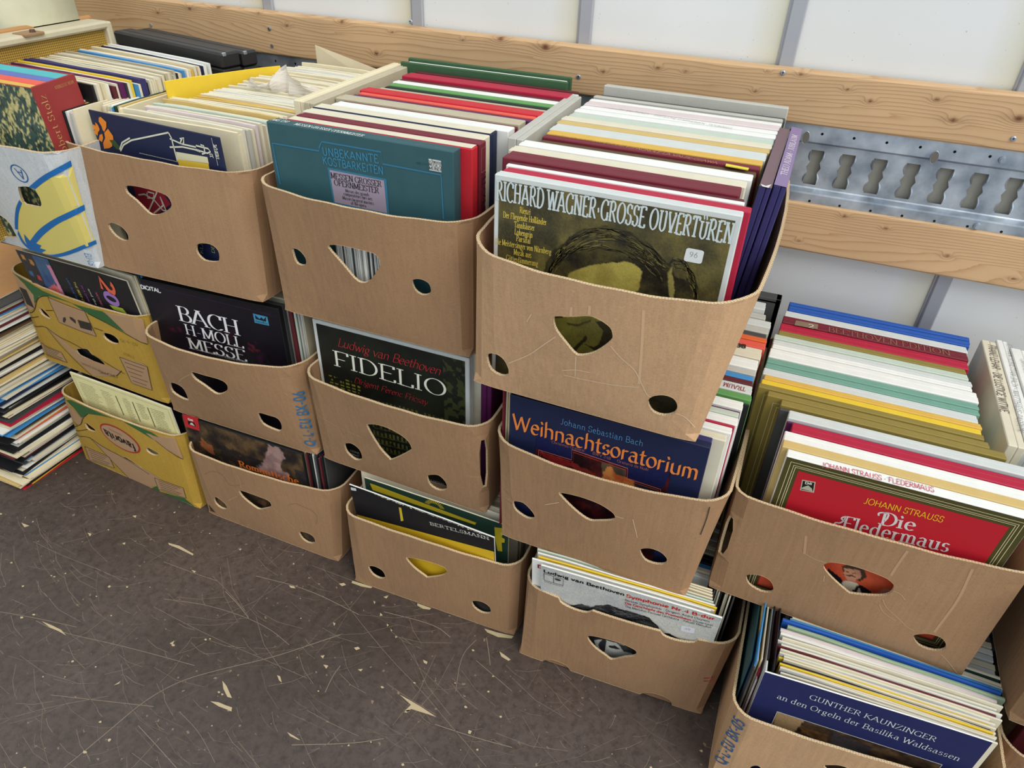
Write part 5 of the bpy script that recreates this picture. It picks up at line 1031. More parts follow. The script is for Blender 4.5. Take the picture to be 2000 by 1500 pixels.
# far right
box_set(2.235, .02, .009, .31, .02, .3, 'maroon', 'maroon cover in the low carton of the bottom right corner')
box_set(2.26, .05, .009, .31, .02, .298, 'darkgreen', 'dark green cover behind the maroon one in the bottom right corner')
thin_row(2.25, .08, .45, zk, .298, 14, 'in the bottom right corner carton', '', MIXC, .3, .003, 15)
thin_row(2.2, .0, .42, T1 + .009, .31, 16, 'in the carton at the right picture edge', '', MIXC, .31, .003, 16)

cs = random.Random(8); mb = MB()  # card strips standing in for record sleeve edges
for i in range(38): x = 1.035 + i * .0026; mb.box(x, x + cs.uniform(.0012, .0021), .0255 + .003 * cs.random(), .0395, T2 + .055, T2 + .17 + .004 * cs.random(), m=cs.randrange(4), b=.0002)
tag(mb.build('sleeve_edge_cards', [paper('grey'), paper('silver'), paper('darkgrey'), paper('white')]), 'thin grey cards standing on edge behind the heart-shaped hole of the teal carton', 'card', kind='stuff')
# ------------------------------------------------------------ print on the covers
def fr_of(ob, t): return FRONT(0, -t / 2, 0)
wag, mes, fle, wei, bac, fid = R_wag[0], R_mes[0], R_fle[0], R_wei[0], R_bac[0], R_fid[0]
F_wag, F_mes, F_fle, F_wei, F_bac, F_fid, F_rom = [FRONT(0, -t / 2, 0) for t in (.0178, .0248, .0174, .0257, .0238, .0191, .008)]
def sticker(parent, fr, quad, text, name='price_sticker', c=(214, 216, 214)):
    q = rounded(list(quad)); o = flat(name, [q], fr, ink(c), parent, .0010)
    a, b = Vector(quad[3]), Vector(quad[2]); d = Vector(quad[0])
    lettering(o, text, fr, a.lerp(b, .25) * .6 + d.lerp(Vector(quad[1]), .25) * .4, a.lerp(b, .7) * .6 + d.lerp(Vector(quad[1]), .7) * .4, (d - a).length * .36, 'fine', (90, 90, 96), .0013, 'handwriting')
# moss-green portrait
picture(wag, F_wag, -.1505, .1505, .002, .3085, 230, 230, painted(((58, 54, 34), (104, 94, 50)), [
    ([(0.2123,0.43),(0.2316,0.3426),(0.2744,0.2613),(0.3312,0.1915),(0.403,0.14),(0.4894,0.1113),(0.5927,0.123),(0.6844,0.1608),(0.7691,0.2228),(0.7907,0.1941),(0.8395,0.2007),(0.8887,0.2584),(0.9302,0.3504),(0.989,0.5843),(0.31,0.7651),(0.2365,0.5546)], ((34, 31, 22), (70, 64, 34)), 1, 1),
    ([(0.3053,0.2551),(0.3757,0.1716),(0.4907,0.1237),(0.5797,0.1328),(0.5243,0.1586),(0.4538,0.1948),(0.3831,0.2555)], ((110, 100, 50), (46, 42, 26)), .8, 2.5),
    ([(0.5804,0.14),(0.6711,0.1674),(0.7658,0.2235),(0.7804,0.2473),(0.7113,0.1967),(0.6269,0.1608)], ((120, 110, 56), (46, 42, 26)), .7, 2),
    ([(0.3183,0.4238),(0.3452,0.3595),(0.4346,0.3083),(0.5372,0.2672),(0.6326,0.2551),(0.6694,0.2822),(0.6684,0.354),(0.6415,0.4336),(0.6595,0.6271),(0.4266,0.7341),(0.3299,0.5765)], ((172, 158, 76), (150, 136, 64)), 1, .8),
    ([(0.7794,0.2206),(0.8179,0.1977),(0.8598,0.2343),(0.8538,0.2816),(0.8113,0.2829)], ((92, 84, 46), (50, 46, 28)), .8, 1),
    ([(0.7801,0.2897),(0.7841,0.2274),(0.8083,0.2992),(0.8186,0.3925),(0.8047,0.3958)], (168, 154, 84), .8, 1),
    ([(0.2937,0.6016),(0.3751,0.5752),(0.4691,0.5507),(0.5515,0.5703),(0.5774,0.6362),(0.5243,0.725),(0.4073,0.7736),(0.3252,0.7184)], ((128, 122, 52), (104, 98, 44)), 1, .2),
    ([(0.493,0.5687),(0.5488,0.5471),(0.586,0.6179),(0.5831,0.6842),(0.5199,0.6842),(0.5346,0.6147)], (40, 37, 20), .9, .5),
    ([(0.3904,0.7566),(0.4532,0.6519),(0.4625,0.6701),(0.4063,0.7651)], (36, 34, 20), .9, .3),
    ([(0.4505,0.7024),(0.4997,0.7064),(0.5399,0.6623),(0.5641,0.6809),(0.5096,0.7289)], (36, 34, 20), .9, .3),
    ([(0.3551,0.6069),(0.4076,0.6059),(0.4708,0.5664),(0.4645,0.5798),(0.4086,0.6179),(0.3638,0.6209)], (60, 56, 30), .9, .6),
    ], 9, 9, 3, .012), name='portrait_picture')
TI = [(-0.1537,0.2815),(0.151,0.2794)]
lettering(wag, 'RICHARD WAGNER·GROSSE OUVERTÜREN', F_wag, TI[0], TI[1], .0265, 'condensed', (196, 206, 206), name='title_lettering')
for t, q in zip(('Rienzi', 'Der Fliegende Holländer', 'Tannhäuser', 'Lohengrin', 'Parsifal', 'Die Meistersinger von Nürnberg', 'Musik aus', 'Götterdämmerung'), [[(-0.1203,0.2695),(-0.1055,0.2692)],[(-0.1434,0.2589),(-0.0823,0.2595)],[(-0.1272,0.2481),(-0.0983,0.2486)],[(-0.1264,0.2382),(-0.1009,0.238)],[(-0.1236,0.2292),(-0.1036,0.229)],[(-0.1539,0.2189),(-0.0733,0.2194)],[(-0.1266,0.2084),(-0.1011,0.2087)],[(-0.1376,0.1978),(-0.091,0.1983)]]):
    lettering(wag, t, F_wag, q[0], q[1], .0085, 'bold', (222, 196, 84), name='track_lettering')
sticker(wag, F_wag, [(0.1008,0.2649),(0.1226,0.2648),(0.1221,0.2471),(0.0997,0.2469)], '96')
# teal opera masses
blue_l = (52, 112, 140)
ln = [(-0.1491,0.2185),(-0.1514,0.2835),(-0.0666,0.284),(-0.0654,0.2901),(-0.0595,0.2989),(0.0414,0.2985),(0.0425,0.2812),(0.1376,0.28),(0.1399,0.2139)]
flat('frame_line', stroke_polys([ln[0], ln[1], ln[2], ln[3], ln[4], ln[5], ln[6], ln[7], ln[8]], .0026), F_mes, ink(blue_l), mes, .0006)
for t, q, h in (('UNBEKANNTE', [(-0.0602,0.2789),(0.0361,0.2814)], .0118), ('KOSTBARKEITEN', [(-0.0617,0.2647),(0.0429,0.2653)], .0118)): lettering(mes, t, F_mes, q[0], q[1], h, 'display', (58, 124, 152), name='display_lettering')
pq = [(-0.0551,0.261),(0.0471,0.2595),(0.0479,0.2043),(-0.0522,0.2037)]; flat('blue_panel_border', [pq], F_mes, ink(blue_l), mes, .0006)
pq = [(-0.0517,0.2578),(0.043,0.2565),(0.044,0.206),(-0.049,0.2068)]; flat('title_panel', [pq], F_mes, ink((156, 142, 156)), mes, .0009)
for t, q, h, st in (('MESSEN GROSSER', [(-0.0502,0.2452),(0.0381,0.2459)], .009, 'bold'), ('OPERNMEISTER', [(-0.0455,0.2351),(0.0327,0.235)], .009, 'bold'), ('Messes des grands', [(-0.0266,0.2274),(0.0152,0.2277)], .005, 'bold'), ('compositeurs lyriques', [(-0.0306,0.2218),(0.02,0.222)], .005, 'bold'), ('Masses by great masters', [(-0.0331,0.215),(0.0221,0.2153)], .005, 'bold'), ('of the opera', [(-0.0189,0.2091),(0.0079,0.2089)], .005, 'bold')):
    lettering(mes, t, F_mes, q[0], q[1], h, st, (18, 16, 18), .0012, name='panel_lettering')
pq = [(0.1188,0.3006),(0.1385,0.3003),(0.1389,0.284),(0.1194,0.2842)]; lg = flat('label_mark', [pq], F_mes, ink((210, 212, 206)), mes, .0008)
for t, k in (('schwann', .72), ('MUSICA', .4), ('MUNDI', .08)):
    a = Vector(pq[3]).lerp(Vector(pq[0]), k); b = Vector(pq[2]).lerp(Vector(pq[1]), k); lettering(lg, t, F_mes, a, b, .0046, 'bold', (20, 24, 26), .0011)
q = [(0.0987,0.2899),(0.1167,0.29)]; lettering(mes, 'AMS 1292', F_mes, q[0], q[1], .0035, 'fine', (20, 40, 44))
mt = mes.location
for t, q in (('AMS 1292', [(0.9322,0.0453),(0.9614,0.0454)]), ('MESSEN GROSSER OPERNMEISTER', [(0.9761,0.0423),(1.0964,0.0391)])):
    lettering(mes, t, TOP(-mt[0], -mt[1], HT2), q[0], q[1], .0095, 'bold', (222, 228, 220), name='spine_lettering')
# red operetta cover
flat('olive_border', [[(-.1565, .002), (.1565, .002), (.1565, HT1 - .0015), (-.1565, HT1 - .0015)]], F_fle, ink((74, 68, 32)), fle, .0005)
def rect_line(u0, u1, v0, v1, w_): return stroke_polys([(u0, v0), (u0, v1), (u1, v1), (u1, v0), (u0, v0)], w_)
for d in (.0085, .0135, .0165): flat('border_line', rect_line(-.1575 + d, .1575 - d, d, HT1 - d, .0011), F_fle, ink((214, 204, 160)), fle, .0007)
flat('red_panel', [[(-.1355, .022), (.1355, .022), (.1355, HT1 - .022), (-.1355, HT1 - .022)]], F_fle, ink((184, 30, 42)), fle, .0007)
picture(fle, F_fle, -.134, .134, .024, .2, 120, 90, painted(((196, 74, 46), (206, 88, 56)), [
    ([(0.3269,0.4972),(0.4146,0.5733),(0.4545,0.6392),(0.5183,0.5869),(0.5896,0.6267),(0.6265,0.721),(0.5075,0.8222),(0.434,0.7818),(0.3496,0.625)], (26, 24, 28), 1, .4),
    ([(0.3914,0.4227),(0.4056,0.3761),(0.5015,0.3608),(0.5328,0.454),(0.5179,0.5386),(0.4683,0.5665),(0.4187,0.521)], (62, 44, 32), 1, .5),
    ([(0.4056,0.4352),(0.4877,0.4068),(0.5097,0.4727),(0.4951,0.5619),(0.4563,0.5761),(0.4213,0.5193)], ((196, 140, 110), (170, 112, 84)), 1, .3),
    ([(0.4362,0.517),(0.456,0.4915),(0.4862,0.4966),(0.4851,0.5091),(0.4601,0.5125),(0.4418,0.5318)], (50, 32, 24), 1, .2),
    ([(0.4254,0.4727),(0.4366,0.4636),(0.4384,0.4744),(0.4272,0.483)], (50, 34, 28), 1, .2), ([(0.456,0.4625),(0.472,0.4597),(0.4739,0.4699),(0.4582,0.4727)], (50, 34, 28), 1, .2),
    ([(0.4284,0.6233),(0.4496,0.5886),(0.4944,0.5818),(0.5183,0.5869),(0.4907,0.7341),(0.4526,0.7034)], (216, 206, 180), 1, .5),
    ([(0.5231,0.7324),(0.5265,0.6295),(0.5507,0.6841),(0.553,0.7449)], (214, 200, 170), 1, .4),
    ([(0.6172,0.629),(0.6448,0.5443),(0.6772,0.5295),(0.675,0.6051),(0.641,0.6585)], (190, 130, 100), 1, .4)], 5, 6, 5, .02), off=.0009, name='gentleman_picture')
for g in R_fle[7:10]:
    tt = abs(g.children[0].data.vertices[0].co.y) ; F_ = FRONT(0, min(v.co.y for v in g.children[0].data.vertices), 0); ww = max(v.co.x for v in g.children[0].data.vertices)
    for d in (.012, .019): flat('border_line', rect_line(-ww + d, ww - d, d, HT1 - d, .0011), F_, ink((206, 196, 150)), g, .0005)
lq = [(-0.1266,0.2796),(-0.1087,0.282),(-0.1055,0.2607),(-0.1244,0.2586)]; lg = flat('label_mark', [lq], F_fle, ink((196, 190, 170)), fle, .0009)
i1 = [Vector(lq[3]).lerp(Vector(lq[0]), .1), Vector(lq[2]).lerp(Vector(lq[1]), .1)]
cq = [sum((Vector(p) for p in lq), Vector((0, 0))) / 4]; flat('mark_field', [[cq[0] + (Vector(p) - cq[0]) * .86 for p in lq]], F_fle, ink((24, 26, 24)), lg, .0011)
lettering(lg, 'EMI', F_fle, Vector(lq[3]).lerp(Vector(lq[0]), .68).lerp(Vector(lq[2]).lerp(Vector(lq[1]), .68), .25), Vector(lq[3]).lerp(Vector(lq[0]), .68).lerp(Vector(lq[2]).lerp(Vector(lq[1]), .68), .75), .0045, 'heavy', (214, 214, 200), .0013)
flat('mark_hill', [[cq[0] + (Vector(p) - cq[0]) for p in ((cq[0].x - .009, cq[0].y - .008), (cq[0].x + .009, cq[0].y - .008), (cq[0].x + .006, cq[0].y - .002), (cq[0].x, cq[0].y + .002), (cq[0].x - .005, cq[0].y - .003))]], F_fle, ink((176, 172, 150)), lg, .0013)
for t, q, h, st, c in (('JOHANN STRAUSS', [(-0.039,0.2669),(0.0619,0.2706)], .0115, 'sans', (236, 186, 40)), ('Die', [(-0.0074,0.2348),(0.0359,0.24)], .026, 'bold', (216, 204, 200)), ('Fledermaus', [(-0.0515,0.2056),(0.0873,0.2176)], .027, 'bold', (216, 204, 200)), ('GESAMTAUFNAHME', [(-0.0287,0.2048),(0.0193,0.2092)], .0045, 'sans', (230, 170, 40))):
    lettering(fle, t, F_fle, q[0], q[1], h, st, c, .0012, name='title_lettering')
sw = [(-0.0634,0.2104),(-0.0623,0.2147),(-0.0554,0.2152),(-0.0511,0.2328),(-0.0578,0.2279),(-0.0564,0.223),(-0.0521,0.2242)]; flat('swash', stroke_polys(smooth_line(sw, 2), .0026), F_fle, ink((216, 204, 200)), fle, .0012)
sw = [(-0.014,0.2511),(-0.016,0.2556),(-0.0116,0.2593),(-0.0032,0.2606),(-0.0023,0.2509),(-0.0043,0.2428)]; flat('swash', stroke_polys(smooth_line(sw, 2), .0026), F_fle, ink((216, 204, 200)), fle, .0012)
ft = fle.location; q = [(1.8243,0.0191),(1.9695,0.0274)]; lettering(fle, 'JOHANN STRAUSS · FLEDERMAUS', TOP(-ft[0], -ft[1] + HT1 * math.sin(.06), HT1), q[0], q[1], .0105, 'sans', (190, 60, 84), name='spine_lettering')
# blackletter cover
dk = [(-0.1031,0.206),(-0.1035,0.2162),(-0.0482,0.2161),(-0.0484,0.2371),(0.0434,0.2316),(0.0446,0.2107),(0.0993,0.2086),(0.1103,0.0968),(-0.107,0.0784)]
picture(wei, F_wei, -.11, .11, .02, .262, 120, 130, painted(((30, 12, 18), (86, 26, 26)), [
    ([(-0.135,0.1302),(0.0295,0.1864),(0.2809,0.1868),(0.28,0.0988),(0.6968,0.1227),(0.7023,0.2091),(0.9723,0.2128),(1.0486,-0.4335),(-0.12,-0.2099)], (24, 27, 68), 1, 0),
    ([(0.04,0.1971),(0.2577,0.1975),(0.2982,0.255),(0.1414,0.2661)], (150, 34, 34), .8, 2), ([(0.2586,0.2116),(0.45,0.2306),(0.4768,0.264),(0.3118,0.2793)], (150, 44, 34), .8, 2.5),
    ([(0.5045,0.1339),(0.5732,0.1314),(0.6932,0.138),(0.6973,0.214),(0.6227,0.212),(0.525,0.2756)], ((90, 76, 56), (60, 56, 46)), 1, .5),
    ([(0.52,0.2273),(0.5532,0.1591),(0.5873,0.1541),(0.6209,0.1988),(0.7714,0.2157),(0.7877,0.2525),(0.695,0.3302),(0.5368,0.3298)], ((206, 134, 66), (176, 84, 44)), 1, 1),
    ([(0.7605,0.2194),(0.9418,0.2314),(0.9432,0.3099),(0.7827,0.2975)], (34, 38, 46), .9, .6)], 6, 12, 8, .012), off=.0006, name='altar_picture')
fl = [(-0.1046,0.1967),(-0.1046,0.2175),(-0.0477,0.2163),(-0.0487,0.2389),(0.044,0.2325),(0.0456,0.2111),(0.1001,0.2082),(0.1001,0.1863)]; flat('frame_line', stroke_polys(fl, .0011), F_wei, ink((196, 110, 100)), wei, .0011)
fl = [(-0.1011,0.198),(-0.1012,0.2136),(-0.0448,0.2126),(-0.0456,0.2341),(0.0416,0.2279),(0.0431,0.2067),(0.0975,0.2044),(0.097,0.1868)]; flat('frame_line', stroke_polys(fl, .0009), F_wei, ink((190, 60, 50)), wei, .0011)
for t, q, h, st, c in (('Weihnachtsoratorium', [(-0.1515,0.2482),(0.1501,0.2485)], .032, 'blackletter', (222, 128, 62)), ('Johann Sebastian Bach', [(-0.0703,0.2858),(0.0613,0.2855)], .0118, 'light', (96, 158, 206)), ('Christmas Oratorio', [(-0.083,0.2406),(-0.0281,0.2412)], .0056, 'light', (190, 120, 80)), ('BWV 248', [(-0.0146,0.2415),(0.0151,0.2399)], .006, 'light', (190, 120, 80)), ('Oratorio de Noël', [(0.0258,0.2396),(0.0756,0.2391)], .0056, 'light', (190, 120, 80))):
    lettering(wei, t, F_wei, q[0], q[1], h, st, c, .0013, name='title_lettering')
# mass cover
picture(bac, F_bac, -.1565, .1565, .002, .3145, 110, 110, painted(((15, 12, 20), (24, 18, 28)), [
    ([(0.155,0.2998),(0.2176,0.2768),(0.2208,0.3299),(0.1677,0.351)], (84, 24, 38), .7, 3), ([(0.7249,0.3018),(0.7783,0.2979),(0.7776,0.3424),(0.7243,0.3466)], (110, 34, 50), .7, 3),
    ([(0.7441,0.3776),(0.853,0.36),(0.8361,0.4),(0.7505,0.4304)], (52, 22, 44), .7, 3), ([(0.5479,0.2285),(0.6345,0.2349),(0.6383,0.2957),(0.5486,0.2989)], (50, 16, 34), .6, 3)], 2, 5, 11, .02), name='cover_picture')
q = [(-0.1589,0.3077),(0.1392,0.3012)]; flat('violet_line', stroke_polys(q, .0008), F_bac, ink((62, 36, 84)), bac, .0008)
for t, q, h, st in (('DIGITAL', [(-0.1594,0.296),(-0.1125,0.296)], .0085, 'heavy'), ('BACH', [(-0.0827,0.2398),(0.0576,0.2365)], .0345, 'didone'), ('H-MOLL', [(-0.0757,0.2096),(0.0589,0.2077)], .0245, 'didone'), ('MESSE', [(-0.0772,0.1751),(0.0596,0.1767)], .0265, 'didone'), ('ALS DAS IN BACHSCHE DRITTE MESSE IN H-MOLL', [(-0.073,0.1747),(0.0622,0.1719)], .0042, 'fine')):
    lettering(bac, t, F_bac, q[0], q[1], h, st, (226, 226, 224), .0011, name='title_lettering')
lq = [(0.0988,0.2955),(0.1304,0.2949),(0.1309,0.2757),(0.099,0.2754)]; lg = flat('label_mark', [lq], F_bac, ink((70, 140, 176)), bac, .0009)
cq = sum((Vector(p) for p in lq), Vector((0, 0))) / 4; flat('mark_field', [[cq + (Vector(p) - cq) * .86 + Vector((0, .0025)) for p in lq]][:0] + [[cq + Vector(v) for v in ((-.012, .008), (-.003, .001), (.002, .006), (.006, .002), (.013, .009), (.011, -.002), (-.012, -.001))]], F_bac, ink((20, 30, 40)), lg, .0011)
lettering(lg, 'eurodisc', F_bac, cq + Vector((-.013, -.0078)), cq + Vector((.014, -.0078)), .0055, 'bold', (16, 22, 30), .0011)
# night theatre cover
def theatre(U, V):
    A = painted(((20, 22, 18), (30, 34, 24)), [], 4, 8, 12)(U, V)
    n = fbm(U, V, 30, 4, 3)
    fac = ((U > .04) & (U < .27) & (V > .36) & (V < .62)); g = fac * (np.sin(V * 260) > .1) * (n > .42) * (np.sin(U * 150) > -.5); A = mixc(A, (168, 160, 52), g * .75)
    for k in range(7):
        yb = .47 + k * .062 + .02 * np.cos(U * 3.1); b = (U > .34 - k * .03) & (U < .97) & (np.abs(V - yb) < .017); g = b * (np.sin(U * 210) > -.1) * (n > .38) * (V > .45); A = mixc(A, (120, 116, 48), g * .7)
        A = mixc(A, (92, 92, 44), ((U > .34) & (np.abs(V - yb - .022) < .003) & (V > .45)) * .8)
    A = mixc(A, (70, 76, 40), ((U > .86) & (V < .5) & (n > .5)) * .7)
    return A
picture(fid, F_fid, -.1495, .1495, .004, .3095, 260, 220, theatre, name='theatre_picture')
for t, q, h, st, c in (('Ludwig van Beethoven', [(-0.1077,0.2725),(0.1019,0.2674)], .019, 'script', (190, 46, 52)), ('FIDELIO', [(-0.1198,0.2253),(0.1122,0.2217)], .0345, 'roman', (228, 226, 208)), ('Dirigent Ferenc Fricsay', [(-0.0814,0.1974),(0.0729,0.1928)], .0135, 'script', (190, 46, 52)),
        ('LEONIE', [(-0.1108,0.0166),(-0.0893,0.0158)], .0045, 'sans', (200, 200, 190)), ('ERNST', [(-0.1106,0.0074),(-0.0902,0.0074)], .0045, 'sans', (200, 200, 190)), ('R-DIESKAU', [(0.072,0.0032),(0.1021,0.0049)], .0045, 'sans', (190, 190, 180)), ('TH ENGEN', [(0.0738,-0.0046),(0.1019,-0.0036)], .0045, 'sans', (190, 190, 180))):
    lettering(fid, t, F_fid, q[0], q[1], h, st, c, .0012, name='title_lettering')
# forest landscape cover
picture(sl_rom, F_rom, -.158, .158, .002, .2985, 200, 170, painted(((30, 24, 22), (92, 70, 44)), [
    ([(0.7462,0.0071),(0.8354,-0.0037),(0.8494,0.0816),(0.8003,0.1939),(0.8506,0.2449),(0.8459,0.3309),(0.7057,0.3275),(0.5854,0.315),(0.6639,0.1767)], ((176, 142, 134), (138, 108, 108)), .85, 1.5),
    ([(0.1361,0.1754),(0.2133,0.2061),(0.2104,0.3035),(0.1696,0.2948),(0.0984,0.2371)], (150, 84, 46), .8, 2),
    ([(0.2598,0.1889),(0.6589,0.2024),(0.5775,0.3548),(0.2915,0.3211)], (28, 25, 26), .8, 2.5), ([(0.9054,0.1524),(1.013,0.1447),(1.0332,0.2658),(0.912,0.2917)], (36, 34, 40), .8, 2.5)], 9, 12, 14, .02), name='forest_picture')
lq = [(-0.1542,0.3064),(-0.1099,0.31),(-0.1151,0.2702),(-0.1559,0.2693)]; lg = flat('label_mark', [lq], F_rom, ink((176, 40, 44)), sl_rom, .0009)
cq = sum((Vector(p) for p in lq), Vector((0, 0))) / 4; flat('mark_field', [[cq + Vector(v) for v in ((-.0105, -.009), (.0105, -.009), (.0095, .002), (-.0095, .002))]], F_rom, ink((22, 20, 20)), lg, .0011); flat('mark_hill', [[cq + Vector(v) for v in ((-.006, -.007), (.008, -.008), (.003, .0), (-.001, -.001))]], F_rom, ink((200, 196, 180)), lg, .0013)
lettering(lg, 'EMI', F_rom, cq + Vector((-.007, .0045)), cq + Vector((.007, .0045)), .0055, 'heavy', (226, 214, 206), .0011)
q = [(-0.022,0.1984),(0.1369,0.2057)]; lettering(sl_rom, 'Romantische', F_rom, q[0], q[1], .0185, 'condensed', (226, 116, 44), .0012, name='title_lettering')
q = [(0.007,0.0963),(0.0379,0.0991)]; lettering(sl_rom, 'Harfe', F_rom, q[0], q[1], .009, 'roman', (120, 60, 36), .0012)
# black slab-title sleeve
F3 = FRONT(0, -.0015, 0); F35 = FRONT(0, -.00175, 0); F4 = FRONT(0, -.002, 0)
bq = [(-0.1644,0.2143),(0.1623,0.2641)]; vb = (bq[0][1] + bq[1][1]) / 2
flat('yellow_band', [[(-.158, .09), (.158, .09), (.158, bq[1][1]), (-.158, bq[0][1])]], F3, ink((214, 174, 36)), s_ber, .0006)
q = [(0.0227,0.2745),(0.149,0.2959)]; lettering(s_ber, 'BERTELSMANN', F3, q[0], q[1], .0088, 'slab', (220, 218, 206), name='title_lettering')
flat('yellow_tick', [[(-0.0461,0.2933),(-0.0404,0.2945),(-0.0407,0.2547),(-0.0471,0.2498)]], F3, ink((206, 182, 50)), s_ber, .0007)
sticker(s_ber, F3, [(-0.156,0.3014),(-0.1427,0.3035),(-0.1435,0.2957),(-0.1565,0.2921)], '12')
wr = random.Random(3); top = .3074
flat('worn_edge', [[(u, top - .0002), (u + .0045, top - .0002), (u + .0045, top - wr.uniform(.0006, .0045) * wr.random()), (u, top - wr.uniform(.0006, .0045) * wr.random())] for u in [-.1 + .004 * k for k in range(62)]], F3, ink((206, 200, 184)), s_ber, .0008)
yq = lambda c: ink((202, 178, 44))
flat('ornament', [[(-0.1457,0.2921),(-0.1345,0.292),(0.0912,0.2824),(0.0882,0.2752),(-0.1413,0.2744)], [(0.1292,0.2875),(0.147,0.2926),(0.1485,0.281),(0.1444,0.2662),(0.151,0.2635),(0.1506,0.2534),(0.1446,0.2505),(0.1463,0.2253),(0.1362,0.2223),(0.1311,0.254)]], F3, yq(0), s_ber2, .0007)
oc = [(0.0013,0.2867)][0]; flat('fan_ornament', [[(oc[0] + .022 * math.cos(a), oc[1] + .018 * math.sin(a)), (oc[0] + .022 * math.cos(a + .1), oc[1] + .018 * math.sin(a + .1)), (oc[0] + .012 * math.cos(a + .1), oc[1] + .01 * math.sin(a + .1)), (oc[0] + .012 * math.cos(a), oc[1] + .01 * math.sin(a))] for a in [k * .2 for k in range(1, 15)]], F3, yq(0), s_ber2, .0009)
# curly-haired head
HB = "be4"
picture(s_be4, F35, -.1555, .1555, .002, .3095, 220, 220, painted(((176, 178, 176), (200, 200, 192)), [
    ([(0.1617,0.3694),(0.1768,0.3291),(0.2495,0.28),(0.299,0.2826),(0.3447,0.2332),(0.3907,0.1997),(0.4547,0.201),(0.5254,0.198),(0.5804,0.1964),(0.6354,0.2023),(0.6894,0.2628),(0.7251,0.3281),(0.7656,0.3106),(0.8312,0.3337),(0.8633,0.3945),(1.0055,1.0647),(0.2714,1.6361),(0.2254,0.8442),(0.2547,0.3792),(0.2029,0.3457),(0.1749,0.3811)], ((22, 22, 24), (44, 44, 46)), 1, 1.2),
    ([(0.3312,0.2719),(0.3768,0.2302),(0.3958,0.2657),(0.3656,0.2989)], (120, 120, 118), .5, 3), ([(0.4431,0.2537),(0.5215,0.2387),(0.5408,0.2738),(0.4637,0.3041)], (110, 110, 108), .4, 3), ([(0.5498,0.2842),(0.6347,0.2644),(0.6711,0.3054),(0.5785,0.3301)], (110, 110, 108), .4, 3),
    ([(0.3479,0.6572),(0.3965,0.6091),(0.5228,0.5977),(0.5923,0.6221),(0.5865,0.7327),(0.4572,0.8384),(0.3823,0.7779)], (188, 188, 182), .95, .5),
    ([(0.3958,0.601),(0.4222,0.6101),(0.4241,0.7506),(0.4003,0.7844),(0.3765,0.692)], (28, 28, 30), .9, .6), ([(0.4389,0.6605),(0.4752,0.6371),(0.5161,0.6634),(0.4788,0.6787),(0.445,0.6833)], (24, 24, 26), .95, .4), ([(0.4894,0.602),(0.5907,0.6059),(0.6051,0.6663),(0.5383,0.6751)], (34, 34, 36), .85, .8)], 16, 6, 16, .01), name='portrait_picture')
for t, q, h, st, c in (('Ludwig van Beethoven', [(-0.1519,0.2923),(-0.006,0.2924)], .0088, 'heavy', (16, 16, 18)), ('Symphonie Nr.4 B-dur', [(-0.002,0.291),(0.1467,0.2996)], .0088, 'heavy', (196, 44, 34)), ('Berliner Symphoniker · Dirigent: André Cluytens', [(-0.0032,0.2778),(0.1405,0.2887)], .0062, 'sans', (40, 40, 42)), ('Die Geschöpfe des Prometheus', [(-0.0023,0.2683),(0.1114,0.2765)], .0062, 'heavy', (196, 44, 34)), ('(Ouvertüre)', [(0.1137,0.2764),(0.1475,0.2796)], .0062, 'sans', (40, 40, 42)), ('The Menuhin-Festival Orchestra · Yehudi Menuhin', [(-0.0013,0.2578),(0.1457,0.2716)], .0062, 'sans', (40, 40, 42))):
    lettering(s_be4, t, F35, q[0], q[1], h, st, c, .0009, name='title_lettering')
lq = [(-0.1514,0.2882),(-0.1151,0.2883),(-0.1151,0.2677),(-0.1505,0.2672)]; lg = flat('label_mark', stroke_polys([*lq, lq[0]], .0012) + stroke_polys([Vector(lq[0]).lerp(Vector(lq[1]), .5), Vector(lq[3]).lerp(Vector(lq[2]), .5)], .001), F35, ink((30, 30, 30)), s_be4, .0009)
flat('mark_disc', [ell(lq[0][0] + .026, lq[0][1] - .0065, .006, .0035, 14)], F35, ink((60, 60, 60)), lg, .0009); lettering(lg, 'STEREO', F35, (lq[3][0], lq[3][1] - .006), (lq[2][0], lq[2][1] - .0055), .0026, 'sans', (50, 50, 50), .0009)
sticker(s_be4, F35, [(0.098,0.2541),(0.1213,0.2577),(0.1219,0.2391),(0.0992,0.2358)], '49', c=(224, 224, 230))
flat('red_label', [[(-.1465, .2975), (-.118, .2975), (-.118, .2865), (-.1465, .2865)]], F3, ink((160, 36, 44)), s_be4b, .0006); lettering(s_be4b, 'EIN', F3, (-.143, .2885), (-.127, .2885), .0065, 'heavy', (232, 226, 220))
# navy organ cover
for t, q, h in (('GUNTHER KAUNZINGER', [(-0.0854,0.2813),(0.0944,0.2731)], .0118), ('an den Orgeln der Basilika Waldsassen', [(-0.1277,0.2576),(0.136,0.2456)], .0128)):
    lettering(s_kau, t, F3, q[0], q[1], h, 'roman', (206, 212, 214), name='title_lettering')
pq = [(-0.1185,0.2297),(0.1215,0.2195)]; a, b = pq
picture(s_kau, F3, a[0], b[0], .06, (a[1] + b[1]) / 2, 120, 90, painted(((96, 74, 50), (40, 30, 26)), [([(0, 0), (.17, 0), (.15, .25), (.02, .3)], (166, 138, 100), 1, .5), ([(.16, .1), (.34, .1), (.38, .2), (.3, .26), (.18, .2)], ((110, 78, 44), (60, 44, 30)), 1, 1.5), ([(.36, .05), (.6, .08), (.6, .3), (.4, .3)], (56, 52, 56), 1, 1.5),
    ([(.62, .2), (.78, .22), (.8, .36), (.64, .36)], ((130, 92, 56), (66, 48, 32)), 1, 1.5)], 9, 12, 17, .02), name='carving_picture')
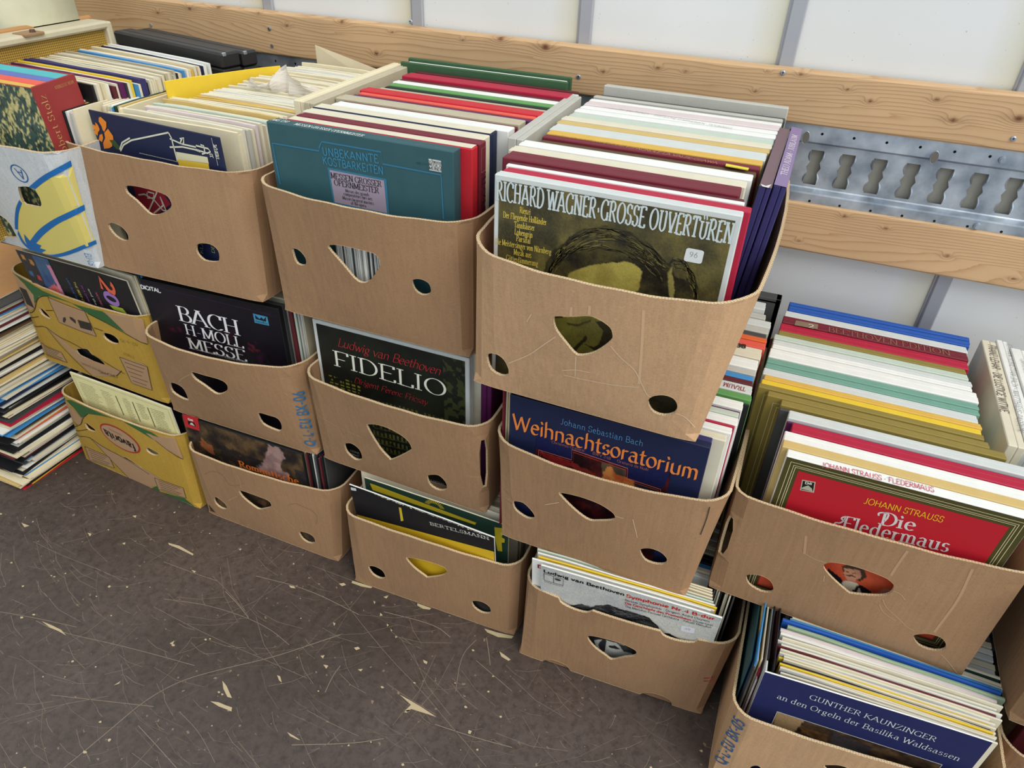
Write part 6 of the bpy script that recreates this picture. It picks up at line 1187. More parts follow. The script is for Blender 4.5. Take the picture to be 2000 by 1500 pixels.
flat('picture_border', rect_line(a[0], b[0], .06, (a[1] + b[1]) / 2, .0014), F3, ink((206, 208, 210)), s_kau, .0009)
# rainbow number sleeve
q = [(0.08,0.3),(0.0678,0.2363)]; w_ = [[(0.0803,0.3005),(0.0732,0.2665)], [(0.0749,0.267),(0.0695,0.2367)]]
for t, qq, c in (('2', w_[0], (222, 100, 66)), ('0', w_[1], (150, 112, 178))): lettering(sl_20, t, F3, qq[0], qq[1], .034, 'heavy', c, name='number_lettering')
flat('lime_bar', [[(0.0734,0.2301),(0.1113,0.2314),(0.1183,0.2192),(0.0801,0.2203)]], F3, ink((160, 178, 60)), sl_20, .0007)
pic = [(-0.1609,0.3076),(-0.0409,0.295)]
picture(sl_20, F3, -.156, -.062, .15, .307, 60, 90, painted(((40, 62, 112), (52, 96, 128)), [([(0, 0), (.5, 0), (.42, .9), (0, .9)], (26, 34, 40), 1, .5), ([(.1, .05), (.2, .05), (.2, .12), (.1, .12)], (190, 130, 60), 1, .4), ([(.3, .1), (.42, .1), (.42, .18), (.3, .18)], (176, 120, 56), 1, .4), ([(.08, .3), (.2, .3), (.2, .38), (.08, .38)], (40, 90, 130), 1, .4), ([(.3, .34), (.42, .34), (.42, .42), (.3, .42)], (170, 60, 60), 1, .4), ([(.1, .5), (.2, .5), (.2, .56), (.1, .56)], (180, 70, 60), 1, .4),
    ([(.42, .55), (.8, .42), (1, .55), (1, 1), (.4, 1)], ((214, 118, 106), (190, 90, 90)), 1, .6), ([(.86, .1), (1, .1), (1, .8), (.9, .8)], (196, 126, 150), 1, .4)], 5, 8, 18, .03), off=.0006, name='collage_picture')
cr2 = random.Random(9)
for k, c in enumerate(((70, 110, 170), (214, 200, 80), (150, 70, 150), (200, 200, 196), (196, 90, 120))):
    u = -.03 + .0145 * k * 1.3; lettering(sl_20, ('LADY BLUE THE DISCO', 'THE BEST CIRCLES', 'IN A DANCE TIME', 'and the fires', 'MOVING SONGS')[k], F3, (u, .27 - .004 * k), (u + .002, .19), .006, 'sans', c, name='track_lettering')
flat('white_dot', [ell(-.047, .205, .0035, .0035)], F3, ink((206, 190, 140)), sl_20, .0007)
# cream text sheet
flat('border_line', rect_line(-.15, .15, .01, .297, .0007), F4, ink((120, 116, 80)), sl_fav, .0006)
for k, (x0, x1, c) in enumerate(((-.14, -.075, (150, 146, 110)), (-.068, -.03, (150, 146, 110)), (.0, .028, (130, 126, 90)), (.045, .075, (130, 126, 90)), (.09, .135, (130, 126, 90)))):
    shuffled_lines(sl_fav, F4, x0, x1, [.28 - .0055 * j for j in range(14 if k != 3 else 9)], .0022, c, k)
for x in (-.018, .035, .082): flat('bold_print', stroke_polys([(x, .28), (x, .22)], .0022), F4, ink((60, 58, 44)), sl_fav, .0008)
# dark blue flower sleeve
FA = FRONT(0, -.0017, 0); oc = (224, 132, 40)
flat('orange_flower', [[(-0.1262,0.2682),(-0.1204,0.2699),(-0.1101,0.2628),(-0.1137,0.2536),(-0.1229,0.2444),(-0.1258,0.2465),(-0.1256,0.2527),(-0.1296,0.2608)], [(-0.151,0.2488),(-0.1455,0.254),(-0.1417,0.2511),(-0.1396,0.2584),(-0.1349,0.2548),(-0.1338,0.2514),(-0.1332,0.2471),(-0.1381,0.242),(-0.1456,0.2426)], [(-0.1517,0.2434),(-0.1395,0.2418),(-0.1444,0.2339),(-0.1501,0.2383)], [(-0.1443,0.2268),(-0.1379,0.2367),(-0.1301,0.2397),(-0.1308,0.2325),(-0.137,0.2244)], [(-0.1238,0.2425),(-0.1109,0.2515),(-0.103,0.2405),(-0.105,0.2331),(-0.1159,0.2313),(-0.112,0.2258),(-0.1127,0.2212),(-0.1227,0.2159),(-0.1371,0.2126),(-0.1351,0.2229),(-0.1253,0.2334)]], FA, ink(oc), a_bl, .0007)
flat('green_leaf', [[(-0.1155,0.231),(-0.1022,0.2335),(-0.0954,0.2258),(-0.089,0.2171),(-0.1042,0.2172),(-0.1124,0.2248)]], FA, ink((60, 80, 40)), a_bl, .0006)
for pts in [[(-0.0946,0.2157),(-0.0817,0.2285),(-0.0582,0.2402),(0.0385,0.2683)],[(-0.0955,0.2182),(-0.0839,0.2321),(-0.0604,0.2438)],[(0.0385,0.2683),(0.0425,0.2602),(0.0433,0.222)],[(0.0384,0.2583),(0.0644,0.2537),(0.095,0.2538)],[(0.0332,0.2435),(0.0628,0.2489),(0.0902,0.2492),(0.1032,0.2476)],[(0.068,0.2643),(0.059,0.2528),(0.0685,0.2556),(0.0716,0.2649),(0.0621,0.2621)],[(0.0959,0.2564),(0.1224,0.2558),(0.1261,0.2515),(0.1183,0.2477),(0.0938,0.2498)],[(0.1069,0.2594),(0.1135,0.2593),(0.113,0.2468),(0.1055,0.2442)]]: flat('white_line', stroke_polys(pts, .0026), FA, ink((212, 212, 190)), a_bl, .0008)
flat('dotted_line', [ell(*p, .0008, .0008, 8) for p in [(lambda a, b, k: (a[0] + (b[0] - a[0]) * k / 30, a[1] + (b[1] - a[1]) * k / 30))(*[(-0.0457,0.2204),(0.0428,0.2207)], k) for k in range(31)]], FA, ink((214, 214, 196)), a_bl, .0008)
flat('cream_field', [[(0.0452,0.2379),(0.1163,0.2411),(0.1162,0.2297),(0.0442,0.2248)]], FA, ink((212, 206, 170)), a_bl, .0007); flat('yellow_field', [[(0.0442,0.2248),(0.1155,0.2308),(0.114,0.2113),(0.0451,0.2066)]], FA, ink((222, 186, 60)), a_bl, .0007)
flat('thin_rule', stroke_polys([(0.1347,0.2749),(0.1365,0.2307)], .0007), FA, ink((214, 214, 196)), a_bl, .0008)
for t, q in (('33', [(0.1299,0.2421),(0.1294,0.2483)]), ('17030 LPE', [(0.1431,0.2419),(0.1423,0.2652)])): lettering(a_bl, t, FA, q[0], q[1], .0065, 'heavy', (214, 214, 196), up=(-.0075, 0))
flat('red_flower_field', [[(-0.088,0.1575),(-0.0177,0.1624),(-0.0005,0.1376),(-0.0548,0.1032),(-0.0873,0.1201)]], FA, ink((142, 30, 46)), a_bl, .0007)
for pts in [[(-0.0798,0.139),(-0.0625,0.1438),(-0.0418,0.1379),(-0.0252,0.1211),(-0.0094,0.1229)],[(-0.0524,0.1501),(-0.0372,0.1502),(-0.0407,0.141),(-0.0572,0.1377),(-0.0551,0.1481)],[(-0.0693,0.1061),(-0.0418,0.1379),(-0.0279,0.1548)],[(-0.0524,0.1096),(-0.0218,0.1305),(-0.0232,0.1473),(-0.017,0.1228)]]: flat('white_line', stroke_polys(pts, .0028), FA, ink((206, 200, 176)), a_bl, .0010)
q = [(0.0485,0.0419),(0.0565,0.0742)]; lettering(a_bl, 'E KLI', FA, q[0], q[1], .007, 'fine', (196, 204, 196), up=(-.0075, 0)); q = [(0.0824,0.0622),(0.0839,0.0775)]; lettering(a_bl, 'DE', FA, q[0], q[1], .007, 'fine', (190, 200, 120), up=(-.0075, 0))
# thick slipcase
FS = FRONT(0, -.044, 0)
def rocky(U, V):
    n = fbm(U * 1.2 + V * .7, V * .6 - U * .5, 52, 3, 3); n2 = fbm(U, V, 12, 8, 5); r = np.abs(fbm(U * 1.5, V * .8, 24, 5, 3) - .5)
    A = mixc(np.zeros(U.shape + (3,)) + np.array((60, 84, 78.)), (188, 178, 118), sstep(n2 + (n - .5) * 1.3 + (U - .8) * .3, .42, .6)); A = mixc(A, (40, 50, 44), sstep(.06 - r, 0, .05) * .85); A = mixc(A, (206, 196, 140), sstep(n, .6, .7) * .7); return A
picture(stz, FS, -.1575, .157, .002, .3245, 230, 200, rocky, name='landscape_picture')
SP = SIDE(.1575, 0, 0); gold = (196, 150, 96)
lettering(stz, 'Robert Stolz', SP, (-.024, .2), (-.024, .31), .012, 'roman', gold, up=(-.014, 0), name='spine_lettering')
lettering(stz, 'Musik ist mein Glück', SP, (.008, .19), (.008, .25), .008, 'italic', gold, up=(-.009, 0), name='spine_lettering')
lettering(stz, 'MUSIK ZU STUNDEN', SP, (.036, .3165), (-.002, .3165), .005, 'roman', gold, up=(0, -.005), name='spine_lettering')
# lettering on the spines seen from above
def spine(ob, text, q, z, h, style, c):
    l = ob.location; lettering(ob, text, TOP(-l[0], -l[1], z), q[0], q[1], h, style, c, .0005, name='spine_lettering')
spine(R_wag[8], 'RAVEL·BOLERO·RAPSODIE ESPAGNOLE·LA VALSE·OZAWA', [(1.338,0.1835),(1.5853,0.1605)], HT2, .0085, 'fine', (206, 160, 110))
lw = R_wag[8].location; q = [(1.5975,0.1552),(1.6284,0.1514),(1.6281,0.1633),(1.5968,0.1674)]; yl = flat('yellow_label', [q], TOP(-lw[0], -lw[1], HT2), ink((226, 208, 50)), R_wag[8], .0006); lettering(yl, 'O/ GRAMMOPHON', TOP(-lw[0], -lw[1], HT2), q[0], q[1], .003, 'sans', (60, 56, 30), .0009)
spine(R_wag[15], 'MENDELSSOHN BARTHOLDY · SÄMTLICHE SYMPHONIEN · DOHNANYI', [(1.3483,0.3739),(1.579,0.3423)], HT2, .008, 'fine', (60, 58, 58))
spine(R_wag[-1], 'DEUTSCHE GRAMMOPHON GESELLSCHAFT', [(1.3581,0.4402),(1.6429,0.399)], HT2 + .012, .006, 'fine', (130, 126, 120))
flat('spine_sheen_print', [[(-.145, -.0078), (.145, -.0078), (.145, .0078), (-.145, .0078)]], frame((0, 0, HT2 + .001), (0, 1, 0), (-1, 0, 0), (0, 0, 1)), ink((112, 88, 94)), S1, .0003); flat('spine_sheen_print', [[(-.145, -.0083), (.145, -.0083), (.145, .0083), (-.145, .0083)]], frame((0, 0, HT2 + .002), (0, 1, 0), (-1, 0, 0), (0, 0, 1)), ink((132, 112, 150)), S2, .0003)  # mauve spine tops, the light they reflect mixed into the print colour
flat('torn_corner', [[(-.146, .004), (-.138, .007), (-.141, .0), (-.130, -.006), (-.146, -.004)]], frame((0, 0, HT2 + .001), (0, 1, 0), (-1, 0, 0), (0, 0, 1)), ink((214, 208, 204)), S1, .0005)
l = S2.location; q = [(1.6741,0.1563),(1.6735,0.342)]; lettering(S2, 'THEO ADAM · JUBILÄUM', frame((0, 0, HT2 + .002), (0, 1, 0), (-1, 0, 0), (0, 0, 1)), (-.1, -.004), (.1, -.004), .0085, 'bold', (214, 200, 210), .0006, name='spine_lettering')
spine(R_fle[21], 'BEETHOVEN EDITION', [(1.817,0.4183),(2.0215,0.4222)], HT1 + .0005, .018, 'roman', (140, 100, 80))
lf = R_fle[21].location; q = [(1.7574,0.4146),(1.7981,0.4173),(1.7985,0.4369),(1.7587,0.435)]; pn = flat('number_panel', [q], TOP(-lf[0], -lf[1], HT1 + .0005), ink((132, 112, 92)), R_fle[21], .0006); lettering(pn, '2', TOP(-lf[0], -lf[1], HT1 + .0005), Vector(q[0]).lerp(Vector(q[1]), .6), Vector(q[0]).lerp(Vector(q[1]), .85), .014, 'sans', (216, 206, 190), .0009)
l = E1.location; q = [(2.0885,0.4941),(2.0802,0.2737)]; lettering(E1, 'FRANZ LEHAR · DIE LUSTIGE WITWE', TOP(-l[0], -l[1], HT1 + .001), q[0], q[1], .0125, 'sans', (90, 76, 72), .0006, name='spine_lettering')
l = E2.location; q = [(2.1202,0.5128),(2.098,0.228)]; lettering(E2, 'JOHANN SEBASTIAN BACH · MATTHÄUS-PASSION', TOP(-l[0], -l[1], HT1 + .002), q[0], q[1], .009, 'italic', (80, 84, 92), .0006, name='spine_lettering')
l = E3.location; lettering(E3, 'Opernchöre', TOP(-l[0], -l[1], HT1 + .004), (2.134, .46), (2.132, .41), .007, 'italic', (90, 96, 104), .0006, name='spine_lettering')
l = R_wei[10].location; q = [(1.6995,0.1713),(1.6647,0.1722)]; lettering(R_wei[10], 'TRAUM', TOP(-l[0], -l[1], HT1), q[0], q[1], .012, 'bold', (150, 60, 56), .0006, name='spine_lettering')
l = R_wei[15].location; q = [(1.6827,0.3059),(1.6666,0.3044)]; lettering(R_wei[15], 'BE', TOP(-l[0], -l[1], HT1), q[0], q[1], .012, 'heavy', (40, 38, 36), .0006, name='spine_lettering')
# end of the burgundy set beside the red one
l = R_mes[2].location; sx = R_mes[2]; SD = SIDE(.1575, 0, 0); lettering(sx, 'ZAUBERFLÖTE', SD, (.0085, .14), (.0085, .27), .012, 'bold', (30, 14, 18), .0006, up=(-.013, 0), name='end_lettering')
flat('ruled_panel', rect_line(-.008, .0085, .273, .308, .0008), SD, ink((160, 130, 120)), sx, .0006)

# ------------------------------------------------------------ print, tears and stains on the cartons
def cp_(c, pts): return c.px(pts)
WH = (214, 186, 152)
for c, w_, lines in ((c_wag, .0016, [[(1.4462,0.809,-0.075),(1.4278,0.7896,-0.075),(1.4109,0.77,-0.075),(1.3796,0.7472,-0.075)],[(1.5206,0.8145,-0.075),(1.5358,0.7996,-0.075),(1.5557,0.7884,-0.075),(1.5662,0.7719,-0.075),(1.5771,0.7527,-0.075),(1.5836,0.7509,-0.075)],[(1.4762,0.7855,-0.075),(1.4778,0.7534,-0.075)],[(1.4614,0.7512,-0.075),(1.4813,0.7519,-0.075),(1.5116,0.7532,-0.075),(1.537,0.7557,-0.075),(1.5655,0.7617,-0.075)],[(1.6189,0.7353,-0.075),(1.6313,0.7342,-0.075),(1.6467,0.7211,-0.075)],[(1.4587,0.7581,-0.075),(1.4779,0.7649,-0.075),(1.4974,0.7655,-0.075)],[(1.41,0.8342,-0.075),(1.4041,0.8209,-0.075)]]),
        (c_fle, .0012, [[(1.8453,0.4747,0.01),(1.8588,0.4696,0.01),(1.8758,0.4693,0.01)],[(1.9756,0.4538,0.01),(1.9866,0.4517,0.01),(1.9953,0.4425,0.01)],[(1.9678,0.4303,0.01),(1.9772,0.4152,0.01),(1.9978,0.402,0.01),(2.0166,0.3875,0.01),(2.0268,0.3849,0.01)],[(2.0747,0.3533,0.01),(2.0906,0.3411,0.01),(2.1117,0.3142,0.01)],[(1.8809,0.4417,0.01),(1.8831,0.429,0.01)],[(1.967,0.4179,0.01),(1.9764,0.4026,0.01),(1.9981,0.3939,0.01)]]),
        (c_rom, .0012, [[(0.6999,0.1941,0.022),(0.7042,0.1775,0.022),(0.7021,0.1543,0.022)],[(0.7785,0.132,0.022),(0.806,0.105,0.022),(0.8342,0.0799,0.022)],[(0.6485,0.0946,0.022),(0.6827,0.1219,0.022)]]), (c_bac, .0014, [[(0.7462,0.4481,0.01),(0.7606,0.4287,0.01),(0.7839,0.4149,0.01)],[(0.62,0.4356,0.01),(0.6293,0.4459,0.01),(0.6562,0.4641,0.01)],[(0.8929,0.4899,0.01),(0.8973,0.4842,0.01)]]),
        (c_wei, .0012, [[(1.4366,0.4506,-0.03),(1.46,0.4655,-0.03)],[(1.5833,0.478,-0.03),(1.5958,0.4409,-0.03)],[(1.556,0.4735,-0.03),(1.5687,0.4736,-0.03)]]), (c_fid, .0012, [[(1.0532,0.5257,0.01),(1.0663,0.5283,0.01),(1.0839,0.5344,0.01)],[(0.9658,0.4581,0.01),(0.9916,0.4467,0.01),(1.0093,0.4426,0.01),(1.0564,0.4352,0.01)]])):
    c.lines('crease', [cp_(c, p) for p in lines], w_, WH if c in (c_wag, c_wei) else (186, 156, 120))
for c, lines, w_ in ((c_fle, [[(2.0507,0.5387,0.01),(2.0563,0.4761,0.01),(2.0534,0.4281,0.01),(2.0513,0.3946,0.01)],[(1.9676,0.5383,0.01),(1.9641,0.5008,0.01),(1.9633,0.4819,0.01)],[(1.8359,0.5112,0.01),(1.8431,0.4737,0.01)]], .0035), (c_wag, [[(1.5557,0.8754,-0.075),(1.5608,0.8253,-0.075),(1.5649,0.7665,-0.075)],[(1.4637,0.8576,-0.075),(1.4638,0.844,-0.075)],[(1.4876,0.8655,-0.075),(1.4879,0.8522,-0.075)]], .004)):
    c.lines('soft_fold', [cp_(c, p) for p in lines], w_, (208, 170, 132) if c is c_wag else (180, 143, 108), off=.0003)
c_rom.lines('water_stain', [cp_(c_rom, p) for p in [[(0.5996,0.16,0.022),(0.626,0.181,0.022),(0.6566,0.1815,0.022),(0.6623,0.1501,0.022),(0.6874,0.1561,0.022),(0.7114,0.1728,0.022)],[(0.8277,0.1521,0.022),(0.8497,0.1685,0.022),(0.868,0.1649,0.022),(0.8929,0.164,0.022),(0.9059,0.1471,0.022),(0.8954,0.1199,0.022)]]], .0013, (146, 112, 80))
c_wei.lines('dark_split', [cp_(c_wei, p) for p in [[(1.6914,0.522,0.0),(1.6917,0.4951,0.0),(1.6888,0.459,0.0)]]], .0012, (44, 34, 26))
c_be4.lines('red_tick', [cp_(c_be4, p) for p in [[(1.7594,0.1175,-0.01),(1.7765,0.1318,-0.01)],[(1.7609,0.1097,-0.01),(1.7782,0.1233,-0.01)]]], .0022, (170, 50, 50), smooth=0)
def on_carton(c, text, a, b, h, style, color, up, name='stamped_lettering'): return lettering(c.root, text, c, a, b, h, style, color, .0007, name, up)
a, b = [cp_(c_bac, [p])[0] for p in [(0.9255,0.3497,0.03),(0.9217,0.5165,0.03)]]; on_carton(c_bac, 'Q-L-EU BX-06', (a[0], .024), (a[0] + .002, .172), .019, 'display', (46, 108, 152), (-.02, 0))
on_carton(c_kau, 'Q-L-EU BX-05', (-.166, .06), (-.164, .215), .018, 'display', (44, 96, 146), (-.02, 0))
a, b = [cp_(c_eu, [p])[0] for p in [(0.4967,0.7072,-0.01),(0.4989,0.6832,-0.01)]]; on_carton(c_eu, 'EU-05', a, b, .012, 'sans', (60, 118, 176), (.012, 0))
# white and blue carton
def deq(c, name, polys, color, y, off=.0005, step=.014, smooth=0):
    out = []
    for p in polys:
        q = cp_(c, p); out.append(smooth_loop(q, smooth) if smooth else q)
    return decal(name, out, c, ink(color, .7), c.root, off, step)
EUH = [cp_(c_eu, p) for p in [[(0.3721,0.8088,-0.005),(0.381,0.8132,-0.005),(0.4,0.8164,-0.005),(0.4177,0.8136,-0.005),(0.4226,0.7985,-0.005),(0.4207,0.7864,-0.005),(0.4133,0.7792,-0.005),(0.3885,0.7778,-0.005),(0.3702,0.7805,-0.005)]]]
def with_holes(c, name, poly, holes, color, off=.0005):
    return decal(name, [(poly, holes)], c, ink(color, .7), c.root, off, .014)
hole_eu = [[(p[0] * 1.0, p[1]) for p in EUH[0]]]
with_holes(c_eu, 'yellow_print', cp_(c_eu, [(0.5451,0.879,-0.012),(0.4823,0.8504,-0.012),(0.4303,0.8193,-0.012),(0.4136,0.8197,-0.012),(0.3553,0.773,-0.012),(0.3326,0.7315,-0.012),(0.338,0.7045,-0.012),(0.3513,0.6858,-0.012),(0.3934,0.6797,-0.012),(0.4551,0.699,-0.012),(0.5391,0.7399,-0.012),(0.5354,0.7632,-0.012),(0.5384,0.804,-0.012),(0.5416,0.8463,-0.012)]), hole_eu, (216, 200, 112))
def arc_print(pts_a, pts_b): return smooth_line(pts_a, 2) + smooth_line(pts_b, 2)[::-1]
for pa, pb in [([(0.414,0.8205,-0.012),(0.4558,0.8461,-0.012),(0.4928,0.8641,-0.012),(0.5445,0.8887,-0.012)],[(0.4291,0.8191,-0.012),(0.4603,0.8383,-0.012),(0.4948,0.8554,-0.012),(0.543,0.8787,-0.012)]),([(0.3748,0.7897,-0.012),(0.3546,0.7696,-0.012),(0.3376,0.7411,-0.012),(0.3299,0.724,-0.012)],[(0.3788,0.7838,-0.012),(0.3605,0.7639,-0.012),(0.3475,0.7429,-0.012),(0.3377,0.7238,-0.012)]),([(0.3576,0.7031,-0.012),(0.3955,0.7348,-0.012),(0.4464,0.7646,-0.012),(0.4945,0.7873,-0.012),(0.542,0.8101,-0.012)],[(0.3744,0.7029,-0.012),(0.4079,0.7286,-0.012),(0.4561,0.7581,-0.012),(0.5014,0.7797,-0.012),(0.5395,0.7994,-0.012)]),([(0.3372,0.7228,-0.012),(0.34,0.6996,-0.012),(0.3549,0.6838,-0.012),(0.3941,0.6811,-0.012),(0.446,0.698,-0.012),(0.5413,0.7429,-0.012)],[(0.3314,0.7138,-0.012),(0.3345,0.6931,-0.012),(0.3569,0.6788,-0.012),(0.4015,0.6778,-0.012),(0.4525,0.6932,-0.012),(0.5402,0.7351,-0.012)])]:
    deq(c_eu, 'blue_arc', [arc_print(pa, pb)], (30, 104, 170), 0, .0009)
deq(c_eu, 'blue_stem', [[(0.3502,0.7175,-0.012),(0.3591,0.706,-0.012),(0.3756,0.7031,-0.012),(0.3881,0.7012,-0.012),(0.3803,0.6943,-0.012),(0.3965,0.6932,-0.012),(0.3817,0.6857,-0.012),(0.386,0.6781,-0.012),(0.362,0.6798,-0.012),(0.3467,0.6902,-0.012),(0.3461,0.7026,-0.012)]], (30, 104, 170), 0, .0011)
a = cp_(c_eu, [(0.4023,0.8432,-0.012)])[0]
c_eu.lines('ring_mark', [[(a[0] + .0155 * math.cos(t), a[1] + .0165 * math.sin(t)) for t in np.linspace(0, 6.283, 30)]], .0022, (42, 96, 150), .0006, 0)
a2, b2 = [cp_(c_eu, [p])[0] for p in [(0.412,0.8491,-0.012),(0.3957,0.8489,-0.012)]]; lettering(c_eu.root, 'A', c_eu, (a[0] + .008, a[1] + .009), (a[0] - .006, a[1] + .010), .02, 'sans', (42, 96, 150), .0007, 'letter_mark', (.002, -.02))
# yellow banana cartons
def banana_print(c, y, P, ovals):
    pass
GR = (52, 92, 50); KB = (166, 132, 98)
for c, y, cr_ in ((c_20, 'e1', {'green':[[(0.1626,0.569,0.05),(0.1742,0.5617,0.05),(0.2058,0.5513,0.05),(0.2393,0.5389,0.05),(0.2787,0.533,0.05),(0.335,0.5263,0.05),(0.4053,0.5284,0.05),(0.424,0.518,0.05),(0.4552,0.4881,0.05),(0.4111,0.4997,0.05),(0.3581,0.5118,0.05),(0.3177,0.5272,0.05),(0.253,0.5295,0.05),(0.2188,0.5215,0.05),(0.1966,0.4983,0.05),(0.1993,0.5195,0.05),(0.1871,0.5446,0.05)]],'brown':[[(0.411,0.5285,0.05),(0.4898,0.5368,0.05),(0.52,0.537,0.05),(0.5108,0.4746,0.05),(0.4922,0.4735,0.05),(0.4552,0.4881,0.05)],[(0.1661,0.5698,0.05),(0.1748,0.5568,0.05),(0.2028,0.5204,0.05),(0.1908,0.4865,0.05),(0.1688,0.4706,0.05),(0.1556,0.4886,0.05),(0.1611,0.5362,0.05)],[(0.2483,0.5259,0.05),(0.3507,0.515,0.05),(0.3592,0.454,0.05),(0.3105,0.4559,0.05),(0.253,0.4637,0.05)],[(0.4102,0.4142,0.05),(0.4777,0.4156,0.05),(0.4873,0.4102,0.05),(0.4793,0.3443,0.05),(0.4208,0.3466,0.05)],[(0.1588,0.3846,0.05),(0.2183,0.3739,0.05),(0.2256,0.3473,0.05),(0.1536,0.3533,0.05)],[(0.2006,0.4384,0.05),(0.2285,0.4238,0.05),(0.2845,0.3808,0.05),(0.4012,0.3746,0.05),(0.3817,0.3549,0.05),(0.3,0.3282,0.05),(0.2502,0.3742,0.05)]],'lines':[[(0.253,0.5295,0.05),(0.2257,0.5231,0.05),(0.2062,0.5083,0.05),(0.1926,0.487,0.05),(0.1789,0.4718,0.05),(0.1557,0.4634,0.05)],[(0.1482,0.4291,0.05),(0.1643,0.4291,0.05),(0.1985,0.4405,0.05),(0.227,0.4207,0.05),(0.2853,0.4115,0.05),(0.4077,0.3681,0.05)],[(0.2006,0.4384,0.05),(0.227,0.3931,0.05),(0.2942,0.3294,0.05)],[(0.1488,0.4497,0.05),(0.1901,0.4626,0.05)],[(0.2235,0.4866,0.05),(0.2479,0.4925,0.05)],[(0.3611,0.4767,0.05),(0.3871,0.4756,0.05)],[(0.3581,0.5118,0.05),(0.4111,0.4997,0.05),(0.4594,0.484,0.05),(0.5108,0.4746,0.05)],[(0.4012,0.3746,0.05),(0.3783,0.3539,0.05)]],'boxes':[[(0.2483,0.5259,0.05),(0.3507,0.515,0.05),(0.3592,0.454,0.05),(0.253,0.4637,0.05)],[(0.4102,0.4142,0.05),(0.4873,0.4102,0.05),(0.4793,0.3443,0.05),(0.4208,0.3466,0.05)],[(0.1588,0.3846,0.05),(0.2183,0.3739,0.05),(0.2256,0.3473,0.05),(0.1536,0.3533,0.05)]]}),
        (c_fav, 'e2', {'green':[[(0.1579,0.2428,0.042),(0.1971,0.2332,0.042),(0.2476,0.2272,0.042),(0.3033,0.2202,0.042),(0.3871,0.2227,0.042),(0.4407,0.2159,0.042),(0.473,0.202,0.042),(0.5067,0.1631,0.042),(0.4556,0.1865,0.042),(0.4055,0.2039,0.042),(0.3492,0.2227,0.042),(0.2885,0.2153,0.042),(0.2384,0.2054,0.042),(0.2089,0.1831,0.042),(0.1937,0.2101,0.042)],[(0.3731,0.0057,0.042),(0.3929,0.0239,0.042),(0.3997,-0.0028,0.042),(0.4788,0.0162,0.042),(0.5049,-0.0111,0.042),(0.4541,-0.0149,0.042)]],'brown':[[(0.1607,0.2344,0.042),(0.1836,0.2101,0.042),(0.2089,0.1831,0.042),(0.1936,0.1553,0.042),(0.1833,0.1552,0.042),(0.1504,0.1738,0.042)],[(0.2099,0.121,0.042),(0.2431,0.1022,0.042),(0.3061,0.0907,0.042),(0.3964,0.0658,0.042),(0.4417,0.045,0.042),(0.3644,0.0006,0.042),(0.2991,0.0076,0.042),(0.2511,0.0708,0.042)],[(0.4208,0.2063,0.042),(0.5132,0.2251,0.042),(0.5183,0.1604,0.042),(0.4713,0.1718,0.042)]],'lines':[[(0.2384,0.2054,0.042),(0.2128,0.1844,0.042),(0.1992,0.1604,0.042),(0.176,0.1461,0.042),(0.1526,0.14,0.042)],[(0.1506,0.1277,0.042),(0.1639,0.1103,0.042),(0.2043,0.1241,0.042),(0.2431,0.1022,0.042),(0.3061,0.0907,0.042),(0.3814,0.0601,0.042)],[(0.2099,0.121,0.042),(0.2511,0.0708,0.042),(0.3007,0.0029,0.042)],[(0.1506,0.1277,0.042),(0.2149,0.1493,0.042)],[(0.1495,0.1719,0.042),(0.1817,0.1513,0.042)],[(0.4453,0.1925,0.042),(0.4754,0.1732,0.042),(0.5183,0.1604,0.042)]],'boxes':[[(0.1749,0.0789,0.042),(0.2551,0.0723,0.042),(0.2577,0.0348,0.042),(0.1727,0.0319,0.042)],[(0.396,0.0539,0.042),(0.4864,0.0542,0.042),(0.4852,0.0188,0.042),(0.3957,0.0145,0.042)]]})):
    for k in ('green', 'brown'):
        for p in cr_[k]:
            hs = [h for h in ([cp_(c, q) for q in cr_.get('holes', [])])]
            decal('%s_print' % ('leaf' if k == 'green' else 'bare_board'), [cp_(c, p)], c, ink(GR if k == 'green' else KB, .8), c.root, .0005 if k == 'green' else .0007, .014)
    if c is c_fav:
        for p in cr_['boxes']: decal('bare_board_print', [cp_(c, p)], c, ink(KB, .8), c.root, .0007, .014)
    c.lines('black_outline', [cp_(c, p) for p in cr_['lines']], .0016, (36, 30, 24), .0010); c.lines('black_outline', [cp_(c, p + [p[0]]) for p in cr_['boxes']], .0013, (50, 40, 30), .0010, 0)
    for j, p in enumerate(cr_['boxes']):
        q = cp_(c, p); a, b, d = Vector(q[0]), Vector(q[1]), Vector(q[3]); n = 5
        sm = []
        for i in range(n):
            s0 = a.lerp(d, (i + .8) / (n + .6)); s1 = b.lerp(Vector(q[2]), (i + .8) / (n + .6)); sm.append([tuple(s0.lerp(s1, .12)), tuple(s0.lerp(s1, .88 - .1 * (i % 3)))])
        if j != 0 or c is c_fav: c.lines('small_print', sm, .0016, (78, 62, 46), .0010, 0)
    if c is c_20:
        for p in [[(0.2729,0.4805,0.05),(0.2804,0.4836,0.05),(0.2805,0.4772,0.05),(0.2714,0.467,0.05),(0.2668,0.4685,0.05)],[(0.2946,0.4885,0.05),(0.3035,0.4881,0.05),(0.3104,0.4833,0.05),(0.3076,0.4735,0.05),(0.3017,0.4773,0.05),(0.2948,0.482,0.05)],[(0.3177,0.4865,0.05),(0.3566,0.4872,0.05),(0.3525,0.4667,0.05),(0.3177,0.4656,0.05)],[(0.167,0.5325,0.05),(0.1855,0.5291,0.05),(0.1876,0.4831,0.05),(0.1685,0.489,0.05),(0.161,0.5055,0.05)]]: decal('symbol', [cp_(c, p)], c, ink((50, 44, 38), .8), c.root, .0010, .014)
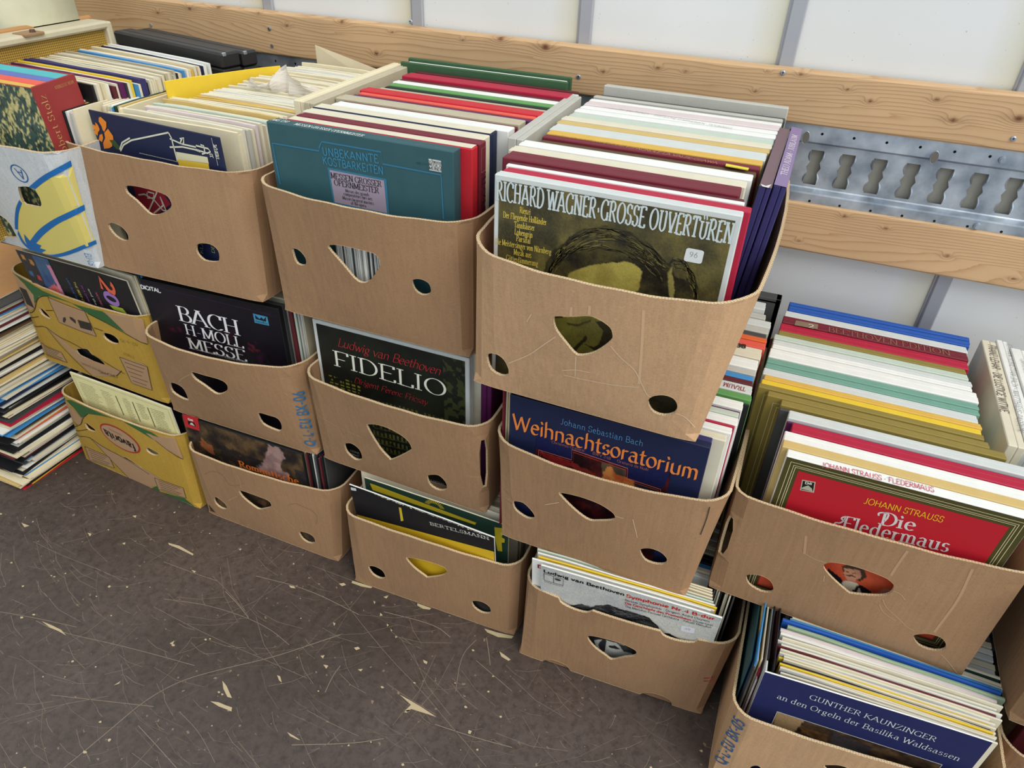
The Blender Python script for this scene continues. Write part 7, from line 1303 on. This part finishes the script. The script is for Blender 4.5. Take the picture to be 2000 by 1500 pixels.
        for t, q in (('02-4-25', [(0.4793,0.4687,0.05),(0.4303,0.4674,0.05)]), ('27652', [(0.4579,0.4288,0.05),(0.4273,0.4324,0.05)]), ('ORGANIC', [(0.3789,0.3555,0.05),(0.3229,0.3535,0.05)]), ('FAIRTRADE BANANAS', [(0.3368,0.3575,0.05),(0.2741,0.3638,0.05)])):
            q = cp_(c, q); lettering(c.root, t, c, q[0], q[1], .008, 'light' if t != 'ORGANIC' else 'sans', (64, 54, 40), .0011, 'stamped_lettering')
ov = cp_(c_fav, [(0.3214,0.156,0.042)])[0]; rim_ = cp_(c_fav, [(0.2641,0.1916,0.042),(0.3794,0.1205,0.042),(0.3682,0.2227,0.042),(0.2677,0.0871,0.042)])
decal('red_oval', [ell(ov[0], ov[1], .06, .041, 36, -.12)], c_fav, ink((164, 44, 40), .7), c_fav.root, .0010, .014); decal('oval_field', [ell(ov[0], ov[1], .0555, .0365, 36, -.12)], c_fav, ink((168, 136, 104), .8), c_fav.root, .0013, .014)
lettering(c_fav.root, 'favorita', c_fav, (ov[0] + .043, ov[1] + .000), (ov[0] - .047, ov[1] + .012), .025, 'heavy', (30, 26, 24), .0016, 'brand_lettering', (.001, -.019))
lettering(c_fav.root, 'BANANAS', c_fav, (ov[0] + .012, ov[1] + .0205), (ov[0] - .026, ov[1] + .0255), .0065, 'sans', (180, 100, 80), .0016, 'brand_lettering', (.001, -.005))
# scraps of board under the floor cartons
for (pts, lab) in zip([[(0.9909,0.001),(1.0405,0.004),(1.0393,0.0002),(1.0172,-0.0041),(0.9926,-0.0045)],[(1.1536,0.0051),(1.1868,0.0058),(1.1857,0.0015),(1.1709,-0.0022),(1.1562,0.0003)],[(1.3144,0.0045),(1.345,0.0068),(1.3786,0.0123),(1.3765,0.006),(1.3489,-0.0024),(1.3231,-0.0009)]], ('left', 'middle', 'right')):
    n = len(pts); pts = [Vector((a, b - .002, 0)) for a, b in pts]; vs = [p + Vector((0, 0, .0008)) for p in pts] + [p + Vector((0, 0, .0022)) for p in pts]
    o = link_mesh('torn_scrap', [v - pts[0] for v in vs], [list(range(n))[::-1], list(range(n, 2 * n))] + [[i, (i + 1) % n, n + (i + 1) % n, n + i] for i in range(n)], paper((186, 172, 134)), loc=pts[0]); tag(o, 'torn beige paper scrap under the %s of the yellow cut-out carton\'s front edge' % lab, 'paper')

for g, d in ((R_mes[1], .0016), (R_mes[4], .0022)):
    vv = [v.co for ch in g.children for v in ch.data.vertices]; y0, y1, x0, x1 = min(v.y for v in vv), max(v.y for v in vv), min(v.x for v in vv), max(v.x for v in vv)
    flat('pale_top', [[(x0 + .002, y0 + d), (x1 - .002, y0 + d), (x1 - .002, y1 - d * .6), (x0 + .002, y1 - d * .6)]], TOP(0, 0, max(v.z for v in vv)), paper('ivory'), g, .0004)
for v0, v1 in ((.2, .236), (.018, .052)): c_ber.lines('slot_dark_strip', [[(-.188, v0), (-.187, v1)]], .011, (26, 25, 26), smooth=0)  # darkness of the corner slots painted on as flat black strips

def strands(parent, fr, ctrl, n, spread, wd, colors, seed, jitter=.004):
    r = random.Random(seed); base = [Vector(p) for p in smooth_line(ctrl, 3)]; q = {}
    for k in range(n):
        o = r.uniform(-spread, 0); i0 = r.randrange(0, max(1, len(base) - 7)); i1 = min(len(base), i0 + r.randrange(5, 12)); ph = r.random() * 6; cc = colors[r.randrange(len(colors))]
        pts = [p + Vector((0, o)) + Vector((math.sin(ph + i * .7) * jitter * .3, math.cos(ph + i * .5) * jitter * .4)) for i, p in enumerate(base[i0:i1])]
        if len(pts) > 2: q.setdefault(cc, []).extend(stroke_polys(pts, [wd * .3] + [wd] * (len(pts) - 2) + [wd * .2]))
    for cc, pl in q.items(): tag(flat('hair_strands', pl, fr, ink(cc), parent, .0007), kind='stuff')
strands(wag, F_wag, [(-0.0676,0.2236),(-0.0506,0.2474),(-0.0291,0.2644),(-0.0031,0.2735),(0.0281,0.2697),(0.0557,0.2581),(0.0812,0.2391)], 150, .03, .0007, [(122, 112, 60), (26, 24, 16), (88, 80, 44), (20, 19, 13)], 3)
strands(wag, F_wag, [(-0.0792,0.1783),(-0.0715,0.2104),(-0.0566,0.2355)], 30, .012, .0009, [(150, 138, 72), (22, 20, 14)], 4)
strands(wag, F_wag, [(0.0878,0.2474),(0.1024,0.2459),(0.116,0.229),(0.126,0.2027)], 40, .014, .0008, [(110, 100, 56), (22, 20, 14)], 5)
strands(s_be4, F35, [(-0.1026,0.1974),(-0.0778,0.2211),(-0.0528,0.2305),(-0.0337,0.2437),(-0.0137,0.2432),(0.0084,0.2442),(0.0254,0.2446),(0.0429,0.2407),(0.0594,0.2242),(0.0685,0.2102)], 150, .022, .0007, [(120, 120, 120), (12, 12, 14), (80, 80, 82), (8, 8, 10)], 6, .009)
